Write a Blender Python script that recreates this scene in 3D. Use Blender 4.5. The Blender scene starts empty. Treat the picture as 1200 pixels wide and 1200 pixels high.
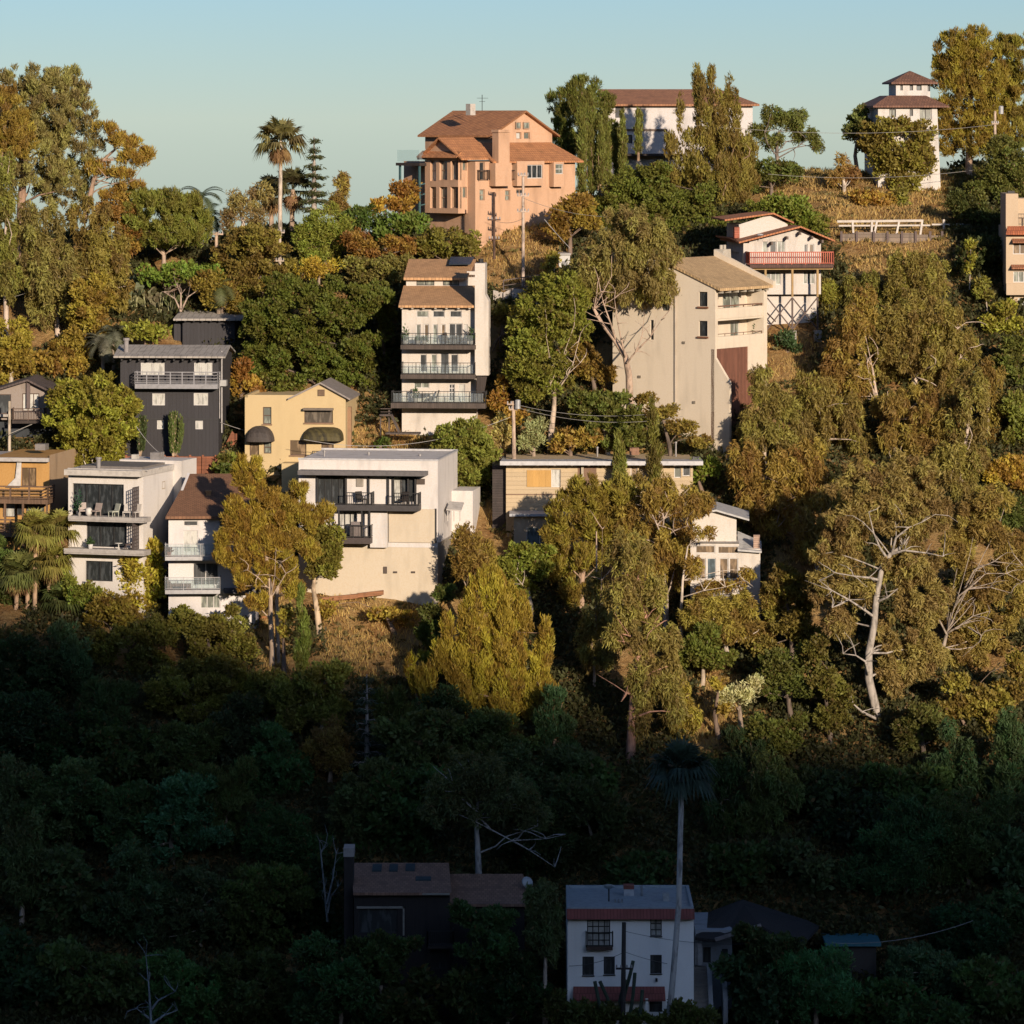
import bpy, math, random, zlib
import numpy as np
R = math.radians
SC = bpy.context.scene
COL = SC.collection
# ------------------------------------------------------------------ camera, light
CZ = 80.0            # eye height above the datum
FOC = 5000.0         # focal length in units of 1/1200 picture width
HOR = 140.0          # row of the horizon
cam_d = bpy.data.cameras.new('camera'); cam = bpy.data.objects.new('camera', cam_d); COL.objects.link(cam)
cam.location = (0, 0, CZ); cam.rotation_euler = (R(90), 0, 0)
cam_d.sensor_width = 36.0; cam_d.lens = FOC/1200*36.0; cam_d.shift_y = -(600-HOR)/1200
cam_d.clip_start = 1.0; cam_d.clip_end = 5000.0
SC.camera = cam
SUN_AZ, SUN_EL = 22.0, 14.0       # azimuth to the right of straight behind the camera
w = bpy.data.worlds.new('World'); SC.world = w; w.use_nodes = True
nt = w.node_tree; bg = nt.nodes['Background']
def nishita(alt, air, dust, oz):
    t = nt.nodes.new('ShaderNodeTexSky'); t.sky_type = 'NISHITA'; t.sun_disc = False
    t.sun_elevation = R(SUN_EL); t.sun_rotation = R(180-SUN_AZ); t.altitude = alt; t.air_density = air; t.dust_density = dust; t.ozone_density = oz; return t
sky = nishita(2500, 1.0, 0.0, 4.0)          # clear air
sky_fill = nishita(0, 0.4, 3.5, 4.8)        # second, dusty sky added to lift the fill light in the shade
add = nt.nodes.new('ShaderNodeMix'); add.data_type = 'RGBA'; add.blend_type = 'ADD'; add.inputs[0].default_value = 0.75
nt.links.new(sky.outputs[0], add.inputs[6]); nt.links.new(sky_fill.outputs[0], add.inputs[7])
nt.links.new(add.outputs[2], bg.inputs[0]); bg.inputs[1].default_value = 0.053
sl = bpy.data.lights.new('sun', 'SUN'); sl.energy = 5.0; sl.angle = R(0.7); sl.color = (1.0, 0.81, 0.63)
so = bpy.data.objects.new('sun', sl); COL.objects.link(so)
so.rotation_euler = (R(90-SUN_EL), 0, R(SUN_AZ)); so.location = (200, -200, 200)
SC.view_settings.view_transform = 'Standard'; SC.view_settings.look = 'None'
SC.view_settings.gamma = 1.0; SC.view_settings.exposure = 0.50
try:
    SC.cycles.max_bounces = 5; SC.cycles.diffuse_bounces = 3; SC.cycles.glossy_bounces = 2
    SC.cycles.transmission_bounces = 3; SC.cycles.transparent_max_bounces = 4
except Exception: pass

# ------------------------------------------------------------------ terrain
PROF = [(280, 1250), (290, 1180), (302, 1000), (315, 850), (330, 690), (338, 600), (348, 490), (358, 380), (370, 280), (385, 210), (400, 150)]
PY_Y = np.array([p[0] for p in PROF], float); PY_R = np.array([p[1] for p in PROF], float)
def Yof(py):
    if py > 1250: return 280 - (py-1250)*0.13
    return float(np.interp(py, PY_R[::-1], PY_Y[::-1]))
RX = np.array([-200, 0, 200, 330, 430, 520, 600, 660, 720, 780, 850, 950, 1050, 1200, 1400], float)
RY = np.array([268, 268, 280, 262, 268, 262, 246, 236, 212, 203, 198, 190, 192, 188, 188], float)
def hnoise(x, y):
    return (np.sin(x*0.31+1.3)*np.cos(y*0.27+0.4) + 0.5*np.sin(x*0.83+y*0.41) + 0.35*np.cos(x*0.37-y*0.93+2.0))*0.28
def ground(x, y):
    x = np.asarray(x, float); y = np.asarray(y, float)
    row = np.interp(y, PY_Y, PY_R)
    zh = CZ + (HOR-row)/FOC*y
    px = 600 + FOC*x/np.maximum(y, 50)
    rp = np.interp(px, RX, RY)
    yr = np.interp(rp, PY_R[::-1], PY_Y[::-1])
    zr = CZ + (HOR-rp)/FOC*yr - 0.30*(y-yr)
    k = 1.2
    zs = -k*np.log(np.exp(np.clip(-zh/k, -500, 500)+CZ/k)+np.exp(np.clip(-zr/k, -500, 500)+CZ/k)) + CZ
    z = zs + hnoise(x, y)
    # valley floor and the slope the camera stands on
    near = np.interp(y, [-1100, -520, -200, -80, 0, 60, 130, 230, 280], [CZ-60, CZ+26, CZ+99, CZ+40, CZ-4, CZ-28, CZ-46, CZ-66, CZ-62.2])
    ridge = np.interp(x, [-400, 135, 171, 190, 205, 215, 224, 230, 236, 243, 252, 340, 900], [4, 9, 6.5, 1.5, -3, -7, -9, -6, -10, -9, -7.5, 2, 0])+2.4*np.sin(x*.63)*np.sin(x*.21+1)+1.1*np.sin(x*1.37+.4)  # crest of the unseen ridge behind the camera, shaped to cast the valley shadow
    f = np.clip((-y-60)/140, 0, 1)
    near = near + ridge*f
    return np.where(y < 280, near, z)
def P(px, py, Y): return ((px-600)/FOC*Y, Y, CZ+(HOR-py)/FOC*Y)

# ------------------------------------------------------------------ tagging
def tag(o, label=None, cat=None, group=None, kind=None):
    if label: o['label'] = label
    if cat: o['category'] = cat
    if group: o['group'] = group
    if kind: o['kind'] = kind
    return o
def empty(name, loc, rz=0, label=None, cat=None, group=None):
    o = bpy.data.objects.new(name, None); COL.objects.link(o); o.empty_display_size = 0.3
    o.location = loc; o.rotation_euler = (0, 0, rz)
    return tag(o, label, cat, group)
def copy_tree(o, parent=None):
    c = o.copy(); COL.objects.link(c); c.parent = parent
    for ch in list(o.children): copy_tree(ch, c)
    return c
def rng_of(s): return np.random.default_rng(zlib.crc32(s.encode()))

# ------------------------------------------------------------------ materials
def new_mat(name):
    m = bpy.data.materials.new(name); m.use_nodes = True
    n = m.node_tree.nodes; b = n['Principled BSDF']
    return m, m.node_tree, n, b
def N(nt, typ, **kw):
    x = nt.nodes.new(typ)
    for k, v in kw.items():
        if k in x.inputs: x.inputs[k].default_value = v
        else: setattr(x, k, v)
    return x
def mixc(nt, a, b, fac=None, blend='MIX', f=0.5):
    m = nt.nodes.new('ShaderNodeMix'); m.data_type = 'RGBA'; m.blend_type = blend
    m.inputs[0].default_value = f
    for s, v in ((6, a), (7, b)):
        if isinstance(v, tuple): m.inputs[s].default_value = (*v[:3], 1)
        else: nt.links.new(v, m.inputs[s])
    if fac is not None: nt.links.new(fac, m.inputs[0])
    return m.outputs[2]
def coord(nt, scale=(1, 1, 1)):
    tc = nt.nodes.new('ShaderNodeTexCoord'); mp = nt.nodes.new('ShaderNodeMapping')
    mp.inputs['Scale'].default_value = scale; nt.links.new(tc.outputs['Object'], mp.inputs[0])
    return mp.outputs[0]
def bump(nt, b, h, dist=0.02, strength=0.6):
    bp = nt.nodes.new('ShaderNodeBump'); bp.inputs['Distance'].default_value = dist; bp.inputs['Strength'].default_value = strength
    nt.links.new(h, bp.inputs['Height']); nt.links.new(bp.outputs[0], b.inputs['Normal'])
def ramp(nt, src, lo, hi):
    r = nt.nodes.new('ShaderNodeMapRange'); r.inputs[1].default_value = lo; r.inputs[2].default_value = hi
    nt.links.new(src, r.inputs[0]); return r.outputs[0]
MC = {}
def stucco(col, rough=0.85, var=0.2, key=None):
    col = tuple(x*.64 for x in col)
    k = ('st', col, rough, var)
    if k in MC: return MC[k]
    m, nt, n, b = new_mat('stucco'); MC[k] = m
    v = coord(nt, (0.5, 0.5, 0.14)); a = N(nt, 'ShaderNodeTexNoise', Scale=2.4, Detail=5.0); nt.links.new(v, a.inputs[0])
    v2 = coord(nt); c = N(nt, 'ShaderNodeTexNoise', Scale=9.0, Detail=4.0); nt.links.new(v2, c.inputs[0])
    dark = tuple(x*(1-var*1.9) for x in col); warm = (col[0]*(1-var*.4), col[1]*(1-var*.8), col[2]*(1-var*1.2))
    c1 = mixc(nt, col, dark, ramp(nt, a.outputs[0], .50, .78)); c2 = mixc(nt, c1, warm, ramp(nt, c.outputs[0], .45, .75))
    nt.links.new(c2, b.inputs['Base Color']); b.inputs['Roughness'].default_value = rough
    b.inputs['Specular IOR Level'].default_value = 0.2
    bump(nt, b, c.outputs[0], .03, .35)
    return m
def plain(col, rough=0.6, metal=0.0, var=0.12):
    col = tuple(x*.64 for x in col)
    k = ('pl', col, rough, metal)
    if k in MC: return MC[k]
    m, nt, n, b = new_mat('paint'); MC[k] = m
    v = coord(nt); a = N(nt, 'ShaderNodeTexNoise', Scale=3.0, Detail=4.0); nt.links.new(v, a.inputs[0])
    nt.links.new(mixc(nt, col, tuple(x*(1-var*2) for x in col), ramp(nt, a.outputs[0], .45, .7)), b.inputs['Base Color'])
    b.inputs['Roughness'].default_value = rough; b.inputs['Metallic'].default_value = metal
    return m
def boards(col, pitch=0.2, horizontal=False, rough=0.75, var=0.3):
    col = tuple(x*.68 for x in col)
    k = ('bd', col, pitch, horizontal)
    if k in MC: return MC[k]
    m, nt, n, b = new_mat('boards'); MC[k] = m
    tc = nt.nodes.new('ShaderNodeTexCoord'); sp = nt.nodes.new('ShaderNodeSeparateXYZ'); nt.links.new(tc.outputs['Object'], sp.inputs[0])
    ad = N(nt, 'ShaderNodeMath', operation='ADD'); nt.links.new(sp.outputs[0], ad.inputs[0]); nt.links.new(sp.outputs[1], ad.inputs[1])
    src = sp.outputs[2] if horizontal else ad.outputs[0]
    dv = N(nt, 'ShaderNodeMath', operation='DIVIDE'); nt.links.new(src, dv.inputs[0]); dv.inputs[1].default_value = pitch
    fr = N(nt, 'ShaderNodeMath', operation='FRACT'); nt.links.new(dv.outputs[0], fr.inputs[0])
    fl = N(nt, 'ShaderNodeMath', operation='FLOOR'); nt.links.new(dv.outputs[0], fl.inputs[0])
    wn = nt.nodes.new('ShaderNodeTexWhiteNoise'); wn.noise_dimensions = '1D'; nt.links.new(fl.outputs[0], wn.inputs['W'])
    v = coord(nt, (1, 1, .3)); a = N(nt, 'ShaderNodeTexNoise', Scale=3.0, Detail=5.0); nt.links.new(v, a.inputs[0])
    c1 = mixc(nt, col, tuple(x*(1-var) for x in col), wn.outputs[0]); c2 = mixc(nt, c1, tuple(x*(1-var*1.6) for x in col), ramp(nt, a.outputs[0], .5, .75))
    nt.links.new(c2, b.inputs['Base Color']); b.inputs['Roughness'].default_value = rough
    g = N(nt, 'ShaderNodeMath', operation='GREATER_THAN'); nt.links.new(fr.outputs[0], g.inputs[0]); g.inputs[1].default_value = .12
    bump(nt, b, g.outputs[0], .03, .8)
    return m
def tiles(col, col2, wdt=.26, row=.36):
    col = tuple(x*.76 for x in col); col2 = tuple(x*.76 for x in col2)
    k = ('tl', col, col2, wdt)
    if k in MC: return MC[k]
    m, nt, n, b = new_mat('roof_tiles'); MC[k] = m
    v = coord(nt); br = N(nt, 'ShaderNodeTexBrick', Scale=1.0, **{'Mortar Size': .02, 'Brick Width': wdt, 'Row Height': row, 'Bias': 0.0})
    br.inputs['Color1'].default_value = (*col, 1); br.inputs['Color2'].default_value = (*col2, 1); br.inputs['Mortar'].default_value = (*[x*.45 for x in col], 1)
    nt.links.new(v, br.inputs['Vector'])
    a = N(nt, 'ShaderNodeTexNoise', Scale=1.1, Detail=5.0); nt.links.new(v, a.inputs[0])
    c2 = mixc(nt, br.outputs[0], tuple(x*.5 for x in col), ramp(nt, a.outputs[0], .5, .8))
    nt.links.new(c2, b.inputs['Base Color']); b.inputs['Roughness'].default_value = .85
    bump(nt, b, br.outputs[1], -.04, .9)
    return m
def shingle(col): return tiles(col, tuple(x*.72 for x in col), .3, .16)
def glassm(kind='dark'):
    k = ('gl', kind)
    if k in MC: return MC[k]
    m, nt, n, b = new_mat('window_glass'); MC[k] = m
    cs = {'dark': (.014, .017, .018), 'blue': (.03, .05, .06), 'curtain': (.42, .42, .38), 'mid': (.10, .11, .09), 'brown': (.09, .06, .03), 'room': (.05, .04, .028)}
    c0 = cs[kind]
    v = coord(nt, (3.0, 3.0, .8)); a = N(nt, 'ShaderNodeTexNoise', Scale=1.3, Detail=3.0); nt.links.new(v, a.inputs[0])
    c1 = mixc(nt, c0, tuple(min(1, x*2.2+.015) if kind != 'curtain' else x*.6 for x in c0), ramp(nt, a.outputs[0], .48, .62))
    nt.links.new(c1, b.inputs['Base Color']); b.inputs['Roughness'].default_value = .45
    b.inputs['Coat Weight'].default_value = .45; b.inputs['Coat Roughness'].default_value = .03; b.inputs['Coat IOR'].default_value = 1.5
    return m
def clearm():
    k = 'clear'
    if k in MC: return MC[k]
    m, nt, n, b = new_mat('clear_glass'); MC[k] = m
    tr = nt.nodes.new('ShaderNodeBsdfTransparent'); tr.inputs[0].default_value = (.9, .94, .94, 1)
    mx = nt.nodes.new('ShaderNodeMixShader'); mx.inputs[0].default_value = .09
    b.inputs['Base Color'].default_value = (.55, .6, .62, 1); b.inputs['Roughness'].default_value = .1
    nt.links.new(tr.outputs[0], mx.inputs[1]); nt.links.new(b.outputs[0], mx.inputs[2]); nt.links.new(mx.outputs[0], nt.nodes['Material Output'].inputs[0])
    return m
def leafmat():
    if 'leaf' in MC: return MC['leaf']
    m, nt, n, b = new_mat('foliage'); MC['leaf'] = m
    oi = nt.nodes.new('ShaderNodeObjectInfo')
    a1 = nt.nodes.new('ShaderNodeAttribute'); a1.attribute_name = 'lv'
    a2 = nt.nodes.new('ShaderNodeAttribute'); a2.attribute_name = 'cv'
    hs = N(nt, 'ShaderNodeHueSaturation'); nt.links.new(oi.outputs['Color'], hs.inputs['Color'])
    r1 = nt.nodes.new('ShaderNodeMapRange'); r1.inputs[3].default_value = .482; r1.inputs[4].default_value = .53; nt.links.new(a2.outputs['Fac'], r1.inputs[0]); nt.links.new(r1.outputs[0], hs.inputs['Hue'])
    r2 = nt.nodes.new('ShaderNodeMapRange'); r2.inputs[3].default_value = .72; r2.inputs[4].default_value = 1.3; nt.links.new(a1.outputs['Fac'], r2.inputs[0])
    r3 = nt.nodes.new('ShaderNodeMapRange'); r3.inputs[3].default_value = .75; r3.inputs[4].default_value = 1.25; nt.links.new(a2.outputs['Fac'], r3.inputs[0])
    mu = N(nt, 'ShaderNodeMath', operation='MULTIPLY'); nt.links.new(r2.outputs[0], mu.inputs[0]); nt.links.new(r3.outputs[0], mu.inputs[1])
    nt.links.new(mu.outputs[0], hs.inputs['Value'])
    # a few dead brownish leaves
    g = N(nt, 'ShaderNodeMath', operation='GREATER_THAN'); nt.links.new(a1.outputs['Fac'], g.inputs[0]); g.inputs[1].default_value = .965
    c = mixc(nt, hs.outputs[0], (.12, .08, .03), g.outputs[0])
    nt.links.new(c, b.inputs['Base Color']); b.inputs['Roughness'].default_value = .6; b.inputs['Specular IOR Level'].default_value = .25
    tr = nt.nodes.new('ShaderNodeBsdfTranslucent'); nt.links.new(mixc(nt, c, (2.0, 1.8, 1.0), blend='MULTIPLY', f=1.0), tr.inputs[0])
    mx = nt.nodes.new('ShaderNodeMixShader'); mx.inputs[0].default_value = .36
    nt.links.new(b.outputs[0], mx.inputs[1]); nt.links.new(tr.outputs[0], mx.inputs[2]); nt.links.new(mx.outputs[0], nt.nodes['Material Output'].inputs[0])
    return m
def barkm(col):
    k = ('bk', col)
    if k in MC: return MC[k]
    m, nt, n, b = new_mat('bark'); MC[k] = m
    v = coord(nt, (1, 1, .35)); a = N(nt, 'ShaderNodeTexNoise', Scale=3.5, Detail=5.0); nt.links.new(v, a.inputs[0])
    nt.links.new(mixc(nt, col, tuple(x*.4 for x in col), ramp(nt, a.outputs[0], .45, .68)), b.inputs['Base Color'])
    b.inputs['Roughness'].default_value = .9; bump(nt, b, a.outputs[0], .06, .7)
    return m

# ------------------------------------------------------------------ mesh builder
class MB:
    def __init__(s): s.v = []; s.f = []
    def quad(s, a, b, c, d):
        n = len(s.v); s.v += [a, b, c, d]; s.f.append((n, n+1, n+2, n+3)); return s
    def poly(s, pts):
        n = len(s.v); s.v += list(pts); s.f.append(tuple(range(n, n+len(pts)))); return s
    def hexa(s, p):                      # p: 4 bottom then 4 top points
        n = len(s.v); s.v += list(p)
        for q in ((3, 2, 1, 0), (4, 5, 6, 7), (0, 1, 5, 4), (1, 2, 6, 5), (2, 3, 7, 6), (3, 0, 4, 7)): s.f.append(tuple(n+i for i in q))
        return s
    def box(s, x0, x1, y0, y1, z0, z1):
        if x0 > x1: x0, x1 = x1, x0
        if y0 > y1: y0, y1 = y1, y0
        if z0 > z1: z0, z1 = z1, z0
        return s.hexa([(x0, y0, z0), (x1, y0, z0), (x1, y1, z0), (x0, y1, z0), (x0, y0, z1), (x1, y0, z1), (x1, y1, z1), (x0, y1, z1)])
    def prism(s, pts, ext):              # polygon (list of 3d) extruded by vector
        n = len(s.v); k = len(pts); s.v += list(pts); s.v += [tuple(p[i]+ext[i] for i in range(3)) for p in pts]
        s.f.append(tuple(range(n, n+k))); s.f.append(tuple(n+k+i for i in reversed(range(k))))
        for i in range(k): j = (i+1) % k; s.f.append((n+i, n+k+i, n+k+j, n+j))
        return s
    def slab(s, a, b, c, d, t):          # four top corners, thickness downwards
        return s.hexa([(p[0], p[1], p[2]-t) for p in (a, b, c, d)] + [a, b, c, d])
    def bar(s, a, b, w=.06, h=None):     # square bar between two points
        h = h or w; a = np.array(a, float); b = np.array(b, float); d = b-a; L = np.linalg.norm(d)
        if L < 1e-6: return s
        d /= L; up = np.array((0, 0, 1.)) if abs(d[2]) < .95 else np.array((0, 1., 0))
        x = np.cross(d, up); x /= np.linalg.norm(x); y = np.cross(x, d)
        x *= w/2; y *= h/2
        return s.hexa([tuple(q) for q in (a-x-y, a+x-y, a+x+y, a-x+y, b-x-y, b+x-y, b+x+y, b-x+y)])
    def tube(s, pts, rad, seg=8, cap=True):
        pts = [np.array(p, float) for p in pts]; k = len(pts)
        if not hasattr(rad, '__len__'): rad = [rad]*k
        n0 = len(s.v); px = None
        for i, p in enumerate(pts):
            d = pts[min(i+1, k-1)]-pts[max(i-1, 0)]; L = np.linalg.norm(d); d = d/L if L > 1e-9 else np.array((0, 0, 1.))
            if px is None: up = np.array((1., 0, 0)) if abs(d[0]) < .8 else np.array((0, 1., 0))
            else: up = px
            x = up-d*np.dot(up, d); x /= max(np.linalg.norm(x), 1e-9); y = np.cross(d, x); px = x
            for j in range(seg):
                a = 2*math.pi*j/seg; s.v.append(tuple(p+rad[i]*(math.cos(a)*x+math.sin(a)*y)))
        for i in range(k-1):
            for j in range(seg):
                a = n0+i*seg+j; b = n0+i*seg+(j+1) % seg; s.f.append((a, b, b+seg, a+seg))
        if cap:
            s.f.append(tuple(n0+j for j in reversed(range(seg)))); s.f.append(tuple(n0+(k-1)*seg+j for j in range(seg)))
        return s
    def dome(s, c, r, seg=12, rings=5, zs=1.0, full=False):
        n0 = len(s.v); a0 = -math.pi/2 if full else 0
        for i in range(rings+1):
            t = a0+(math.pi/2-a0)*i/rings
            for j in range(seg):
                a = 2*math.pi*j/seg; s.v.append((c[0]+r*math.cos(t)*math.cos(a), c[1]+r*math.cos(t)*math.sin(a), c[2]+r*zs*math.sin(t)))
        for i in range(rings):
            for j in range(seg):
                a = n0+i*seg+j; b = n0+i*seg+(j+1) % seg; s.f.append((a, b, b+seg, a+seg))
        return s
    def build(s, name, mat, parent=None, smooth=False):
        me = bpy.data.meshes.new(name); me.from_pydata([tuple(map(float, q)) for q in s.v], [], s.f); me.update()
        me.materials.append(mat)
        if smooth: me.polygons.foreach_set('use_smooth', [True]*len(me.polygons))
        o = bpy.data.objects.new(name, me); COL.objects.link(o)
        if parent is not None: o.parent = parent
        return o
def np_mesh(name, verts, k, mat, attrs=None, parent=None):     # verts (n*k,3): n polygons of k corners
    n = len(verts)//k; me = bpy.data.meshes.new(name)
    me.vertices.add(n*k); me.vertices.foreach_set('co', np.ascontiguousarray(verts, dtype=np.float32).ravel())
    me.loops.add(n*k); me.loops.foreach_set('vertex_index', np.arange(n*k, dtype=np.int32))
    me.polygons.add(n); me.polygons.foreach_set('loop_start', np.arange(0, n*k, k, dtype=np.int32)); me.polygons.foreach_set('loop_total', np.full(n, k, dtype=np.int32))
    me.update(calc_edges=True)
    for an, av in (attrs or {}).items():
        a = me.attributes.new(an, 'FLOAT', 'POINT'); a.data.foreach_set('value', np.repeat(av, k).astype(np.float32))
    me.materials.append(mat)
    o = bpy.data.objects.new(name, me); COL.objects.link(o)
    if parent is not None: o.parent = parent
    return o
# ------------------------------------------------------------------ the ground
def inpoly(px, py, poly):
    px = np.asarray(px); py = np.asarray(py); r = np.zeros(px.shape, bool); j = len(poly)-1
    for i in range(len(poly)):
        xi, yi = poly[i]; xj, yj = poly[j]
        c = ((yi > py) != (yj > py)) & (px < (xj-xi)*(py-yi)/((yj-yi) or 1e-9)+xi); r ^= c; j = i
    return r
DRY = [[(372, 690), (520, 684), (528, 760), (490, 800), (440, 800), (376, 780)],
       [(560, 250), (650, 236), (660, 300), (640, 345), (600, 350), (570, 340)],
       [(900, 180), (1120, 180), (1115, 340), (1000, 330), (965, 280), (890, 240)],
       [(408, 500), (500, 496), (500, 542), (408, 545)],
       [(690, 425), (745, 430), (745, 490), (690, 480)],
       [(815, 770), (860, 780), (885, 870), (800, 890)],
       [(900, 640), (962, 650), (965, 715), (900, 700)],
       [(295, 700), (330, 690), (340, 795), (300, 800)],
       [(860, 390), (960, 390), (960, 450), (860, 460)],
       [(150, 530), (262, 530), (262, 560), (150, 560)],
       [(570, 590), (600, 590), (600, 640), (570, 640)]]
def make_ground():
    xs = np.concatenate([np.linspace(-900, -90, 28)[:-1], np.arange(-90, 90, 1.0), np.arange(90, 190, 2.), np.arange(190, 330, 2.), np.linspace(330, 1500, 60)])
    ys = np.concatenate([np.arange(-1200, -20, 20.), np.linspace(-20, 268, 60)[:-1], np.arange(268, 410, 1.0), np.linspace(410, 1200, 30)])
    X, Y = np.meshgrid(xs, ys); Z = ground(X, Y)
    Z = np.where(Y > 410, np.maximum(Z, -40), Z)
    nx, ny = len(xs), len(ys)
    vv = np.stack([X, Y, Z], -1).reshape(-1, 3); i, j = np.meshgrid(np.arange(nx-1), np.arange(ny-1)); a = (j*nx+i).ravel()
    f = np.stack([a, a+1, a+nx+1, a+nx], -1)
    me = bpy.data.meshes.new('ground'); me.from_pydata(vv.tolist(), [], f.tolist()); me.update()
    me.polygons.foreach_set('use_smooth', [True]*len(me.polygons))
    m, nt, n, b = new_mat('dry_hill_soil')
    v = coord(nt); a1 = N(nt, 'ShaderNodeTexNoise', Scale=.35, Detail=8.0, Roughness=.65); nt.links.new(v, a1.inputs[0])
    a2 = N(nt, 'ShaderNodeTexNoise', Scale=2.6, Detail=8.0, Roughness=.7); nt.links.new(v, a2.inputs[0])
    c = mixc(nt, (.33, .215, .085), (.22, .12, .045), ramp(nt, a1.outputs[0], .42, .6)); c = mixc(nt, c, (.40, .28, .13), ramp(nt, a2.outputs[0], .5, .75))
    c = mixc(nt, c, (.06, .05, .02), ramp(nt, a2.outputs[0], .42, .25))
    nt.links.new(c, b.inputs['Base Color']); b.inputs['Roughness'].default_value = .95; b.inputs['Specular IOR Level'].default_value = .1
    bump(nt, b, a2.outputs[0], .5, 1.0)
    me.materials.append(m); o = bpy.data.objects.new('ground', me); COL.objects.link(o); tag(o, kind='structure')
make_ground()

def leaf_quads(c, ax, L, Wd, rng):
    n = len(c); s = rng.normal(size=(n, 3)); s -= ax*np.sum(s*ax, 1, keepdims=True); s /= np.linalg.norm(s, axis=1, keepdims=True)+1e-9
    L = np.asarray(L).reshape(-1, 1) if np.ndim(L) else L; Wd = np.asarray(Wd).reshape(-1, 1) if np.ndim(Wd) else Wd
    out = np.empty((n, 4, 3)); out[:, 0] = c-ax*L*.5; out[:, 1] = c+s*Wd*.5; out[:, 2] = c+ax*L*.5; out[:, 3] = c-s*Wd*.5
    return out.reshape(-1, 3)
def unit(a): return a/(np.linalg.norm(a, axis=-1, keepdims=True)+1e-9)

def ground_cover():
    rng = np.random.default_rng(5)
    n = 76000
    px = rng.uniform(-200, 1400, n); Y = rng.uniform(284, 392, n); x = (px-600)/FOC*Y; z = ground(x, Y)
    py = HOR-(z-CZ)/Y*FOC
    dry = np.zeros(n, bool)
    for p in DRY: dry |= inpoly(px, py, p)
    vis = ((np.sin(x*.5)+np.cos(Y*.61+x*.2)) > -.7) | (Y < 318)
    for nm, msk, col, hh, lab in (('ground_cover', ~dry & vis, (.065, .065, .024), .75, 'grass'), ('dry_brush', dry & (rng.uniform(size=n) < .12), (.14, .11, .045), .35, 'brush')):
        cx, cy, cz = x[msk], Y[msk], z[msk]; k = len(cx); m = 12
        r = rng.uniform(.35, 1.2, k)*(1 if nm == 'ground_cover' else .5)
        d = unit(rng.normal(size=(k, m, 3))); d[..., 2] = np.abs(d[..., 2])
        c = np.stack([cx, cy, cz], -1)[:, None, :]+d*r[:, None, None]*np.array((1, 1, hh)); c = c.reshape(-1, 3)
        ax = unit(d.reshape(-1, 3)+rng.normal(size=(k*m, 3))*.6)
        cv = np.repeat(rng.uniform(size=k), m); q = leaf_quads(c, ax, rng.uniform(.3, .6, k*m), rng.uniform(.14, .28, k*m), rng)
        o = np_mesh(nm, q, 4, leafmat(), {'lv': rng.uniform(size=k*m), 'cv': cv}); o.color = (*col, 1)
        tag(o, 'low scrubby ground cover over the slope between the trees' if nm == 'ground_cover' else 'sparse low brush on the dry tan slopes', 'ground cover', kind='stuff')
ground_cover()
def dry_grass():
    rng = np.random.default_rng(9); pts = []
    while len(pts) < 1:
        n = 150000; px = rng.uniform(280, 1130, n); Y = rng.uniform(300, 392, n); x = (px-600)/FOC*Y; z = ground(x, Y); py = HOR-(z-CZ)/Y*FOC
        ok = np.zeros(n, bool)
        for p in DRY: ok |= inpoly(px, py, p)
        ok &= (np.sin(x*1.3+np.cos(Y*1.1)*2)+np.cos(Y*1.7+x)) > -1.1
        pts = np.stack([x, Y, z], -1)[ok]
    n = len(pts); h = rng.uniform(.18, .5, n)
    lean = np.stack([rng.normal(size=n)*.35, rng.normal(size=n)*.35-.15, np.ones(n)], -1)*h[:, None]; s = unit(np.stack([rng.normal(size=n), rng.normal(size=n), np.zeros(n)], -1))*.04
    q = np.empty((n, 3, 3)); q[:, 0] = pts-s; q[:, 1] = pts+s; q[:, 2] = pts+lean
    o = np_mesh('dry_grass', q.reshape(-1, 3), 3, leafmat(), {'lv': rng.uniform(0, .9, n), 'cv': rng.uniform(.3, .7, n)}); o.color = (.46, .33, .13, 1)
    tag(o, 'dry golden grass on the bare patches of the hillside', 'grass', kind='stuff')
dry_grass()
# ------------------------------------------------------------------ building helpers
# A building stands in its own frame: u to the right along the front, v into the hill, w up (metres).
class H:
    def __init__(s, name, label, px, py, yaw=0, Y=None, cat='house'):
        Y = Y or Yof(py); s.O = P(px, py, Y); s.a = R(yaw); s.c = math.cos(s.a); s.s = math.sin(s.a)
        s.root = empty(name, s.O, s.a, label, cat)
    def U(s, px, v=0):
        k = (px-600)/FOC; return (k*(s.O[1]+v*s.c)-s.O[0]+v*s.s)/(s.c-k*s.s)
    def V(s, px, u=0):
        k = (px-600)/FOC; return (s.O[0]+u*s.c-k*(s.O[1]+u*s.s))/(s.s+k*s.c)
    def W(s, py, u=0, v=0):
        return CZ+(HOR-py)/FOC*(s.O[1]+u*s.s+v*s.c)-s.O[2]
    def p(s, px, py, v=0): u = s.U(px, v); return (u, v, s.W(py, u, v))
    def face(s, kind='front', pos=0): return Face(s, kind, pos)
    def add(s, name, mb, mat, parent=None, smooth=False, label=None):
        o = mb.build(name, mat, parent or s.root, smooth)
        if label: o['label'] = label
        return o
    def roof(s, lo, hi, t=.2):           # lo/hi = (px0, px1, py, v): a pitched slab between two level edges
        a, b = [(s.U(x, lo[3]), lo[3]) for x in lo[:2]]; d, c = [(s.U(x, hi[3]), hi[3]) for x in hi[:2]]
        wl = s.W(lo[2], (a[0]+b[0])/2, lo[3]); wh = s.W(hi[2], (d[0]+c[0])/2, hi[3])
        return MB().slab((*a, wl), (*b, wl), (*c, wh), (*d, wh), t)
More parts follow.
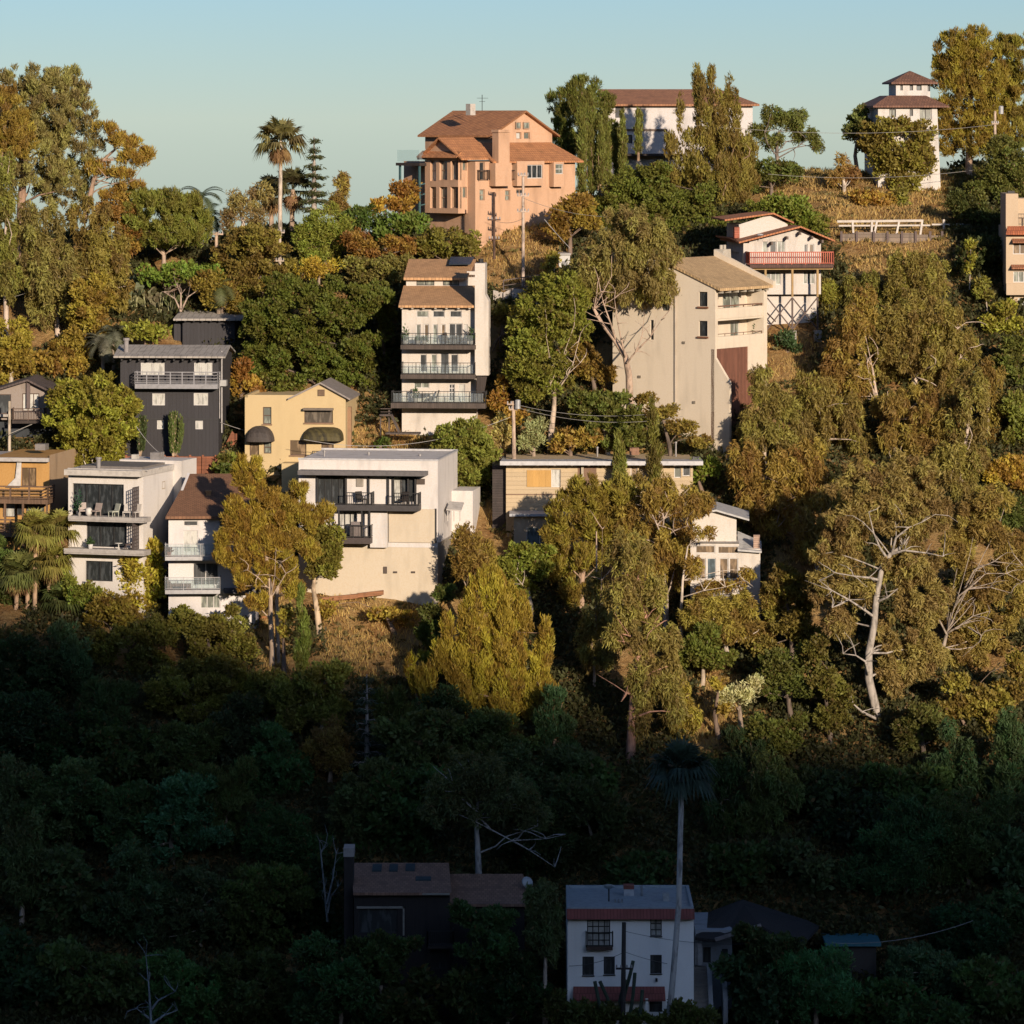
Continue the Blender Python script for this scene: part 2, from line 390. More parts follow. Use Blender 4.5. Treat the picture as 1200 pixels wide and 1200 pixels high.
class Face:
    def __init__(s, h, kind, pos): s.h, s.k, s.pos = h, kind, pos
    def A(s, px): return s.h.U(px, s.pos) if s.k == 'front' else s.h.V(px, s.pos)
    def W(s, py, a): return s.h.W(py, a, s.pos) if s.k == 'front' else s.h.W(py, s.pos, a)
    def pt(s, a, w, d=0):
        return (a, s.pos-d, w) if s.k == 'front' else ((s.pos+d, a, w) if s.k == 'right' else (s.pos-d, a, w))
    def box(s, mb, a0, a1, w0, w1, d0, d1):
        p, q = s.pt(a0, w0, d0), s.pt(a1, w1, d1); return mb.box(p[0], q[0], p[1], q[1], p[2], q[2])
    def pbox(s, mb, x0, y0, x1, y1, d0, d1):      # box over a picture rectangle
        a0, a1 = sorted((s.A(x0), s.A(x1))); am = (a0+a1)/2; return s.box(mb, a0, a1, s.W(y1, am), s.W(y0, am), d0, d1)
    def wall(s, mb, a0, a1, w0, w1, wins=(), thick=.28):
        if a0 > a1: a0, a1 = a1, a0
        hs = []
        for q in wins:
            x0, y0, x1, y1 = q[:4]; b0, b1 = sorted((s.A(x0), s.A(x1))); bm = (b0+b1)/2
            hs.append((b0, b1, s.W(y1, bm), s.W(y0, bm)))
        cu = lambda l, lo, hi: sorted({round(t, 4) for t in [lo, hi]+[x for x in l if lo < x < hi]})
        A_, W_ = cu([t for h in hs for t in h[:2]], a0, a1), cu([t for h in hs for t in h[2:]], w0, w1)
        for i in range(len(W_)-1):
            j = 0
            while j < len(A_)-1:
                mw = (W_[i]+W_[i+1])/2; solid = lambda t: not any(h[0] < (A_[t]+A_[t+1])/2 < h[1] and h[2] < mw < h[3] for h in hs)
                if not solid(j): j += 1; continue
                k = j
                while k+1 < len(A_)-1 and solid(k+1): k += 1
                mb.quad(s.pt(A_[j], W_[i]), s.pt(A_[k+1], W_[i]), s.pt(A_[k+1], W_[i+1]), s.pt(A_[j], W_[i+1])); j = k+1
        for h in hs:
            c = [(h[0], h[2]), (h[1], h[2]), (h[1], h[3]), (h[0], h[3])]
            for i in range(4):
                (a, b), (c2, d) = c[i], c[(i+1) % 4]; mb.quad(s.pt(a, b), s.pt(a, b, -thick), s.pt(c2, d, -thick), s.pt(c2, d))
        s.hs = hs; return hs
    def windows(s, wins, fm, thick=.28):
        """wins: (x0,y0,x1,y1,nx,ny,glass[,name]) -> 'window' frame with a 'pane' child each"""
        for q in wins:
            x0, y0, x1, y1, nx, ny, g = q[:7]; nm = q[7] if len(q) > 7 else 'window'
            b0, b1 = sorted((s.A(x0), s.A(x1))); bm = (b0+b1)/2; w0, w1 = s.W(y1, bm), s.W(y0, bm); t = .065
            f = MB(); d0, d1 = -thick*.75, -thick*.4
            for i in range(nx+1):
                a = b0+(b1-b0)*i/nx; a = min(max(a, b0+t/2), b1-t/2); s.box(f, a-t/2, a+t/2, w0, w1, d0, d1)
            for i in range(ny+1):
                z = w0+(w1-w0)*i/ny; z = min(max(z, w0+t/2), w1-t/2); s.box(f, b0, b1, z-t/2, z+t/2, d0+.005, d1-.005)
            fo = f.build(nm, fm, s.h.root); pn = MB(); p = [s.pt(b0, w0, -thick*.6), s.pt(b1, w0, -thick*.6), s.pt(b1, w1, -thick*.6), s.pt(b0, w1, -thick*.6)]
            pn.prism(p, tuple(np.array(s.pt(0, 0, -.03))-np.array(s.pt(0, 0, 0)))); pn.build('pane', glassm(g), fo)
def shell(h, u0, u1, v0, v1, w0, w1, mb=None, front=True, right=True, left=True, top=True):
    mb = mb or MB()
    if front: mb.quad((u0, v0, w0), (u1, v0, w0), (u1, v0, w1), (u0, v0, w1))
    if right: mb.quad((u1, v0, w0), (u1, v1, w0), (u1, v1, w1), (u1, v0, w1))
    if left: mb.quad((u0, v1, w0), (u0, v0, w0), (u0, v0, w1), (u0, v1, w1))
    mb.quad((u1, v1, w0), (u0, v1, w0), (u0, v1, w1), (u1, v1, w1))
    if top: mb.quad((u0, v0, w1), (u1, v0, w1), (u1, v1, w1), (u0, v1, w1))
    return mb
def railing(pts, hgt=1.0, sp=.14, mb=None, post=.06, rail=.06, pick=.022, mids=0, pickets=True, psp=1.6):
    mb = mb or MB()
    for a, b in zip(pts[:-1], pts[1:]):
        a = np.array(a, float); b = np.array(b, float); L = np.linalg.norm(b-a); up = np.array((0, 0, hgt))
        mb.bar(a+up, b+up, rail); mb.bar(a+up*.1, b+up*.1, rail*.8)
        for k in range(mids): f = (k+1)/(mids+1); mb.bar(a+up*f, b+up*f, rail*.7)
        n = max(1, round(L/psp))
        for i in range(n+1): q = a+(b-a)*i/n; mb.bar(q, q+up, post)
        if pickets:
            n = max(1, round(L/sp))
            for i in range(1, n): q = a+(b-a)*i/n; mb.bar(q+up*.1, q+up, pick)
    return mb
def glass_rail(pts, hgt=1.0):
    mb = MB()
    for a, b in zip(pts[:-1], pts[1:]):
        a = np.array(a, float); b = np.array(b, float); up = np.array((0, 0, hgt)); mb.bar(a+up*.52, b+up*.52, .02, hgt*.85)
    return mb
def slab_band(f, x0, x1, y0, y1, out, inn=.3):
    mb = MB(); f.pbox(mb, x0, y0, x1, y1, -inn, out); return mb

WHITE = (.62, .66, .60); CREAM = (.66, .60, .48); DK = (.03, .03, .032)
wframe = plain((.72, .70, .66), .5); dframe = plain((.03, .03, .03), .5); bframe = plain((.12, .07, .045), .6)
metal_dark = plain((.035, .035, .035), .5, .3); conc = stucco((.38, .36, .33)); wood = boards((.20, .12, .07), .14); dwood = boards((.05, .035, .028), .14)

# small things that stand on the decks
def each(h, name, boxes, mat, parent=None):
    for b in boxes: h.add(name, MB().box(*b), mat, parent)
def world(h, u, v, w): return (h.O[0]+u*h.c-v*h.s, h.O[1]+u*h.s+v*h.c, h.O[2]+w)
def chair(h, u, v, w, rz, label, col=(.35, .33, .30), group=None):
    o = empty('deck_chair', world(h, u, v, w), h.a+rz, label, 'chair', group); m = plain(col, .7); mb = MB(); mb.box(-.3, .3, -.3, .3, .36, .45); mb.build('seat', m, o)
    mb = MB(); mb.prism([(-.3, .26, .45), (.3, .26, .45), (.3, .42, .98), (-.3, .42, .98)], (0, .06, 0)); mb.build('backrest', m, o)
    for x in (-.27, .27):
        for y in (-.27, .27): MB().bar((x, y, 0), (x, y, .37), .05).build('leg', m, o)
def table(h, u, v, w, label, r=.5, hh=.72, col=(.08, .06, .05)):
    o = empty('deck_table', world(h, u, v, w), h.a, label, 'table'); m = plain(col, .5)
    MB().tube([(0, 0, hh-.04), (0, 0, hh)], [r, r], 16).build('tabletop', m, o)
    MB().tube([(0, 0, 0), (0, 0, .04), (0, 0, .06), (0, 0, hh-.04)], [r*.5, r*.5, .04, .04], 10).build('leg', m, o)
def potted(h, u, v, w, label, hh=.9, pot=(.35, .30, .26), col=(.05, .09, .03), r=.35):
    o = empty('potted_plant', world(h, u, v, w), 0, label, 'potted plant')
    MB().tube([(0, 0, 0), (0, 0, .34), (0, 0, .36)], [.15, .21, .16], 12).build('pot', plain(pot, .7), o)
    rng = rng_of(label); n = 130; d = unit(rng.normal(size=(n, 3))); d[:, 2] = np.abs(d[:, 2]); c = d*rng.uniform(.2, 1, (n, 1))*np.array((r, r, hh-.35))+np.array((0, 0, .36))
    q = leaf_quads(c, unit(d+rng.normal(size=(n, 3))*.4+np.array((0, 0, .4))), .26, .09, rng); p = np_mesh('leaves', q, 4, leafmat(), {'lv': rng.uniform(0, .9, n), 'cv': rng.uniform(size=n)}, o); p.color = (*col, 1)

# ------------------------------------------------------------------ 1 peach house on the hilltop
def peach_house():
    h = H('stucco_house', 'peach stucco house with terracotta tile roofs standing on the hilltop', 557, 292, 42, cat='house')
    W_ = stucco((.70, .45, .29)); T = tiles((.56, .25, .10), (.44, .19, .08)); fr = plain((.45, .30, .2)); f = h.face('front', 0)
    uR = h.U(674); wt = h.W(189, uR/2); wb = -6.0
    wins = [(562, 190, 568, 211, 1, 2, 'dark', 'french_window'), (593, 190, 599, 212, 1, 2, 'dark', 'french_window'), (562, 222, 568, 235, 1, 2, 'mid'), (592, 223, 598, 235, 1, 2, 'mid'), (605, 222, 614, 227, 2, 1, 'dark')]
    mb = MB(); f.wall(mb, 0, uR, wb, wt, wins); shell(h, 0, uR, 0, 9.5, wb, wt, mb, front=False)
    f.windows(wins, fr)
    # bay on the left wall
    v1, v2, ub = 1.0, h.V(498, -1.1), -1.1
    lf = h.face('left', -ub*-1); lf = Face(h, 'left', ub); wt2 = h.W(183, ub, 2); wb2 = h.W(250, ub, 2)
    lw = [(504, 188, 511, 212, 1, 2, 'curtain'), (515, 188, 524, 211, 1, 2, 'mid'), (528, 188, 537, 211, 2, 1, 'blue'), (504, 219, 511, 244, 1, 2, 'brown'), (515, 219, 524, 244, 1, 2, 'mid'), (528, 219, 537, 244, 2, 1, 'brown')]
    lf.wall(mb, v1, v2, wb2, wt2, lw, .5); lf.windows(lw, fr, .5)
    bf = h.face('front', v1); bw = [(541, 183, 547, 200, 1, 1, 'mid'), (541, 219, 547, 232, 1, 1, 'mid')]
    bf.wall(mb, ub, 0.0, wb2, wt2+.1, bw); bf.windows(bw, fr)
    mb.quad((ub, v1, wb2), (0, v1, wb2), (0, v2, wb2), (ub, v2, wb2))
    # pediment block with the cross gable
    vm = (v1+v2)/2; wr = h.W(161, ub, vm); we = h.W(184, ub, v1)
    mb.prism([(ub+.05, v1-.1, wt2), (ub+.05, v2+.1, wt2), (ub+.05, vm, wr-.1)], (2.4, 0, 0))
    # box under the wide window, box under the right window
    for (x0, y0, x1, y1, ww) in ((606, 189, 638, 218, (618, 193, 636, 209, 3, 1, 'dark')), (649, 190, 661, 219, (651, 192, 660, 204, 1, 2, 'mid'))):
        ff = h.face('front', -.65); b = MB(); a0, a1 = ff.A(x0), ff.A(x1); w0, w1 = ff.W(y1, a0), ff.W(y0, a0)
        ff.wall(mb, a0, a1, w0, w1, [ww], .2); shell(h, a0, a1, -.65, 0, w0, w1, mb, front=False); mb.quad((a0, -.65, w0), (a1, -.65, w0), (a1, 0, w0), (a0, 0, w0)); ff.windows([ww], wframe, .2)
    # upper gabled storey
    vg = 2.6; g = h.face('front', vg); a0, a1, am = g.A(577), g.A(647), g.A(613); wg = g.W(156, a0); wg = (g.W(155, a0)+g.W(155, a1))/2; wp = g.W(131, am); wlow = g.W(175, am)
    gw = [(605, 143, 611, 151, 1, 1, 'mid'), (614, 143, 621, 151, 1, 1, 'mid'), (605, 155, 611, 163, 1, 1, 'curtain'), (614, 155, 621, 163, 1, 1, 'mid')]
    L = 9.0; g.wall(mb, a0, a1, wlow, wg, [q for q in gw if q[1] > 150]); g.windows(gw, fr)
    # gable triangle with its two upper windows left as a framed recess
    mb.prism([(a0, vg+.02, wg), (a1, vg+.02, wg), (am, vg+.02, wp-.1)], (0, .12, 0))
    shell(h, a0, a1, vg, vg+L, wlow, wg, mb, front=False, top=False)
    g2 = h.face('front', vg-.18)
    for q in gw[:2]: g2.windows([q], fr, .12)
    h.add('wall', mb, W_)
    # clerestory on the left wall of the upper storey
    lf2 = Face(h, 'left', a0-.1); q = [(512, 158, 521, 167, 1, 1, 'dark'), (524, 158, 531, 167, 1, 1, 'dark')]; lf2.windows(q, fr, .06)
    # roofs
    o = .55; sl_ = (wp-wg)/(am-a0); r = MB()
    r.slab((a0-o, vg-.45, wg-o*sl_), (am, vg-.45, wp+.12), (am, vg+L+.4, wp+.12), (a0-o, vg+L+.4, wg-o*sl_), .16)
    sr = (wp-wg)/(a1-am); r.slab((am, vg-.45, wp+.122), (a1+o, vg-.45, wg-o*sr), (a1+o, vg+L+.4, wg-o*sr), (am, vg+L+.4, wp+.122), .16)
    h.add('roof', r, T)
    r = MB(); wv = .5; r.slab((ub-.4, v1-.9, we-.12), (2.6, v1-.9, we-.12), (2.6, vm, wr), (ub-.4, vm, wr), .14); r.slab((ub-.4, vm, wr), (2.6, vm, wr), (2.6, v2+.6, we-.12), (ub-.4, v2+.6, we-.12), .14)
    r.slab((ub-.55, v1-.4, wt2-.05), (ub-.55, v2+.5, wt2-.05), (ub+.1, v2+.5, wt2+.45), (ub+.1, v1-.4, wt2+.45), .1)
    h.add('roof', r, T)
    u0 = h.U(590); r = MB(); wl = h.W(189, uR/2, -.5); wh = h.W(167, uR/2, vg)
    r.slab((1.6, -.55, wl), (uR+.5, -.55, wl), (h.U(646, vg), vg, wh), (1.6, vg, wh), .15)
    r.slab((uR+.5, -.55, wl), (uR+.5, 9.5, wl), (h.U(646, vg), 9.0, wh), (h.U(646, vg), vg, wh), .15); h.add('roof', r, T)
    # chimney with its wide hearth
    c = MB(); cf = h.face('front', 0); cf.pbox(c, 577, 154, 590, 197, 0, .8); cf.pbox(c, 573, 191, 592, 218, 0, .84); cf.pbox(c, 576, 152, 591, 155, -.05, .9); h.add('chimney', c, W_)
    c = MB(); c.box(h.U(563, 4)-.3, h.U(563, 4)+.3, 5, 5.6, wp-.3, wp+.7); h.add('chimney', c, plain((.6, .55, .48)))
    for x in (565, 596.5):
        u = h.U(x); w0 = h.W(211, u); h.add('balcony_rail', railing([(u-.55, 0, w0), (u-.55, -.35, w0), (u+.55, -.35, w0), (u+.55, 0, w0)], .85, .13), metal_dark)
    # glass walled deck on teal posts behind
    d = MB(); vd = v2; ud = h.U(490, vd); w0 = h.W(191, ud, vd); d.box(ud, a0-.05, vd-.2, vd+3, w0-.25, w0); dk = h.add('deck', d, dwood)
    h.add('deck_rail', glass_rail([(ud, vd+2.8, w0), (ud, vd-.15, w0), (ub, vd-.15, w0)], 1.2), clearm(), dk)
    p = MB(); tl = plain((.05, .13, .14))
    for v in (vd, vd+2.6): p.bar((ud+.15, v, w0-.25), (ud+.15, v, -5), .16)
    for k in range(5): z = w0-1.9-k*.9; p.bar((ud+.15, vd, z), (ud+1.3, vd, z+.2), .09)
    h.add('deck_posts', p, tl, dk)
    # aerial on the roof
    an = MB(); an.bar((0, 0, 0), (0, 0, 1.4), .04); an.bar((-.5, 0, 1.1), (.5, 0, 1.1), .03); an.bar((-.35, 0, .8), (.35, 0, .8), .03)
    for x in (-.4, -.1, .2, .45): an.bar((x, -.25, 1.1), (x, .25, 1.1), .025)
    o = an.build('aerial', metal_dark, h.root); o.location = (h.U(565, 4.5), 4.5, wp+.1)
peach_house()

# ------------------------------------------------------------------ 2 long white hilltop house
def long_white():
    h = H('stucco_house', 'long white two storey house with a brown tile roof behind the row of cypresses', 712, 202, 0, Y=393)
    f = h.face(); uR = h.U(882); wt = h.W(121); mb = MB(); fr = dframe
    wins = [(721, 126, 731, 138, 2, 1, 'dark'), (732, 158, 741, 168, 1, 1, 'dark'), (842, 130, 850, 140, 1, 1, 'dark')]
    f.wall(mb, 0, uR, -5, wt, wins); shell(h, 0, uR, 0, 10, -5, wt, mb, front=False); h.add('wall', mb, stucco((.74, .72, .70))); f.windows(wins, fr)
    r = MB(); wl = h.W(122, 0, -.6)+.0; wh = h.W(104.5, 0, 5); o = .6; u1 = h.U(868, 5)
    r.slab((-o, -.6, wl), (uR+o, -.6, wl), (u1-2, 5, wh), (1.2-2, 5, wh), .18); r.slab((uR+o, -.6, wl), (uR+o, 10.6, wl), (u1-2, 5.01, wh), (u1-2, 5, wh), .18)
    r.slab((uR+o, 10.6, wl), (-o, 10.6, wl), (-.8, 5, wh), (u1-2, 5, wh), .18); h.add('roof', r, tiles((.42, .20, .10), (.32, .15, .08)))
    b = MB(); f.pbox(b, 712, 151, 782, 153.5, 0, .12); h.add('trim', b, plain((.15, .10, .07)))
    b = MB(); f.pbox(b, 712, 163, 728, 182, 0, .5); h.add('terrace_wall', b, stucco((.62, .42, .14)), label='ochre lower wall')
    b = MB(); f.pbox(b, 720, 180, 800, 182.5, 0, 1.4); h.add('deck', b, dwood)
long_white()

# ------------------------------------------------------------------ 3 white tower house
def hip(mb, u0, u1, v0, v1, wl, wh, ir=.0, t=.15):
    cu, cv = (u0+u1)/2, (v0+v1)/2; k = ir
    c = [(cu+(x-cu)*k, cv+(y-cv)*k, wh) for x, y in ((u0, v0), (u1, v0), (u1, v1), (u0, v1))]; e = [(u0, v0, wl), (u1, v0, wl), (u1, v1, wl), (u0, v1, wl)]
    for i in range(4): j = (i+1) % 4; mb.slab(e[i], e[j], c[j], c[i], t)
    mb.quad(*[(p[0], p[1], p[2]-.01) for p in c]); return mb
def tower_house():
    h = H('tower_house', 'white hilltop tower house with two stacked dark tile roofs', 1029, 210, 6, Y=382)
    f = h.face(); u1 = h.U(1098); wt = h.W(123, u1/2); mb = MB(); T = tiles((.24, .12, .075), (.16, .08, .055)); Wm = stucco((.72, .70, .66))
    wins = [(1042, 128, 1050, 137, 2, 1, 'mid'), (1066, 128, 1070, 136, 1, 1, 'dark'), (1078, 127, 1092, 140, 2, 1, 'mid')]
    f.wall(mb, 0, u1, -3, wt, wins); shell(h, 0, u1, 0, 6.5, -3, wt, mb, front=False)
    a = h.U(1094, .2); mb.prism([(a-.3, .1, -2.5), (a+.7, .1, -2.5), (a+.3, .1, wt), (a-.3, .1, wt)], (0, 5.5, 0))
    g = h.face('front', 1.6); d0, d1 = g.A(1050), g.A(1090); wa, wb = g.W(115, d0), g.W(97, d0)
    dw = [(1055, 100, 1058, 106, 1, 1, 'dark'), (1066, 99, 1070, 106, 1, 1, 'dark'), (1074, 100, 1080, 106, 1, 1, 'blue'), (1087, 100, 1090, 107, 1, 1, 'dark')]
    g.wall(mb, d0, d1, wa-.8, wb, dw); shell(h, d0, d1, 1.6, 5.0, wa-.8, wb, mb, front=False); h.add('wall', mb, Wm)
    f.windows(wins, dframe); g.windows(dw, dframe)
    r = hip(MB(), -.55, u1+1.0, -.55, 7.2, h.W(124, u1/2, -.5), h.W(112, u1/2, 2), .5); h.add('roof', r, T)
    r = hip(MB(), d0-.5, d1+.6, 1.1, 5.6, h.W(96.5, d0, 1), h.W(83, d0, 3), .02); h.add('roof', r, T)
tower_house()

# ------------------------------------------------------------------ 4 white house on stilts with a red balcony
def stilt_house():
    h = H('stilt_house', 'white house with a red railed balcony raised on crossed stilts', 878, 388, 7)
    f = h.face(); Wm = stucco((.72, .68, .62)); T = tiles((.52, .21, .09), (.42, .17, .075)); mb = MB(); u1 = h.U(962); wt = h.W(283, u1/2); wl = h.W(345, u1/2)
    up = [(893.5, 281, 900, 297, 1, 1, 'mid'), (902, 280.5, 910, 297, 1, 1, 'dark'), (911, 281, 920, 297, 2, 1, 'mid'), (942, 286, 946.5, 297, 1, 1, 'dark'), (948, 286, 954, 297, 1, 1, 'brown')]
    lo = [(892, 318, 915, 333.5, 4, 1, 'mid'), (941.5, 317, 955, 333, 3, 1, 'mid')]
    f.wall(mb, 0, u1, wl, wt, up+lo, .2); shell(h, 0, u1, 0, 9, wl, wt, mb, front=False); f.windows(up+lo, wframe, .2)
    ua = h.U(936); wa = h.W(267, ua)
    mb.prism([(0, .03, wt), (u1, .03, wt), (ua, .03, wa)], (0, .2, 0))
    g2 = h.face('front', .8); mb.box(g2.A(899), g2.A(957), .8, 8, -.6, wl-.01)
    g = h.face('front', 3.0); b0, b1, bm = g.A(866), g.A(923), g.A(905); wz = g.W(263, bm); mb.box(b0, b1, 3, 9, wt-1, wz); mb.prism([(b0, 3.0, wz), (b1, 3.0, wz), (bm, 3.0, g.W(251, bm))], (0, .2, 0))
    # blind corner chimney breast at the left
    mb.box(h.U(871), 0, -.1, 2.0, -1, h.W(285)); h.add('wall', mb, Wm)
    r = MB(); o = .9; eL = h.U(872); wL = h.W(283, eL); eR = h.U(976); wR = h.W(281, eR); wp = h.W(264.5, ua)
    r.slab((eL-.6, -o, wL-.0), (ua, -o, wp), (ua, 8.5, wp+.003), (eL-.6, 8.5, wL), .14); r.slab((ua, -o, wp+.004), (eR, -o, wR), (eR, 8.5, wR), (ua, 8.5, wp+.004), .14)
    r.slab((h.U(853, 2.), 1.5, wL+.35), (eL-.55, -o+.8, wL+.05), (eL-.5, 8, wL+.1), (h.U(853, 2), 8, wL+.3), .12); h.add('roof', r, T)
    r = MB(); wq = g.W(249, bm); a, b = g.A(848), g.A(929); r.slab((a, 2.4, g.W(257, a)), (bm, 2.4, wq), (bm, 9, wq), (a, 9, g.W(256, a)), .14); r.slab((bm, 2.4, wq+.004), (b, 2.4, g.W(260, b)), (b, 9, g.W(260, b)), (bm, 9, wq+.004), .14); h.add('roof', r, T)
    be = MB()
    for x in (903, 921, 936, 950, 962): u = h.U(x); be.box(u-.07, u+.07, -.8, 0, h.W(270+abs(x-936)*.36+3, u)-.14, h.W(270+abs(x-936)*.36, u)-.1)
    h.add('rafter_ends', be, bframe)
    dk = MB(); a, b = h.U(878, -1.6), h.U(976, -1.6); wd = h.W(310, a, -1.6); dk.box(a, b, -1.9, 0, wd-.28, wd); d = h.add('balcony', dk, boards((.10, .045, .03), .2))
    h.add('balcony_rail', railing([(a, 0, wd), (a, -1.85, wd), (b, -1.85, wd), (b, 0, wd)], 1.02, .17, psp=1.15, post=.09, pick=.07, rail=.08), plain((.50, .085, .03), .6), d)
    yp = plain((.42, .27, .10), .7); s = MB(); s.bar((a, -1.5, wd-.36), (b, -1.5, wd-.36), .16)
    for x in (897, 928.5, 958): u = h.U(x, -1.5); s.bar((u, -1.5, wd-.36), (u, -1.5, h.W(347, u)), .17)
    h.add('stilts', s, yp, d)
    s = MB(); X = [h.U(x, -1.5) for x in (899, 928.5, 958)]; w1, w0 = h.W(348, 2), h.W(385, 2)
    s.bar((X[1], -1.5, w1), (X[1], -1.5, w0-1.5), .14); s.bar((X[2], -1.5, w1), (X[2], -1.5, w0-1.5), .14)
    s.bar((X[1], -1.5, w1), (X[2], -1.42, w0), .10); s.bar((X[2], -1.5, w1), (X[1], -1.58, w0), .10); s.bar((X[1], -1.5, w1), (X[0], -1.42, w0), .10); s.bar((X[0], -1.5, w1), (X[1], -1.58, w0), .10)
    s.bar((X[0]-.4, -1.0, w1-.8), (X[1]-1.2, -.3, w0+.6), .08); h.add('cross_braces', s, plain((.07, .035, .025)), d)
    each(h, 'footing', [(x-.3, x+.3, -1.8, -1.2, w0-3, w0-.1) for x in X[1:]], conc)
    c = MB(); ds = h.face('front', .4); c.dome((h.U(889.5), -.4, wt+.55), .3, 10, 4, .5); c.bar((h.U(889.5), -.3, wt+.6), (h.U(889.5), -.3, wt+.1), .05); h.add('satellite_dish', c, plain((.5, .5, .5)))
    c = MB(); ff = h.face('front', 2.2); ff.pbox(c, 860, 266, 866, 279, -.3, .3); h.add('chimney', c, boards((.45, .13, .07), .2, True))
stilt_house()

# ------------------------------------------------------------------ 5 tall beige house with a slanted roof
def beige_house():
    h = H('stucco_house', 'tall beige stucco house with a slanted roof, slanted side cutout and brown board panel', 838, 530, 56)
    W_ = stucco((.84, .74, .58), var=.1); lf = Face(h, 'left', 0); f = h.face(); vB = h.V(718, 0)
    def L(px, py): v = h.V(px, 0); return (0, v, h.W(py, 0, v))
    mb = MB(); wins = [(819, 342, 829, 359, 1, 1, 'dark'), (819, 376, 829, 394, 1, 1, 'dark'), (776, 354, 785, 364, 2, 1, 'mid'), (762, 375, 766, 398, 1, 1, 'mid'), (781, 480, 786, 485, 1, 1, 'dark')]
    w0 = -3.0; wT = h.W(336, 0, 0); hs = lf.wall(mb, 0.0, vB, w0, wT, wins, .35); lf.windows(wins, dframe, .35)
    sl = MB()
    for q in wins[:2]:
        a = lf.A(q[0]); b = lf.A(q[2]); zz = lf.W(q[3], (a+b)/2); sl.box(-.16, .02, b-.1, a+.1, zz-.16, zz-.02)
    h.add('window_sill', sl, boards((.28, .12, .06), .2))
    # raised top of the side wall under the roof: rises towards the back
    vr = h.V(775, 0); wr = h.W(303, 0, vr)
    mb.prism([(0.0, 0, wT-.005), (0.0, vB, wT-.005), (0.0, vB, wr+.4), (0.0, vr, wr-.25)], (.3, 0, 0))
    uR = h.U(899); wf0 = -3.0; rec = h.W(406, 2)
    # front: fin walls left and right, solid parapets, recesses
    y = lambda q, u=2: h.W(q, u, 0)
    mb.box(uR-.55, uR, 0, 9, y(470), y(334))
    mb.box(.36, .46, .02, 1.7, y(408), wT-.05)
    mb.box(.2, uR-.55, .05, .3, y(373), y(361)); mb.box(.2, uR-.55, .05, .3, y(408), y(394)); mb.box(.2, uR-.5, .1, 2.2, y(375.5), y(373)); mb.box(.2, uR-.5, .1, 2.2, y(408.5), y(407))
    up = [(843, 345, 868, 361, 2, 1, 'mid'), (870, 345, 873, 361, 1, 1, 'dark')]
    rf = h.face('front', 1.6); rw = [(847, 342, 867, 364, 2, 1, 'mid', 'sliding_door'), (856, 376, 866, 398, 2, 1, 'mid', 'sliding_door')]
    rf.wall(mb, .2, uR-.5, y(408), y(335), rw, .12); rf.windows(rw, wframe, .12)
    # right beige lower part and the corner post with the slanted foot
    mb.box(h.U(877), uR-.5, .02, 3, y(440), y(407.5))
    mb.prism([(-.004, -.02, wT), (.22, -.02, wT), (.22, -.02, y(418)), (-.004+.22-.2, -.02, y(446))], (0, .15, 0))
    mb.box(0.0, uR+.2, -.6, 2, -3, y(521)); h.add('wall', mb, W_)
    b = MB(); b.prism([(.0, .08, y(408)), (uR-.3, .08, y(408)), (uR-.3, .08, y(523)), (-1.9*.0, .08, y(523))], (0, .3, 0)); h.add('board_panel', b, boards((.24, .10, .06), .28))
    # slanted side fin: the side wall steps forward below the balconies
    s = MB(); s.prism([(.003, 0, y(418)), (.003, -1.35, y(446)), (.003, -1.35, w0), (.003, 0, w0)], (.3, 0, 0)); h.add('buttress_wall', s, W_)
    # roof, tan slope with a beige fascia on its right
    r = MB(); a = h.W(338, 0, -.5); e = 9.0; hi = h.W(303, 0, vr)
    r.slab((-.15, -.55, a), (uR+.0, -.55, a), (uR+.0, vr, hi), (-.15, vr, hi), .22); h.add('roof', r, shingle((.68, .47, .24)))
    s = MB(); s.slab((uR-.02, -.6, a+.32), (uR+.35, -.6, a+.32), (uR+.35, vr, hi+.5), (uR-.02, vr, hi+.5), .5); h.add('fascia', s, W_)
    be = MB()
    for k in range(7): u = .5+k*(uR-1)/6; be.box(u-.06, u+.06, -.45, .3, a-.42, a-.24)
    h.add('rafter_ends', be, plain((.6, .55, .45)))
    for q in ((800, 400), (748, 440), (812, 470)): d = MB(); lf.pbox(d, q[0], q[1], q[0]+3, q[1]+3, 0, .08); h.add('vent', d, boards((.3, .26, .2), .1, True))
    d = MB(); a = lf.A(792); d.bar((-.08, a, h.W(330, 0, a)), (-.08, a, h.W(485, 0, a)), .09); h.add('downspout', d, stucco((.70, .62, .5)))
    rl = MB(); rl.bar((.25, .15, y(358.5)), (uR-.6, .15, y(358.5)), .14, .1); rl.bar((.25, .15, y(391)), (uR-.6, .15, y(391)), .05)
    for k in range(6): u = .3+k*(uR-.9)/5; rl.bar((u, .15, y(361)), (u, .15, y(358.5)), .07); rl.bar((u, .15, y(394)), (u, .15, y(391)), .04)
    h.add('balcony_rail', rl, plain((.25, .14, .09)))
    c = MB(); v = 5.5; u = h.U(852, v); wc0, wc1 = h.W(330, u, v), h.W(292, u, v)
    n = [(-.75, 0), (.75, 0), (.75, .9), (-.75, .9)]; c.hexa([(u+x*1.1, v+q, wc0) for x, q in n]+[(u+x*.78, v+q, wc1) for x, q in n])
    for dx in (-.3, .25): c.tube([(u+dx, v+.4, wc1), (u+dx, v+.4, wc1+.35)], .14, 8)
    h.add('chimney', c, stucco((.60, .56, .47)))
    potted(h, h.U(884, 1), .9, y(405)+.1, 'tall potted shrub on the lower balcony of the tall beige house', 1.6)
beige_house()

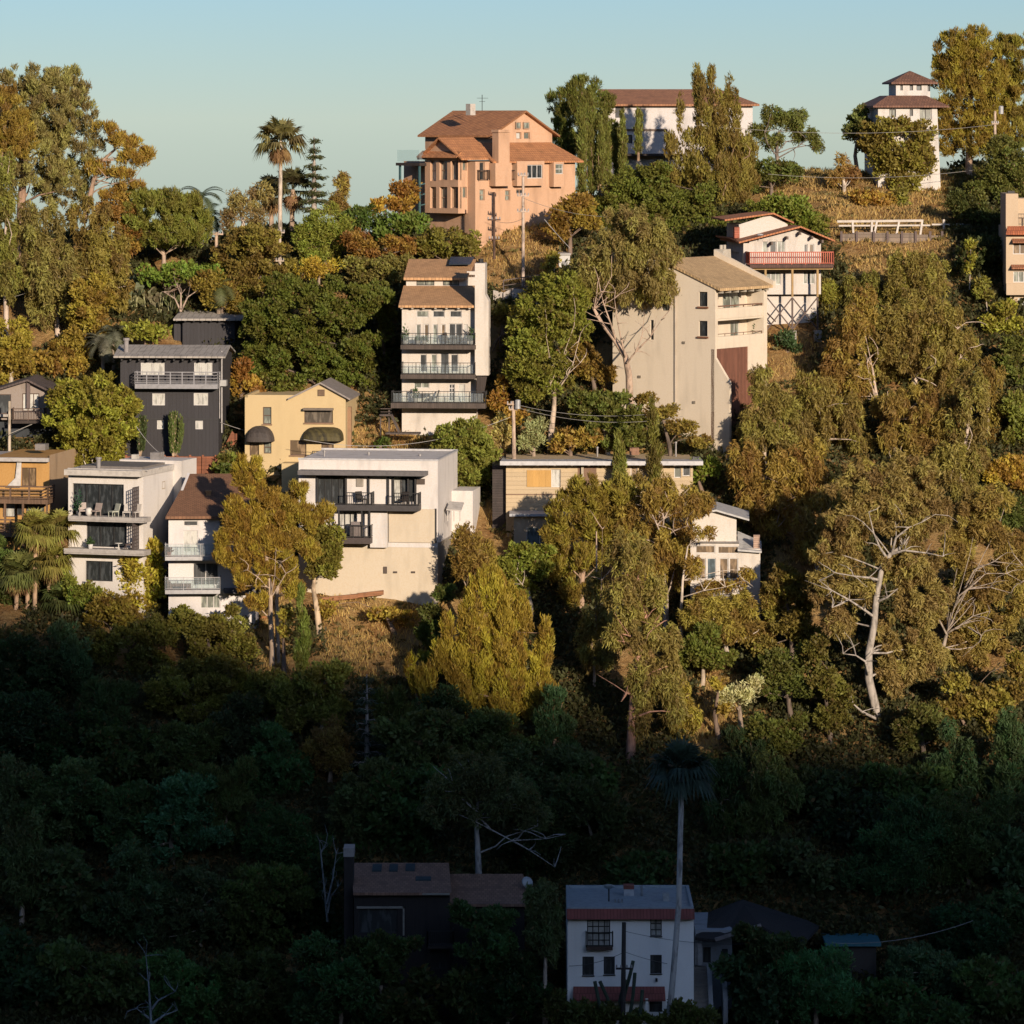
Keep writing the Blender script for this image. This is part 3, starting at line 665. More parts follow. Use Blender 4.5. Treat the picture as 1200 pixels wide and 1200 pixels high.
# ------------------------------------------------------------------ 6 white four storey house
def four_storey():
    h = H('white_house', 'white four storey house with three dark decks and a tan stepped roof', 471, 503, -4)
    f = h.face(); uR = h.U(558); Wm = stucco((.76, .71, .63)); mb = MB(); y = lambda q: h.W(q, uR/2, 0)
    wins = [(488, 364, 502, 372, 1, 1, 'mid'), (507, 364, 521, 372, 1, 1, 'dark'), (527, 364, 541, 372, 1, 1, 'dark'), (487.5, 380, 493, 402, 1, 1, 'mid', 'french_door'), (497, 380, 502.5, 402, 1, 1, 'brown', 'french_door'), (507, 380, 513, 402, 1, 1, 'mid', 'french_door'), (517, 380, 522, 402, 1, 1, 'brown', 'french_door'), (526, 379, 542, 404, 2, 1, 'dark', 'sliding_door'), (543.5, 380, 548, 403, 1, 1, 'curtain', 'french_door'),
            (492, 415, 500, 436, 1, 1, 'dark', 'french_door'), (505, 415, 512, 436, 1, 1, 'mid', 'french_door'), (516, 414, 526, 438, 1, 1, 'dark', 'sliding_door'), (528, 415, 537, 436, 1, 1, 'dark', 'french_door'),
            (485, 448, 503, 455, 2, 1, 'mid'), (526, 450, 533, 470, 2, 4, 'dark', 'french_door'), (537, 450, 545, 470, 1, 1, 'curtain', 'french_door')]
    f.wall(mb, 0, uR, -3, y(359), wins, .2); f.windows(wins, wframe, .2); shell(h, 0, uR, 0, 9, -3, y(359), mb, front=False)
    g = h.face('front', 4.2); cw = [(488, 328, 509, 334.5, 2, 1, 'mid'), (519, 328, 538, 334.5, 2, 1, 'mid')]; g.wall(mb, g.A(476), g.A(547), g.W(336, 2), g.W(325, 2), cw, .15); g.windows(cw, dframe, .15)
    shell(h, g.A(476), g.A(547), 4.2, 9, g.W(345, 2), g.W(325, 2), mb, front=False)
    mb.box(h.U(547, 5), uR-.0, 5, 9, y(360), h.W(318, 4, 5)); h.add('wall', mb, Wm)
    T = shingle((.66, .38, .18)); h.add('roof', h.roof((467, 561, 358, -.7), (473, 557, 334.5, 4.3), .18), T)
    h.add('roof', h.roof((473, 547, 325.5, 3.7), (479, 558, 303.5, 8.4), .2), T)
    h.add('roof', h.roof((546, 558, 322, 5.0), (546, 558, 305, 8.4), .2), shingle((.25, .14, .08)))  # strip left of the chimney: its shade is put into a darker shingle colour
    h.add('solar_panel', _lift(h.roof((526, 551, 312.5, 6.0), (528, 556, 304, 8.0), .06), .22), plain((.06, .08, .10), .25, .3))
    c = MB(); u0 = h.U(557.5); u1 = h.U(569.5); c.box(u0, u1, -.9, 1.2, y(439), y(308)); c.prism([(u1-.01, -.9, y(439)), (u1-.01, -.9, y(344)), (u1+.28, -.9, y(352)), (u1+.28, -.9, y(439))], (0, 2, 0)); h.add('chimney', c, Wm)
    c = MB(); c.tube([((u0+u1)/2, .1, y(308)), ((u0+u1)/2, .1, y(303))], .22, 10); h.add('chimney_cap', c, metal_dark)
    s = MB(); s.prism([(h.U(560), -1.2, y(440)), (h.U(572), -1.2, y(440)), (h.U(566), -1.2, y(476)), (h.U(560), -1.2, y(476))], (0, .12, 0)); h.add('side_screen', s, dwood)
    dkm = boards((.10, .075, .06), .18)
    for i, (x0, x1, yt, yb, rt, out) in enumerate(((469.5, 557, 404.5, 409.5, 391, 1.6), (469.5, 557, 439, 444, 427, 1.6), (458, 569, 472.5, 478.5, 461, 1.9))):
        d = MB(); a, b = h.U(x0, -out), h.U(x1, -out); w1, w0 = h.W(yt, 2, -out), h.W(yb, 2, -out); d.box(a, b, -out, 0, w0, w1); dk = h.add('deck', d, dkm)
        h.add('deck_rail', railing([(a+.05, 0, w1), (a+.05, -out+.05, w1), (b-.05, -out+.05, w1), (b-.05, 0, w1)], .95, .3, post=.05, rail=.05, pick=.018, psp=1.3), metal_dark, dk)
        h.add('rail_glass', glass_rail([(a+.2, -out+.09, w1), (b-.2, -out+.09, w1)], .85), clearm(), dk)
        if i == 0:
            table(h, h.U(535, -.8), -.8, w1, 'small dark table on the top deck of the white four storey house', .4)
            chair(h, h.U(545, -.8), -.9, w1, -1.2, 'dark deck chair on the top deck of the white four storey house', (.06, .04, .03))
            chair(h, h.U(527, -.8), -.9, w1, 1.2, 'dark deck chair by the sliding door of the top deck', (.06, .04, .03))
            for x, hh, lb in ((475, 1.7, 'tall potted shrub at the left end of the top deck'), (552, 1.6, 'tall potted shrub at the right end of the top deck'), (497, .8, 'low potted plant in the middle of the top deck'), (490, .7, 'low potted plant left of the middle of the top deck')):
                potted(h, h.U(x, -1), -1.1, w1, lb, hh)
        if i == 2:
            table(h, h.U(500, -.9), -.9, w1, 'dark round table on the lowest deck of the white four storey house', .6)
            potted(h, h.U(487, -.9), -1.0, w1, 'potted palm on the lowest deck of the white four storey house', 1.3)
            chair(h, h.U(508, -.9), -.9, w1, -1.4, 'dark deck chair beside the round table on the lowest deck', (.05, .04, .03))
    b = MB()
    for x in (471.5, 484, 497, 511, 524, 538, 551): u = h.U(x); b.box(u-.09, u+.09, -.6, 0, y(361.5), y(358.6))
    h.add('rafter_ends', b, plain((.66, .60, .5)))
    b = MB(); b.bar((h.U(456, -2.5), -2.5, y(478)), (h.U(456, -2.5), -2.5, y(500)), .12); 
    for i, (x, q) in enumerate(((446, 484), (456, 484), (446, 500), (463, 500))): b.bar((h.U(x, -2.5), -2.5, y(q)), (h.U(x, -2.5), -2.5, y(508)), .1)
    b.box(h.U(445, -2.8), h.U(459, -2.8), -3, -2, y(485), y(483)); b.box(h.U(452, -3.), h.U(492, -3), -3.2, -2, y(506), y(504)); b.bar((h.U(459, -2.8), -2.8, y(484)), (h.U(468, -2.8), -2.8, y(504)), .2)
    b.box(h.U(446, -2.8), h.U(459, -2.8), -2.85, -2.8, y(477), y(476)); b.box(h.U(446, -2.8), h.U(459, -2.8), -2.85, -2.8, y(480.5), y(479.8)); h.add('stair_deck', b, dkm)
def _lift(mb, dz): mb.v = [(p[0], p[1], p[2]+dz) for p in mb.v]; return mb
four_storey()

# ------------------------------------------------------------------ 7, 8 charcoal houses
def charcoal():
    Bm = boards((.036, .034, .038), .3, var=.15); Rf = tiles((.42, .39, .34), (.37, .34, .30), .5, 3.0)
    h = H('charcoal_house', 'small charcoal house with a pale flat roof above the larger charcoal house', 214, 408, -2)
    uR = h.U(275); y = lambda q: h.W(q, 2); mb = shell(h, 0, uR, 0, 6, -2, y(372)); h.add('wall', mb, Bm); h.add('roof', h.roof((203, 286, 373.5, -.7), (213, 290, 361.5, 5), .16), Rf)
    b = MB(); b.box(h.U(203), h.U(213.5), .5, 4, -2, y(380)); h.add('lean_to', b, Bm)
    b = MB()
    for k in range(8): u = h.U(208+k*10); b.box(u-.06, u+.06, -.6, 0, y(374.6)-.14, y(374.6))
    h.add('rafter_ends', b, Bm)
    h = H('charcoal_house', 'large charcoal three storey house with a pale roof and grey deck', 141, 545, -4)
    f = h.face(); uR = h.U(256); y = lambda q: h.W(q, uR/2); mb = MB(); wt = y(419)
    wins = [(165, 425, 193, 440, 2, 1, 'curtain', 'sliding_door'), (227.5, 425, 249, 441, 3, 1, 'curtain', 'sliding_door'), (178.5, 461, 193.5, 475, 2, 1, 'curtain'), (227, 460.5, 244, 475, 2, 1, 'curtain'), (184, 492.5, 192, 503, 2, 1, 'curtain'), (229, 493, 238, 503, 2, 1, 'curtain')]
    f.wall(mb, 0, uR, -3, wt, wins, .12); f.windows(wins, wframe, .12); shell(h, 0, uR, 0, 8, -3, wt, mb, front=False)
    vr = 4.2; wr = h.W(405.5, uR, vr); mb.prism([(uR, 0, wt), (uR, 8, wt), (uR, vr, wr)], (-.2, 0, 0)); h.add('wall', mb, Bm)
    h.add('roof', h.roof((133, 264, 417.5, -.9), (140, 270, 404, vr), .14), Rf); h.add('roof', h.roof((140, 270, 404, vr), (142, 276, 411, 8.5), .14), Rf)
    b = MB()
    for k in range(12): u = h.U(143+k*10.2, -.5); b.box(u-.06, u+.06, -.7, 0, y(418.3)-.3, y(418.3)-.14)
    b.box(0, uR+.02, -.04, 0, y(492), y(490.5)); b.box(0, uR+.02, -.04, 0, y(458), y(456.5)); h.add('trim', b, plain((.03, .03, .03)))
    g = plain((.34, .34, .35)); d = MB(); a, b_ = h.U(158, -1.3), h.U(255, -1.3); w1 = h.W(450, 3, -1.3); d.box(a, b_, -1.3, 0, h.W(455.5, 3, -1.3), w1); dk = h.add('deck', d, g)
    h.add('deck_rail', railing([(a, 0, w1), (a, -1.25, w1), (b_, -1.25, w1), (b_, 0, w1)], .95, .2, mids=3, pickets=False, psp=1.0, rail=.07, post=.08), g, dk)
    d = MB(); v0 = 1.2; d.tube([(uR+.1, v0, y(412)), (uR+.1, v0, y(508))], .06, 8); d.tube([(uR+.1, -.05, y(440)), (uR+.1, -.05, y(490))], .04, 6); h.add('downspout', d, plain((.5, .48, .46)))
    d = MB(); d.tube([(h.U(148, 1), 1, y(414)), (h.U(148, 1), 1, y(400))], .2, 10); d.tube([(h.U(148, 1), 1, y(400)), (h.U(148, 1), 1, y(397))], .28, 10); h.add('flue', d, plain((.45, .42, .4), .4, .4))
    d = MB(); d.box(uR, uR+.5, .8, 1.6, y(453), y(446)); h.add('meter_box', d, plain((.5, .5, .48)))
charcoal()

# ------------------------------------------------------------------ 9 yellow house
def yellow_house():
    h = H('yellow_house', 'pale yellow two storey house with rounded dark awnings and one gable', 287, 552, -5)
    f = h.face(); uR = h.U(405); y = lambda q: h.W(q, uR/2); mb = MB(); Wm = stucco((.68, .53, .29), var=.06); wt = y(466)
    wins = [(308, 477, 318, 497, 1, 2, 'mid'), (356.5, 478.5, 390, 496, 1, 1, 'room', 'loggia'), (309, 517, 318, 531.5, 1, 2, 'mid'), (292.5, 517, 303.5, 534, 1, 1, 'brown', 'door'), (340, 516, 359, 533.5, 1, 1, 'brown'), (376.5, 514, 391, 537, 2, 1, 'brown', 'door')]
    f.wall(mb, 0, uR, -3, wt, wins, .3); f.windows(wins, bframe, .3); shell(h, 0, uR, 0, 9, -3, wt, mb, front=False)
    a, b, c = h.U(343), uR, h.U(376); mb.prism([(a, .02, wt-.01), (b, .02, wt-.01), (c, .02, y(449.5))], (0, 6, 0))
    mb.box(0, a+.2, 0, .25, wt, y(463)); mb.box(0, .25, 0, 9, wt, y(463)); h.add('wall', mb, Wm)
    r = MB(); o = .35; wp = y(447.5); wl = y(466.5); m = plain((.33, .29, .26)); r.slab((a-.35, -o, wl), (c, -o, wp), (c, 6.2, wp), (a-.35, 6.2, wl), .14); r.slab((c, -o, wp+.004), (b+.4, -o, wl), (b+.4, 6.2, wl), (c, 6.2, wp+.004), .14); h.add('roof', r, m)
    d = MB(); f.pbox(d, 372.5, 456.5, 380.5, 464, 0, .06); h.add('vent', d, boards((.22, .14, .08), .12, True))
    for x0, x1, y0, y1, lb in ((288, 322, 499, 517, None), (356, 403, 500, 515.5, 'awning with olive stripes')):
        d = MB(); cx = h.U((x0+x1)/2); w_ = (h.U(x1)-h.U(x0))/2; hh = y(y0)-y(y1); ns = 14
        for i in range(ns):
            t0, t1 = math.pi*i/ns, math.pi*(i+1)/ns; sq = lambda t: (math.copysign(abs(math.cos(t))**(.8 if lb is None else .45), math.cos(t)), math.sin(t)**(1 if lb is None else .7))
            for k in range(5):
                p0, p1 = math.pi/2*k/5, math.pi/2*(k+1)/5
                def q(t, p): cc, ss = sq(t); return (cx-cc*w_*(1 if lb else 1), -.05-1.25*ss**.6*math.sin(p)*.95, y(y1)+hh*ss*math.cos(p))
                d.quad(q(t0, p0), q(t1, p0), q(t1, p1), q(t0, p1))
        h.add('awning', d, boards((.075, .06, .05), .22) if lb is None else boards((.10, .08, .02), .28, var=.6), label=lb)
    d = MB(); f.pbox(d, 356, 478, 391, 480.5, -.05, .5); h.add('awning', d, plain((.2, .16, .12)))
    d = MB(); f.pbox(d, 356, 495.5, 391, 497, 0, .12); f.pbox(d, 339, 533.5, 360, 535, 0, .1); f.pbox(d, 307, 497, 319, 498.3, 0, .1); h.add('window_sill', d, plain((.30, .18, .10)))
    ir = MB(); ff = h.face('front', -1.6); wq = ff.W(547, 4)
    h.add('terrace_rail', railing([(h.U(366, -1.6), -1.6, y(540)), (h.U(402, -1.6), -1.6, y(540))], .9, .16), metal_dark)
    d = MB(); d.box(h.U(330, -1.7), h.U(405, -1.7), -1.7, 0, -3, y(541)); h.add('terrace', d, Wm)
    d = MB(); d.box(uR, uR+.3, 1.2, 1.6, -1, wt-.8); h.add('downspout', d, plain((.35, .2, .1)))
yellow_house()

# ------------------------------------------------------------------ 10 large white house in the middle
def white_block():
    h = H('white_house', 'large white flat roofed house with a dark canopy above the bare dry slope', 350, 693, -8)
    f = h.face(); uR = h.U(513); y = lambda q: h.W(q, uR*.6); mb = MB(); Wm = stucco((.80, .77, .73), var=.16); wt = y(539.5)
    wins = [(372, 557, 405.5, 590, 4, 1, 'dark', 'sliding_door'), (460, 557, 470, 590, 1, 1, 'curtain'), (470, 557.5, 487, 588, 2, 1, 'dark', 'sliding_door'), (397, 600, 417, 628, 3, 1, 'curtain', 'sliding_door')]
    f.wall(mb, 0, uR, y(641), wt, wins, .3); f.windows(wins, dframe, .3); shell(h, 0, uR, 0, 10, y(641), wt-.01, mb, front=False, right=False)
    rf = Face(h, 'right', uR); mb.quad((uR, 0, -3), (uR, 10, -3), (uR, 10, wt+.1), (uR, 0, wt)); h.add('wall', mb, Wm)
    p = MB(); p.box(-.05, uR+.05, -.05, .2, wt, wt+.12); p.box(uR-.2, uR+.05, .2, 10, wt, wt+.12); p.box(-.05, uR, 9.8, 10, wt, wt+.14); h.add('parapet', p, plain((.6, .6, .6)))
    lw = MB(); lw.box(0, uR, .03, 9.9, -4, y(636)); lw.box(h.U(456), h.U(511), -.14, 0.05, y(635), y(596)); h.add('lower_wall', lw, stucco((.72, .63, .48), var=.12), label='beige lower wall')
    lw = MB(); lw.box(h.U(435), h.U(455), -.5, .05, y(641), y(596)); h.add('pier', lw, Wm)
    c = MB(); c.box(h.U(349, -1.2), h.U(499, -1.2), -1.3, 0, y(556), y(551)); h.add('canopy', c, plain((.16, .15, .15)))
    each(h, 'post', [(h.U(x, -.1)-.07, h.U(x, -.1)+.07, -.2, -.05, y(590), y(556)) for x in (372, 405.5, 432, 455, 461, 478.5, 487)]+[(h.U(x, -1.2)-.06, h.U(x, -1.2)+.06, -1.25, -1.1, y(634), y(592)) for x in (397, 424, 433)], dframe)
    each(h, 'downspout', [(h.U(510), h.U(512), -.17, -.14, y(635), y(595))], dframe)
    d = MB(); a, b = h.U(390, -1.3), h.U(490.5, -1.3); w1 = y(590.5); d.box(a, b, -1.3, 0, y(597), w1); dk = h.add('deck', d, plain((.06, .055, .055)))
    h.add('deck_rail', railing([(h.U(405, -1.25), -1.25, w1), (h.U(435, -1.25), -1.25, w1), (h.U(435, -1.25), 0, w1)], .95, .15), metal_dark, dk)
    h.add('deck_rail', railing([(h.U(460, -1.25), -1.25, w1), (h.U(490, -1.25), -1.25, w1), (h.U(490, -1.25), 0, w1)], .95, .15), metal_dark, dk)
    d = MB(); a, b = h.U(394, -1.5), h.U(434, -1.5); w2 = y(628.5); d.box(a, b, -1.5, 0, y(635.5), w2); dk = h.add('deck', d, plain((.08, .06, .055)))
    h.add('deck_rail', railing([(a, 0, w2), (a, -1.45, w2), (b, -1.45, w2), (b, 0, w2)], .95, .2), metal_dark, dk)
    
    for q, d0, d1 in (((488.5, 561, 498, 567.5), 0, .1), ((449.5, 664, 453.5, 672), -.03, .06), ((461, 669.5, 465.5, 671.5), -.03, .06), ((482, 669.5, 486.5, 671.5), -.03, .06)):
        v = MB(); f.pbox(v, *q, d0, d1); h.add('vent', v, boards((.12, .09, .07), .1))
    v = MB(); f.pbox(v, 418, 560, 426, 570, 0, .12); h.add('wall_art', v, boards((.42, .38, .32), .3))
    chair(h, h.U(424, -.7), -.7, w1, .8, 'dark deck chair on the upper deck of the large white house', (.03, .025, .02))
    chair(h, h.U(472, -.7), -.7, w1, -.5, 'dark deck chair on the right hand upper deck of the large white house', (.04, .03, .025))
    g = empty('barbecue_grill', world(h, h.U(418, -.9), -.9, w2), h.a, 'covered grey barbecue grill on the lower deck of the large white house', 'grill'); gm = plain((.26, .22, .20), .5)
    MB().box(-.45, .45, -.28, .28, .1, .85).build('cabinet', gm, g); m = MB(); m.prism([(-.42, -.27, .85), (-.42, .27, .85), (-.42, .2, 1.15), (-.42, -.1, 1.2)], (.84, 0, 0)); m.build('lid', gm, g); MB().box(.45, .8, -.22, .22, .78, .83).build('side_shelf', gm, g)
    MB().bar((-.3, -.32, .95), (.3, -.32, .95), .03).build('handle', metal_dark, g)
    # small annex on the right
    an = MB(); v0 = 7; an.box(uR, h.U(554, v0), v0, v0+4, -1, h.W(575, uR, v0)); h.add('annex', an, Wm)
    an = MB(); u0, u1 = h.U(524, 3), h.U(541, 3); an.slab((u0, 2.6, h.W(596, u0, 3)), (u1, 2.6, h.W(597, u0, 3)), (u1, 4.2, h.W(590, u0, 3)), (u0, 4.2, h.W(589, u0, 3)), .1)
    for u in (u0+.1, (u0+u1)/2, u1-.1): an.bar((u, 2.7, h.W(597, u, 3)-.1), (u, 2.7, h.W(610, u, 3)), .07)
    h.add('porch', an, plain((.6, .57, .52)))
white_block()
# ------------------------------------------------------------------ 11 low beige house behind the pole
def low_beige():
    h = H('low_house', 'long low beige house with a white roof edge and a boarded orange window', 593, 645, 0, Y=336)
    f = h.face(); uR = h.U(812); y = lambda q: h.W(q, 5); mb = MB(); Wm = boards((.60, .47, .29), .34, True, var=.12)
    wins = [(646, 550, 657, 571, 1, 1, 'curtain'), (739, 548, 747, 566, 1, 1, 'brown', 'door'), (790, 546, 798, 560, 1, 1, 'mid'), (800, 545, 809, 558, 1, 1, 'dark')]
    f.wall(mb, 0, uR, -4, y(541), wins); shell(h, 0, uR, 0, 8, -4, y(541), mb, front=False); h.add('wall', mb, Wm); f.windows(wins, wframe)
    r = h.roof((586, 824, 540.5, -1.2), (590, 820, 534.5, 8), .32); h.add('roof', r, plain((.62, .62, .62), .6))
    b = MB()
    for k in range(11): u = h.U(610+k*20); b.box(u-.09, u+.09, -1.1, 0, y(544.5), y(541.6))
    h.add('beam_ends', b, plain((.6, .5, .36)))
    b = MB(); f.pbox(b, 617.5, 551, 646, 570.5, -.02, .06); h.add('boarded_window', b, boards((.62, .36, .10), .5, var=.1))
    b = MB(); f.pbox(b, 593, 579, 660, 580, 0, .05); f.pbox(b, 677, 541, 699, 600, 0, .02); h.add('panel', b, stucco((.26, .17, .12)))
    b = MB(); f.pbox(b, 681, 541, 684, 600, 0, .3); h.add('pipe', b, plain((.5, .42, .3)))
    b = MB(); b.box(h.U(738, 4), h.U(749, 4), 4, 4.8, y(538), h.W(525, 5, 4)); h.add('chimney', b, boards((.45, .24, .14), .1, True))
    # left carport side
    b = MB(); b.box(h.U(577), -.05, .6, 6, -4, y(546)); h.add('carport', b, boards((.05, .035, .03), .2, True))
    # lower front storey
    g = h.face('front', -2.5); mb = MB(); a0, a1 = g.A(602), g.A(684); lw = [(617, 617.5, 648, 648, 2, 1, 'blue', 'sliding_door')]; g.wall(mb, a0, a1, -4, g.W(605, 2), lw, .15); shell(h, a0, a1, -2.5, 0, -4, g.W(605, 2), mb, front=False); h.add('wall', mb, stucco((.50, .43, .32)))
    g.windows(lw, wframe, .15); b = MB(); g.pbox(b, 597, 601.5, 690, 604.5, -2.4, .5); h.add('roof', b, plain((.5, .52, .55)))
    b = MB(); g.pbox(b, 640, 705, 684, 728, -2, .6); h.add('lower_deck', b, dwood)
low_beige()

# ------------------------------------------------------------------ 12 white glazed house among the eucalyptus
def glazed():
    h = H('white_house', 'white glazed house half hidden by eucalyptus branches', 809, 745, -3, Y=325)
    f = h.face(); y = lambda q: h.W(q, 2); mb = MB(); Wm = stucco((.76, .72, .65)); u2 = h.U(866); uR = h.U(891)
    wins = [(815, 639, 838, 648.5, 1, 1, 'brown'), (841, 640, 866, 649, 1, 1, 'brown'), (816, 654, 827, 679, 1, 1, 'brown'), (828.5, 654, 839, 679, 1, 1, 'blue'), (843, 654, 853.5, 679, 1, 1, 'brown'), (854.5, 654, 865, 679, 1, 1, 'brown')]
    f.wall(mb, 0, u2, y(700), y(637), wins, .15); shell(h, 0, u2, 0, 7, y(700), y(636), mb, front=False); f.windows(wins, wframe, .15)
    mb.box(u2, uR, .1, 6, y(735), y(643)); g = h.face('front', 1.2); a, c, b = g.A(811), g.A(839), g.A(863)
    mb.prism([(a, 1.2, y(637)), (b, 1.2, y(637)), (b, 1.2, y(609)), (c, 1.2, y(600)), (a, 1.2, y(606))], (0, 6, 0)); mb.box(0, u2, .6, 6, -5, y(699)); h.add('wall', mb, Wm)
    r = MB(); wp = y(598); r.slab((a-.2, .6, y(604.5)), (c, .6, wp), (c, 7.4, wp), (a-.2, 7.4, y(604.5)), .14); r.slab((c, .6, wp+.004), (h.U(878), .6, y(609)), (h.U(878), 7.4, y(609)), (c, 7.4, wp+.004), .14)
    r.slab((u2-.1, -.4, y(643)), (uR+.1, -.4, y(645)), (uR+.1, 4, y(640)), (u2-.1, 4, y(628)), .14); h.add('roof', r, plain((.6, .6, .58)))
    c2 = MB(); c2.box(h.U(883, .6), h.U(890.5, .6), .6, 1.3, y(650), y(628)); h.add('chimney', c2, boards((.55, .38, .28), .15, True))
    d = MB(); d.box(h.U(812, -1.3), h.U(866, -1.3), -1.4, 0, y(700), y(697)); dk = h.add('deck', d, plain((.4, .36, .3))); w1 = y(697)
    h.add('deck_rail', railing([(h.U(812, -1.3), -1.35, w1), (h.U(866, -1.3), -1.35, w1)], .7, .2, pickets=False, mids=1), plain((.6, .56, .48)), dk)
    for x in (814, 833, 860): h.add('post', MB().bar((h.U(x, -1.2), -1.2, y(700)), (h.U(x, -1.2), -1.2, -3), .14), plain((.5, .45, .38)), dk)
    d = MB(); d.bar((c, 1, wp), (c, 1, wp+.9), .05); h.add('vent_pipe', d, metal_dark)
glazed()

# ------------------------------------------------------------------ 13 grey gable house, 14 ochre house
def left_pair():
    h = H('gable_house', 'greige gabled house with a dark deck at the left edge of the picture', -10, 527, 0)
    f = h.face(); uR = h.U(58); y = lambda q: h.W(q, 2); mb = MB(); wins = [(-4, 462, 13, 485, 1, 1, 'dark'), (26, 461, 46, 482, 3, 1, 'curtain', 'sliding_door')]
    f.wall(mb, 0, uR, y(492), y(459), wins, .2); shell(h, 0, uR, 0, 8, y(492), y(459), mb, front=False); c = h.U(33); mb.prism([(0, .02, y(459)), (uR, .02, y(459)), (c, .02, y(446.5))], (0, 7, 0)); h.add('wall', mb, stucco((.36, .31, .27)))
    f.windows(wins, bframe, .2); b = MB(); b.box(0, uR, .8, 8, -3, y(492)); h.add('lower_wall', b, stucco((.06, .07, .08)), label='dark lower storey')
    r = MB(); wp, wl = y(444), y(459); m = shingle((.12, .09, .08)); r.slab((-.4, -.6, wl), (c, -.6, wp), (c, 8, wp), (-.4, 8, wl), .16); r.slab((c, -.6, wp+.004), (h.U(63), -.6, wl), (h.U(63), 8, wl), (c, 8, wp+.004), .16); h.add('roof', r, m)
    d = MB(); a, b_ = h.U(14, -1.3), h.U(52, -1.3); w1 = y(491.5); d.box(a, b_, -1.3, 0, y(495), w1); dk = h.add('deck', d, dwood); h.add('deck_rail', railing([(a, 0, w1), (a, -1.25, w1), (b_, -1.25, w1), (b_, 0, w1)], .95, .13), bframe, dk)
    d = MB(); d.box(h.U(-12), h.U(13.5), -.5, 0, y(488), y(485)); d.bar((h.U(11, -1), -1, y(495)), (h.U(11, -1), -1, -3), .15); h.add('ledge', d, plain((.5, .46, .4)))
    d = MB(); f.pbox(d, 31.5, 447, 35.5, 478, 0, .25); h.add('flue', d, plain((.14, .10, .09)))
    h = H('ochre_house', 'ochre flat roofed house with wooden decks at the left edge of the picture', -10, 645, -10)
    f = h.face(); uR = h.U(58); y = lambda q: h.W(q, 3); mb = MB(); wins = [(25.5, 548, 42.5, 570, 2, 1, 'brown', 'door'), (3, 589, 18, 606, 1, 1, 'curtain', 'door'), (19, 590, 26.5, 604, 1, 1, 'dark'), (30, 592, 52, 604, 2, 1, 'mid')]
    f.wall(mb, 0, uR, -3, y(536), wins, .2); shell(h, 0, uR, 0, 8, -3, y(536), mb, front=False, right=False); f.windows(wins, bframe, .2); h.add('wall', mb, stucco((.60, .35, .12)))
    s = MB(); s.quad((uR, 0, -3), (uR, 8, -3), (uR, 8, y(533)), (uR, 0, y(533))); h.add('side_wall', s, stucco((.48, .35, .22)), label='tan side wall')
    r = h.roof((-12, 57, 536.5, -.6), (-8, 72, 529, 7.5), .3); h.add('roof', r, plain((.55, .52, .48)))
    b = MB(); b.box(h.U(41, 3), h.U(53, 3), 3, 4, y(531), h.W(520.5, 3, 3)); h.add('air_conditioner', b, plain((.34, .32, .30), .5, .3))
    w = MB(); w.prism([(h.U(8), -.25, y(571)), (h.U(25), -.25, y(571)), (h.U(26), -.25, y(541)), (h.U(21), -.25, y(541)), (h.U(19), -.25, y(560))], (0, .08, 0)); h.add('curtain', w, plain((.72, .70, .66)), label='white drape hanging beside the door')
    for yt, yb, x1 in ((583, 588, 56), (622, 627, 34)):
        d = MB(); a, b_ = h.U(-10, -1.8), h.U(x1, -1.8); w1 = y(yt); d.box(a, b_, -1.8, 0, y(yb), w1); dk = h.add('deck', d, wood); h.add('deck_rail', railing([(a, -1.75, w1), (b_, -1.75, w1), (b_, 0, w1)], 1.0, .2, mids=3, pickets=False, psp=1.3, rail=.1, post=.12), wood, dk)
    for x in (6, 27, 55): h.add('post', MB().bar((h.U(x, -1.7), -1.7, y(587)), (h.U(x, -1.7), -1.7, -2), .15), wood)
left_pair()

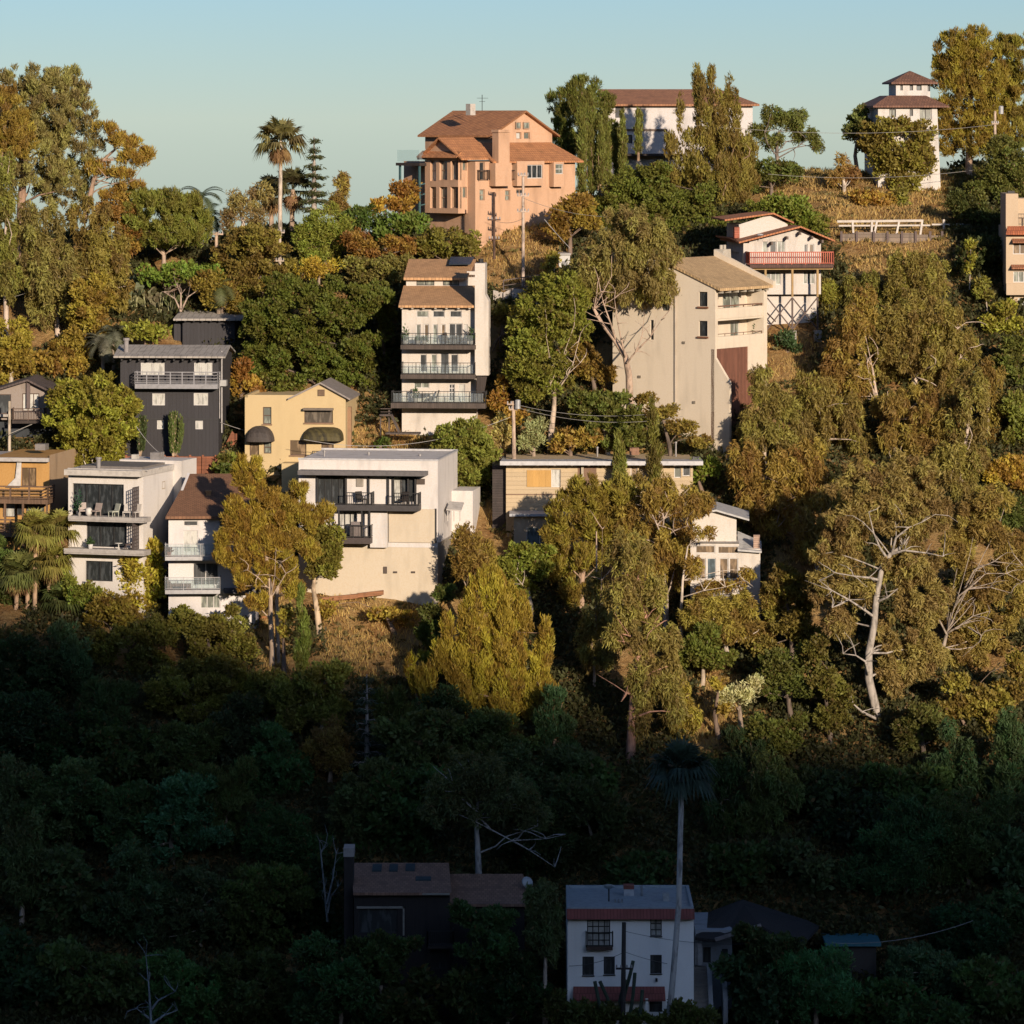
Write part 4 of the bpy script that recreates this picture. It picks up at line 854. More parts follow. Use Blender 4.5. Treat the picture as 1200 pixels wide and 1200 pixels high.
# ------------------------------------------------------------------ 15 white modern house
def modern():
    h = H('modern_house', 'white modern three storey house with wide dark glazing and projecting floor slabs', 80, 705, -17)
    f = h.face(); uR = h.U(168); y = lambda q: h.W(q, uR/2); mb = MB(); Wm = stucco((.80, .77, .72), var=.14)
    wins = [(85, 567, 145, 604, 4, 1, 'dark', 'sliding_door'), (101, 612, 148, 641, 3, 1, 'dark', 'sliding_door'), (100, 657.5, 132, 681, 2, 1, 'dark')]
    wt = y(557); f.wall(mb, 0, uR, -3, wt, wins, .45); f.windows(wins, dframe, .45)
    vB = h.V(203, uR); vC = h.V(217, uR); shell(h, 0, uR, 0, vB, -3, wt, mb, front=False)
    mb.box(h.U(140, vB), uR+.7, vB, vB+3.2, -2, y(546)); h.add('wall', mb, Wm)
    rf = Face(h, 'right', uR+.04); q = [(190.5, 564, 194, 573, 1, 1, 'brown')]; rf.windows(q, plain((.5, .42, .3)), .08)
    r = MB(); r.box(h.U(75, -.8), uR+.1, -.8, vB, wt+.01, wt+.45); r.box(h.U(75, -.8), uR+.4, -.1, .1, wt+.45, wt+.5); h.add('roof', r, plain((.66, .62, .55)))
    r = MB(); r.box(.6, uR-.5, 1.0, vB-.5, wt+.45, wt+.62); h.add('roof_deck', r, plain((.22, .20, .18)))
    s = MB(); z = wt+.45; fm = plain((.4, .38, .36), .4, .3); s.tube([(h.U(115.5, 1), 1, z), (h.U(115.5, 1), 1, z+.65), (h.U(115.5, 1), 1, z+.68), (h.U(115.5, 1), 1, z+.85)], [.17, .17, .24, .24], 12); h.add('flue', s, fm)
    s = MB(); s.box(h.U(176, 7), h.U(187, 7), 7, 8, z, z+.8); h.add('air_conditioner', s, fm); s = MB(); s.box(h.U(154, 7), h.U(160, 7), 7, 7.6, z, z+.6); h.add('skylight', s, plain((.6, .57, .5)))
    for x0, x1, yt, yb in ((80, 171, 604, 609.5), (75, 171, 642, 648)):
        d = MB(); a, b = h.U(x0, -1.4), h.U(x1, -1.0); w1 = y(yt); d.box(a, b, -1.4, 0, y(yb), w1); d.box(a, b, -1.45, -1.4, y(yb)+.12, w1+.03); h.add('floor_slab', d, plain((.50, .47, .43)))
    gm = plain((.10, .08, .075), .6)
    for y0, y1 in ((569, 604), (610, 642)):
        d = MB(); u0 = uR-.35; 
        for k in range(7): v = -1.3+k*.2; d.bar((u0, v, y(y1)), (u0, v, y(y0)), .05)
        for k in range(9): z = y(y1)+(y(y0)-y(y1))*k/8; d.bar((u0, -1.3, z), (u0, -.05, z), .05)
        h.add('lattice_screen', d, gm)
    w1, w2 = y(604), y(642)
    for x, rz, c, lb in ((97, .5, (.45, .38, .33), 'grey brown lounge chair on the upper balcony, left of the white urn'), (112, -.3, (.40, .33, .29), 'grey brown lounge chair on the upper balcony, right of the white urn'), (133, -.6, (.5, .52, .42), 'pale lounge chair in front of the upper glazing'), (149, .2, (.6, .56, .5), 'pale slatted chair on the upper balcony in front of the white wall'), (158, -.3, (.6, .56, .5), 'pale slatted chair on the upper balcony next to the lattice screen')):
        chair(h, h.U(x, -.8), -.8, w1, rz, lb, c)
    chair(h, h.U(151, -.8), -.8, w2, -1.0, 'dark brown lounge chair on the middle balcony of the white modern house', (.08, .05, .04))
    o = empty('white_urn', world(h, h.U(104, -.9), -.9, w1), 0, 'white urn between two lounge chairs on the upper balcony', 'urn'); MB().tube([(0, 0, 0), (0, 0, .2), (0, 0, .5), (0, 0, .65)], [.14, .24, .26, .16], 12).build('body', plain((.7, .68, .62)), o, True)
    potted(h, h.U(106, -.9), -.9, w2, 'leafy plant in a white pot on the middle balcony', .9, (.72, .70, .66)); potted(h, h.U(93, -.5), -.6, w1, 'tall green plant at the left end of the upper balcony', 2.2, (.3, .3, .28), (.03, .08, .04), .5)
    table(h, h.U(139, -.8), -.8, w2, 'small white table beside the brown lounge chair', .3, .5, (.7, .68, .62))
modern()

# ------------------------------------------------------------------ 16 brown roofed white house
def brown_roof():
    h = H('white_house', 'white three storey house with a brown shingle roof behind the leaning pines', 197.5, 745, 3)
    f = h.face(); uR = h.U(300); y = lambda q: h.W(q, 3); mb = MB(); Wm = stucco((.80, .78, .76), var=.12)
    wins = [(215, 610, 232, 616.5, 1, 1, 'dark'), (215, 621.5, 232, 647, 2, 1, 'curtain', 'sliding_door'), (257, 610, 268, 617, 1, 1, 'dark'), (226, 659.5, 256, 686, 2, 1, 'dark', 'sliding_door'), (235, 697, 258, 713, 3, 1, 'mid')]
    f.wall(mb, 0, uR, -3, y(606), wins, .15); shell(h, 0, uR, 0, 9, -3, y(606), mb, front=False); h.add('wall', mb, Wm); f.windows(wins, wframe, .15)
    T = shingle((.27, .135, .07)); h.add('roof', h.roof((194, 304, 605, -.6), (222, 300, 555, 6.5), .2), T); h.add('roof', _lift(h.roof((222, 300, 555, 6.5), (232, 295, 556, 7.5), .2), 0), T)
    g = MB(); g.prism([(.1, .2, y(606)), (.1, 8, y(606)), (.1+1.2, 6, y(562))], (.2, 0, 0)); h.add('gable_end', g, Wm)
    c = MB(); cv = 2.8; c.box(h.U(241.5, cv), h.U(247, cv), cv, cv+.6, h.W(596, 2, cv), h.W(577, 2, cv)); c.box(h.U(240.8, cv), h.U(247.7, cv), cv-.05, cv+.65, h.W(577, 2, cv), h.W(575, 2, cv)); h.add('chimney', c, stucco((.50, .30, .14)))
    gr = plain((.50, .50, .50))
    for x1, yt, yb in ((256, 650, 654.5), (258, 689, 693.5)):
        d = MB(); a, b = h.U(193.5, -1.4), h.U(x1, -1.4); w1 = y(yt); d.box(a, b, -1.4, 0, y(yb), w1); dk = h.add('deck', d, gr)
        h.add('rail_glass', glass_rail([(a, 0, w1), (a, -1.35, w1), (b, -1.35, w1)], .95), clearm(), dk); h.add('deck_rail', railing([(a, 0, w1), (a, -1.38, w1), (b, -1.38, w1), (b, 0, w1)], .95, .4, post=.04, rail=.04, pick=.015), gr, dk)
    w = MB(); w.box(h.U(262), uR+.4, -1.0, 0, y(694), y(689)); w.box(uR-.6, uR+.2, .1, 5, -3, y(650)); h.add('side_deck', w, plain((.10, .10, .12)))
    o = empty('deck_lounger', world(h, h.U(210, -.8), -.8, y(689)), h.a, 'brown cushioned lounger on the lower deck under the brown roof', 'lounger'); m = plain((.20, .12, .10)); MB().box(-.9, .9, -.3, .3, .25, .42).build('seat', m, o); MB().prism([(-.9, -.3, .4), (-.6, -.3, .42), (-.95, -.3, .9)], (0, .6, 0)).build('backrest', m, o); MB().bar((-.7, 0, 0), (-.7, 0, .26), .4).build('leg', m, o); MB().bar((.7, 0, 0), (.7, 0, .26), .4).build('leg', m, o)
    potted(h, h.U(198, -1), -1, y(650), 'small flowering plant in the corner of the upper deck under the brown roof', .7, (.3, .12, .08), (.12, .05, .04))
brown_roof()

# ------------------------------------------------------------------ 17 cream building at the right edge
def cream():
    h = H('cream_building', 'cream stucco building with a red tiled awning at the right edge of the picture', 1179, 362, -2)
    f = h.face(); y = lambda q: h.W(q, 1); uR = 6.5; mb = MB(); Wm = stucco((.66, .52, .36), var=.07); u1 = h.U(1193.5)
    wins = [(1187.5, 318, 1212, 331, 4, 1, 'mid'), (1193, 349, 1206, 358, 2, 1, 'mid'), (1187, 284, 1212, 298, 3, 1, 'brown')]
    f.wall(mb, 0, uR, y(345), y(266), wins[:1]+wins[2:], .3); f.windows(wins[:1]+wins[2:], wframe, .3); shell(h, 0, uR, 0, 8, y(345), y(266), mb, front=False)
    g = h.face('front', .4); g.wall(mb, g.A(1184), uR, -3, y(345), wins[1:2], .2); g.windows(wins[1:2], wframe, .2); shell(h, g.A(1184), uR, .4, 8, -3, y(345), mb, front=False)
    mb.box(0, u1, .2, 6, y(266), y(227)); mb.box(u1, uR, 1.6, 6, y(266), y(233)); h.add('wall', mb, Wm)
    r = h.roof((1179, 1300, 273.5, -.7), (1181, 1300, 265, .1), .12); h.add('roof', r, tiles((.48, .15, .06), (.36, .11, .05), .2, .4), label='red tiled awning roof')
    r = MB(); r.slab((h.U(1186), -.6, y(283.5)), (uR, -.6, y(283.5)), (uR, 0, y(279.5)), (h.U(1186), 0, y(279.5)), .08); r.slab((h.U(1185), -.6, y(314)), (uR, -.6, y(314)), (uR, 0, y(310)), (h.U(1185), 0, y(310)), .08); h.add('awning', r, tiles((.40, .17, .08), (.3, .12, .06), .2, .4))
    b = MB(); b.box(0, uR, -.35, 0, y(345.5), y(332)); h.add('balcony', b, Wm)
    h.add('roof_rail', railing([(u1-.4, .25, y(264)), (uR, .25, y(264))], .95, .14), metal_dark)
    b = MB(); b.box(h.U(1181, 1), h.U(1189, 1), 1, 2, y(227), y(224)); h.add('vent_cap', b, metal_dark)
    chair(h, h.U(1188), .7, y(264), .3, 'dark chair on the roof terrace of the cream building', (.03, .03, .03))
cream()

# ------------------------------------------------------------------ 18 dark tile roofed house in the shade
def dark_house():
    h = H('brown_house', 'dark brown house with a terracotta tile roof and skylights low in the shade', 415, 1235, 0, Y=287)
    y = lambda q, v=0: h.W(q, 3, v); Bm = boards((.022, .016, .014), .25, var=.2); T = tiles((.36, .20, .13), (.24, .13, .085), .28, .4)
    f = h.face(); uR = h.U(527); uE = h.U(620, .8); mb = MB(); wins = [(420, 1064, 466, 1094, 1, 1, 'dark'), (504, 1112, 524, 1136, 2, 1, 'dark', 'sliding_door'), (505, 1162, 522, 1180, 1, 1, 'dark')]
    f.wall(mb, 0, uR, -3, y(1047), wins, .3); shell(h, 0, uR, 0, 7, -3, y(1047), mb, front=False); g = h.face('front', .8); gw = [(540, 1066, 556, 1080, 1, 1, 'dark'), (560, 1068, 590, 1082, 2, 1, 'dark')]
    g.wall(mb, g.A(527), uE-.3, -3, y(1060), gw, .2); shell(h, g.A(527), uE-.3, .8, 7, -3, y(1060), mb, front=False); h.add('wall', mb, Bm); f.windows(wins, dframe, .3); g.windows(gw, dframe, .2)
    r = h.roof((414, 529, 1046, -.5), (412, 526, 1011, 6), .18); h.add('roof', r, T); r = h.roof((526, 621, 1059.5, .3), (527, 613, 1024, 6), .18); h.add('roof', r, T)
    a, b = h.W(1046, 3, -.5), h.W(1011, 3, 6); up = lambda v: a+(b-a)*(v+.5)/6.5
    for x0, x1, v0, v1 in ((436, 447, 4.0, 5.4), (456, 466, 4.0, 5.4), (475, 486, 4.1, 5.5)): u0, u1 = h.U(x0, 4), h.U(x1, 4); sk = MB(); sk.slab((u0, v0, up(v0)+.1), (u1, v0, up(v0)+.1), (u1, v1, up(v1)+.1), (u0, v1, up(v1)+.1), .2); h.add('skylight', sk, plain((.03, .06, .07), .7))
    u0, u1 = h.U(487, 2), h.U(505, 2); sk = MB(); sk.slab((u0, 2, up(2)+.1), (u1, 2, up(2)+.1), (u1, 2.7, up(2.7)+.1), (u0, 2.7, up(2.7)+.1), .2); h.add('skylight', sk, plain((.03, .06, .07), .7))
    c = MB(); c.box(h.U(403, 1), h.U(414, 1), 1, 2.6, -3, y(1004, 1)); h.add('chimney', c, Bm); c = MB(); c.box(h.U(403, 1)-.03, h.U(415, 1), .95, 2.7, y(1004, 1), y(994, 1)); h.add('chimney_cap', c, plain((.42, .40, .38)))
    t = MB(); f.pbox(t, 418, 1062, 474, 1064.5, 0, .1); f.pbox(t, 472, 1062, 474, 1096, 0, .1); f.pbox(t, 495, 1045, 527, 1047, .3, .6); h.add('trim', t, plain((.34, .32, .27)))
    d = MB(); a, b = h.U(501, -1), h.U(531, -1); w1 = y(1105); d.box(a, b, -1.2, 0, y(1108), w1); dk = h.add('balcony', d, dwood); h.add('balcony_rail', railing([(a, 0, w1), (a, -1.15, w1), (b, -1.15, w1), (b, 0, w1)], 1.0, .13), dframe, dk)
    d = MB(); d.dome((0, 0, 0), .42, 14, 4, .4); ds = d.build('satellite_dish', plain((.5, .52, .52)), h.root); ds.location = (h.U(618, 3), 3, y(1034, 3)); ds.rotation_euler = (R(60), 0, R(30))
    MB().bar((0, 0, 0), (0, 0, 1.3), .05).build('mast', metal_dark, h.root).location = (h.U(618, 3), 3.05, y(1034, 3)-1.3)
dark_house()

# ------------------------------------------------------------------ 19 white house with red tile bands in the shade
def shade_white():
    h = H('white_house', 'white flat roofed house with a red tile band in the shaded valley', 665, 1222, 0, Y=284)
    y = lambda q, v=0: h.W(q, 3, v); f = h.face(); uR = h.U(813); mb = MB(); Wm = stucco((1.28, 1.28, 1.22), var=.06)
    wins = [(688, 1078, 715, 1110, 4, 4, 'curtain', 'french_window'), (762, 1075.5, 775.5, 1097, 2, 3, 'curtain'), (682.5, 1121, 696, 1143, 2, 1, 'dark'), (707.5, 1121, 720.5, 1142, 2, 1, 'dark'), (762, 1119, 775.5, 1141, 2, 1, 'dark'), (761, 1168, 776, 1186, 1, 1, 'dark', 'door')]
    f.wall(mb, 0, uR, -2, y(1064), wins, .2); shell(h, 0, uR, 0, 8.2, -2, y(1065), mb, front=False, top=False); h.add('wall', mb, Wm); f.windows(wins, dframe, .2)
    r = MB(); r.quad((0, 0, y(1066)), (uR, 0, y(1066)), (uR, 8.2, y(1066)+.0), (0, 8.2, y(1066))); r.box(0, uR, -.02, .2, y(1066), y(1063)); r.box(0, .2, .2, 8, y(1066), y(1063)); r.box(uR-.2, uR, .2, 8, y(1066), y(1063)); r.box(0, uR, 8, 8.2, y(1066), y(1063)); h.add('roof', r, plain((.42, .50, .54)))
    T = tiles((.36, .10, .08), (.28, .08, .06), .22, .5)
    b = MB(); b.prism([(h.U(664), -.02, y(1065)), (h.U(664), -.5, y(1076)), (h.U(664), -.02, y(1077))], (uR+.1, 0, 0)); h.add('tile_band', b, T)
    b = MB(); b.slab((h.U(671, -.9), -.9, y(1168)), (h.U(780, -.9), -.9, y(1168)), (h.U(779), 0, y(1156)), (h.U(672), 0, y(1156)), .12); h.add('porch_roof', b, T)
    each(h, 'porch_post', [(h.U(x), h.U(x+3), -.9, -.7, -2, y(1167)) for x in (756, 780)], Wm)
    w1 = y(1108); d = MB(); a, c = h.U(687, -.5), h.U(718, -.5); d.box(a, c, -.5, 0, y(1112), w1); dk = h.add('balcony', d, boards((.12, .07, .05), .2)); h.add('balcony_rail', railing([(a, 0, w1), (a, -.48, w1), (c, -.48, w1), (c, 0, w1)], .95, .5, pick=.015), metal_dark, dk)
    for q in wins[1:5]: s = MB(); f.pbox(s, q[0]-.6, q[3], q[2]+.6, q[3]+1.2, 0, .08); h.add('window_sill', s, dframe)
    c = MB(); c.box(h.U(731, 5), h.U(743, 5), 5, 5.8, y(1062, 5), y(1042, 5)); c2 = h.add('chimney', c, plain((.62, .64, .66))); c = MB(); c.box(h.U(730.8, 5), h.U(743.2, 5), 4.97, 5.83, y(1042, 5), y(1038, 5)); h.add('chimney_cap', c, boards((.4, .12, .08), .1, True), c2)
    c = MB(); c.box(h.U(777, 3), h.U(784, 3), 3, 3.6, y(1066), y(1047, 3)); h.add('air_conditioner', c, plain((.5, .52, .52)))
    c = MB(); c.tube([(h.U(713.5, 3), 3, y(1066)), (h.U(713.5, 3), 3, y(1040, 3))], .05, 6); ms = h.add('mast', c, metal_dark); c = MB(); c.dome((0, 0, 0), .36, 14, 4, .45); ds = c.build('satellite_dish', plain((.45, .52, .55)), ms); ds.location = (h.U(713.5, 3), 2.9, y(1038, 3)); ds.rotation_euler = (R(150), 0, 0)
    c = MB(); 
    for x in (720, 724, 728): c.box(h.U(x, 2.5), h.U(x+2, 2.5), 2.5, 2.8, y(1066), y(1066)+.22)
    c.tube([(h.U(752, 5), 5, y(1066)), (h.U(752, 5), 5, y(1066)+.7)], .08, 6); h.add('roof_vent', c, plain((.3, .32, .33)))
    l = MB(); f.pbox(l, 768, 1146, 770.5, 1150, .05, .2); h.add('wall_lamp', l, metal_dark)
shade_white()
def shade_dark():
    h = H('gabled_house', 'small dark roofed house with white concrete steps right of the shaded white house', 816, 1205, 0, Y=287)
    y = lambda q, v=0: h.W(q, 3, v); f = h.face('front', 1.5); mb = MB(); Wm = stucco((.44, .48, .52)); mb2 = MB()
    wins = [(824, 1110, 833, 1128, 1, 1, 'dark'), (846, 1112, 853, 1122, 1, 1, 'dark')]; f.wall(mb, 0, h.U(858, 1.5), -2, y(1095), wins, .2); shell(h, 0, h.U(858, 1.5), 1.5, 8, -2, y(1095), mb, front=False); h.add('wall', mb, Wm); f.windows(wins, dframe, .2)
    r = MB(); m = shingle((.035, .03, .03)); A = (h.U(838, 0), 0, y(1101)); B = (h.U(892, 0), 0, y(1084)); r.slab(A, B, (h.U(945, 8), 8, y(1078, 8)), (h.U(870, 8), 8, y(1054, 8)), .2); r.slab((h.U(815), .5, y(1100)), A, (h.U(870, 8), 8, y(1054, 8)), (h.U(822, 8), 8, y(1072, 8)), .2)
    r.slab(B, (h.U(935, -.4), -.4, y(1110)), (h.U(960, 8), 8, y(1085, 8)), (h.U(945, 8), 8, y(1078, 8)), .2); h.add('roof', r, m)
    b = MB(); b.bar((A[0], -.1, A[2]), (B[0], -.1, B[2]), .16, .24); h.add('fascia', b, plain((.42, .36, .34)))
    s = MB(); n = 12
    for k in range(n):
        z0 = y(1180)+(y(1136)-y(1180))*k/n; v = -2.2+k*.28; s.box(h.U(813.5, v), h.U(827+(n-k)*.7, v), v, 1.6, -2 if k == 0 else z0-.4, z0+.16)
    h.add('steps', s, conc)
    s = MB(); s.prism([(h.U(829), .8, y(1133)), (h.U(829), -2.3, y(1172)), (h.U(829), -2.3, -2), (h.U(829), .8, -2)], (.3, 0, 0)); s.prism([(h.U(846), .9, y(1133)), (h.U(846), -2, y(1165)), (h.U(846), -2, -2), (h.U(846), .9, -2)], (.3, 0, 0)); h.add('stair_wall', s, stucco((.58, .6, .62)))
    s = MB(); s.bar((h.U(816, 1.4), 1.4, y(1100)), (h.U(816, 1.4), 1.4, y(1135)), .2); s.bar((h.U(820, 1.2), 1.2, y(1104)), (h.U(820, 1.2), 1.2, y(1135)), .3); h.add('post', s, plain((.58, .6, .62)))
    h = H('garden_shed', 'small grey shed with a turquoise roof edge in the dark trees at lower right', 972, 1125, 0, Y=292)
    mb = shell(h, 0, 3.2, 0, 3, -2, h.W(1108)); h.add('wall', mb, stucco((.10, .09, .08))); r = MB(); r.box(-.3, 3.5, -.4, 3.2, h.W(1107.8), h.W(1104)); h.add('roof', r, plain((.06, .22, .26)))
    d = MB(); h.face().pbox(d, 985, 1112, 997, 1140, 0, .04); h.add('door', d, dwood)
shade_dark()
def back_sheds():
    h = H('white_shed', 'white shed wall glimpsed between the eucalyptus and the dry slope', 655, 322, 0, Y=366)
    uR = h.U(668); mb = shell(h, 0, uR, 0, 3, -2, h.W(297)); h.add('wall', mb, stucco((.68, .68, .66))); h.add('roof', h.roof((654, 669, 297, -.2), (654, 669, 294, 3.1), .12), plain((.5, .48, .45)))
    d = MB(); h.face().pbox(d, 659, 306, 664, 324, 0, .05); h.add('door', d, plain((.3, .3, .3)))
back_sheds()

# ------------------------------------------------------------------ walls, fences, poles
def roof_pipe(label, px, py, Y, hgt=.7, r=.07):
    o = empty('roof_vent', P(px, py, Y), 0, label, 'vent pipe'); m = plain((.4, .38, .36), .5, .3)
    MB().tube([(0, 0, -.3), (0, 0, hgt)], r, 8).build('pipe', m, o); MB().tube([(0, 0, hgt), (0, 0, hgt+.12)], [r*1.7, r*1.2], 8).build('cap', m, o)
roof_pipe('short vent pipe near the left end of the large white flat roof', 380, 540, 333); roof_pipe('vent pipe in the middle of the large white flat roof', 432, 539, 334, .5); roof_pipe('vent pipe near the right end of the large white flat roof', 492, 540, 333, .4)
roof_pipe('vent pipe on the long white edged roof left of its chimney', 700, 534, 341, .6); roof_pipe('vent pipe at the right end of the long white edged roof', 792, 534, 341, 1.0); roof_pipe('small vent pipe on the flat part of the yellow house roof', 322, 463, 350, .4)
def guard_fence():
    Y = 371.0; m = plain((.66, .60, .52)); o = empty('guard_fence', P(983, 283, Y), 0, 'white wooden guard rail along the hillside road in the sun', 'fence')
    X = lambda px: (px-983)/FOC*Y; Z = lambda py: (283-py)/FOC*Y
    mb = MB(); mb.bar((X(981), 0, Z(259.5)), (X(1082), 0, Z(258.5)), .1, .2); mb.bar((X(983), 0, Z(264.5)), (X(1090), 0, Z(264)), .1, .14); mb.build('rail', m, o)
    for a, b in ((999, 1000), (1022, 1021), (1028, 1024), (1054, 1050), (1081, 1078)): MB().bar((X(a), .05, Z(258)), (X(b), -.25, Z(276)), .17).build('post', m, o)
    o = empty('guard_fence', P(1105, 283, Y+1), 0, 'shaded stretch of the road guard rail right of the white rail', 'fence'); X = lambda px: (px-1105)/FOC*(Y+1)
    MB().bar((X(1092), 0, Z(263)), (X(1152), 0, Z(263)), .1, .14).build('rail', m, o)
    for a in (1106, 1132, 1150): MB().bar((X(a), 0, Z(257)), (X(a), 0, Z(278)), .18).build('post', m, o)
    o = empty('retaining_wall', P(983, 287, Y-1), 0, 'retaining wall of weathered timber lagging below the white guard rail', 'wall'); X = lambda px: (px-983)/FOC*(Y-1)
    xs = [986, 1004, 1024, 1040, 1057, 1073, 1090, 1104]; lag = boards((.30, .23, .17), .3, True, var=.35)
    for i in range(len(xs)-1): yt = (270, 268, 269, 270, 269, 271, 272)[i]; MB().box(X(xs[i])+.08, X(xs[i+1])-.08, .06, .2, Z(290), Z(yt)).build('panel', lag, o)
    for x in xs: MB().bar((X(x), 0, Z(292)), (X(x), 0, Z(267)), .2).build('post', plain((.10, .06, .05)), o)
guard_fence()
def road_retaining():
    Y = 361.0; o = empty('retaining_wall', P(592, 348, Y), 0, 'pale curved concrete retaining wall with a dark rail right of the white four storey house', 'wall'); X = lambda px: (px-592)/FOC*Y; Z = lambda py: (348-py)/FOC*Y
    pts = [(578, 340), (590, 343), (600, 338), (612, 339), (625, 337), (640, 333)]; mb = MB()
    for (a, b), (c, d) in zip(pts[:-1], pts[1:]): mb.prism([(X(a), 0, Z(b)), (X(c), .3, Z(d)), (X(c), .3, Z(372)), (X(a), 0, Z(372))], (0, .3, 0))
    mb.build('wall', stucco((.50, .46, .42)), o); railing([(X(590), .1, Z(341)), (X(638), .4, Z(334))], .9, .3, pickets=False, mids=1, psp=2.2, post=.1, rail=.09).build('rail', plain((.08, .05, .04)), o)
road_retaining()
def wood_retaining():
    Y = 340.8; o = empty('retaining_wall', P(150, 555, Y), 0, 'low reddish wooden retaining wall below the large charcoal house', 'wall'); X = lambda px: (px-150)/FOC*Y; Z = lambda py: (555-py)/FOC*Y
    m = boards((.30, .10, .04), .3, True, var=.3)
    for x in range(148, 254, 15): MB().box(X(x), X(x+14.6), 0, .15, Z(570), Z(535)).build('panel', m, o)
    for x in range(148, 258, 15): MB().bar((X(x), -.08, Z(568)), (X(x), -.08, Z(533)), .16).build('post', m, o)
    Y = Yof(530); o = empty('wooden_fence', P(262, 540, Y), 0, 'short reddish wooden side fence between the charcoal and the yellow house', 'fence'); X = lambda px: (px-262)/FOC*Y; Z = lambda py: (540-py)/FOC*Y
    mb = MB(); mb.prism([(X(262), 0, Z(545)), (X(278), 0, Z(545)), (X(278), 0, Z(512)), (X(272), 0, Z(505)), (X(262), 0, Z(525))], (0, .1, 0)); mb.build('panel', m, o); MB().bar((X(277), -.1, Z(546)), (X(277), -.1, Z(508)), .14).build('post', m, o)
    Y = Yof(730); o = empty('wooden_fence', P(303, 745, Y), 0, 'narrow leaning orange board beside the trunk of the tall pine', 'fence'); X = lambda px: (px-303)/FOC*Y; Z = lambda py: (745-py)/FOC*Y
    MB().prism([(X(297), 0, Z(750)), (X(307), 0, Z(748)), (X(312), 0, Z(722)), (X(303), 0, Z(722))], (0, .12, 0)).build('panel', boards((.42, .16, .05), .4), o); MB().bar((X(309), .2, Z(752)), (X(312), .2, Z(722)), .14).build('post', m, o)
    Y = Yof(695); o = empty('soil_strip', P(380, 695, Y), 0, 'low strip put in for sunlit orange soil along the foot of the large white house', 'soil'); X = lambda px: (px-380)/FOC*Y; Z = lambda py: (695-py)/FOC*Y  # added strip stands in for the sunlit orange soil at the wall foot
    mb = MB()
    for a, b, c, d in ((378, 699, 420, 694), (420, 694, 450, 690)): mb.prism([(X(a), -.9, Z(b)), (X(c), -1.2, Z(d)), (X(c), -1.2, Z(d+5)), (X(a), -.9, Z(b+5))], (0, .4, 0))
    mb.build('soil', boards((.40, .18, .08), .12, True), o)
wood_retaining()
def pole(label, px, yt, yb, Y=None, arms=((.06, 1.2),), r=.14, col=(.24, .16, .10), transformer=False, lean=0, tx=0):
    Y = Y or Yof(yb); hgt = (yb-yt)/FOC*Y; o = empty('utility_pole', P(px, yb, Y), 0, label, 'pole'); m = barkm(col)
    MB().tube([(0, 0, -1), (lean*.5, 0, hgt*.5), (lean, 0, hgt)], [r*1.15, r, r*.85], 8).build('post', m, o)
    for f, L in arms:
        z = hgt*(1-f); c = MB().bar((lean-L, -.12, z), (lean+L, -.12, z), .12).build('crossarm', m, o); i_ = MB()
        for k in (-.9, -.35, .35, .9): i_.tube([(lean+k*L, -.12, z+.05), (lean+k*L, -.12, z+.25)], [.07, .045], 6)
        i_.build('insulators', plain((.45, .42, .4), .3), c)
    if transformer:
        t = MB(); t.tube([(lean+tx, -.35, hgt*.93), (lean+tx, -.35, hgt*.93+.65)], .22, 12); t.dome((lean+tx, -.35, hgt*.93+.65), .22, 12, 3, .4); t.build('transformer', plain((.45, .46, .46), .5, .2), o)
    return o
pole('tall pale utility pole with three crossarms in front of the peach house', 613, 203, 335, arms=((.02, .45), (.2, .5), (.34, .5)), col=(.42, .33, .26), r=.13)
pole('short dark utility pole at the foot of the peach house chimney', 579, 225, 290, Y=363, arms=((.5, .55), (.85, .45)), col=(.08, .045, .03), transformer=False, r=.1)
pole('pale utility pole with a transformer in front of the low beige house', 603, 470, 592, arms=((.03, .5), (.08, .35)), transformer=True, tx=.35, col=(.40, .30, .22), r=.16, lean=-.1)
pole('pale bare utility pole in front of the hillside trees below the tall palm', 328, 266, 330, Y=362, arms=((.1, .4), (.62, .35)), col=(.40, .33, .26), r=.13)
pole('weathered utility pole between the domed pine and the palms on the left skyline', 253.5, 272, 312, Y=368, arms=((.06, .6),), col=(.42, .31, .22), r=.16)
pole('pale utility pole in front of the big pine at the upper right', 1166, 130, 180, Y=380, arms=((.3, .3),), transformer=True, tx=.5, col=(.42, .33, .25), r=.13)
pole('dark utility pole with one crossarm in front of the shaded white house', 729.5, 1081, 1230, Y=281, arms=((.36, .55),), col=(.035, .03, .028), r=.16, lean=.1)
pole('slim pale post left of the yellow house', 287, 452, 480, Y=352, arms=(), col=(.4, .36, .3), r=.06)
pole('grey post under the deck of the greige gabled house', 11, 470, 535, Y=342, arms=(), col=(.4, .34, .26), r=.12)
pole('small post on the slope beside the tall pine trunk', 333, 748, 772, Y=325, arms=(), col=(.34, .2, .1), r=.08)
def wire(label, a, b, sag, r=.018, col=(.25, .24, .22)):
    A = np.array(P(*a)); B = np.array(P(*b)); n = 22; pts = [A+(B-A)*i/n+np.array((0, 0, -sag*4*(i/n)*(1-i/n))) for i in range(n+1)]
    o = MB().tube(pts, r, 5).build('power_line', plain(col, .5)); tag(o, label, 'wire', 'power and phone lines')
wire('pale cable from the large charcoal house down to the yellow house', (192, 468, 343.5), (292, 506, 343.5), .15, .022, (.4, .38, .36))
wire('pale cable curving down before the large charcoal house to the white modern roof', (160, 500, 338), (206, 540, 334), .5, .025, (.5, .48, .45))
wire('pale cable sagging from the yellow house past the four storey house to the transformer pole', (356, 515, 338), (602, 487, 339), 1.3, .02, (.45, .43, .4))
wire('long thin wire from the transformer pole to the right', (604, 474, 339), (800, 480, 342), .7)
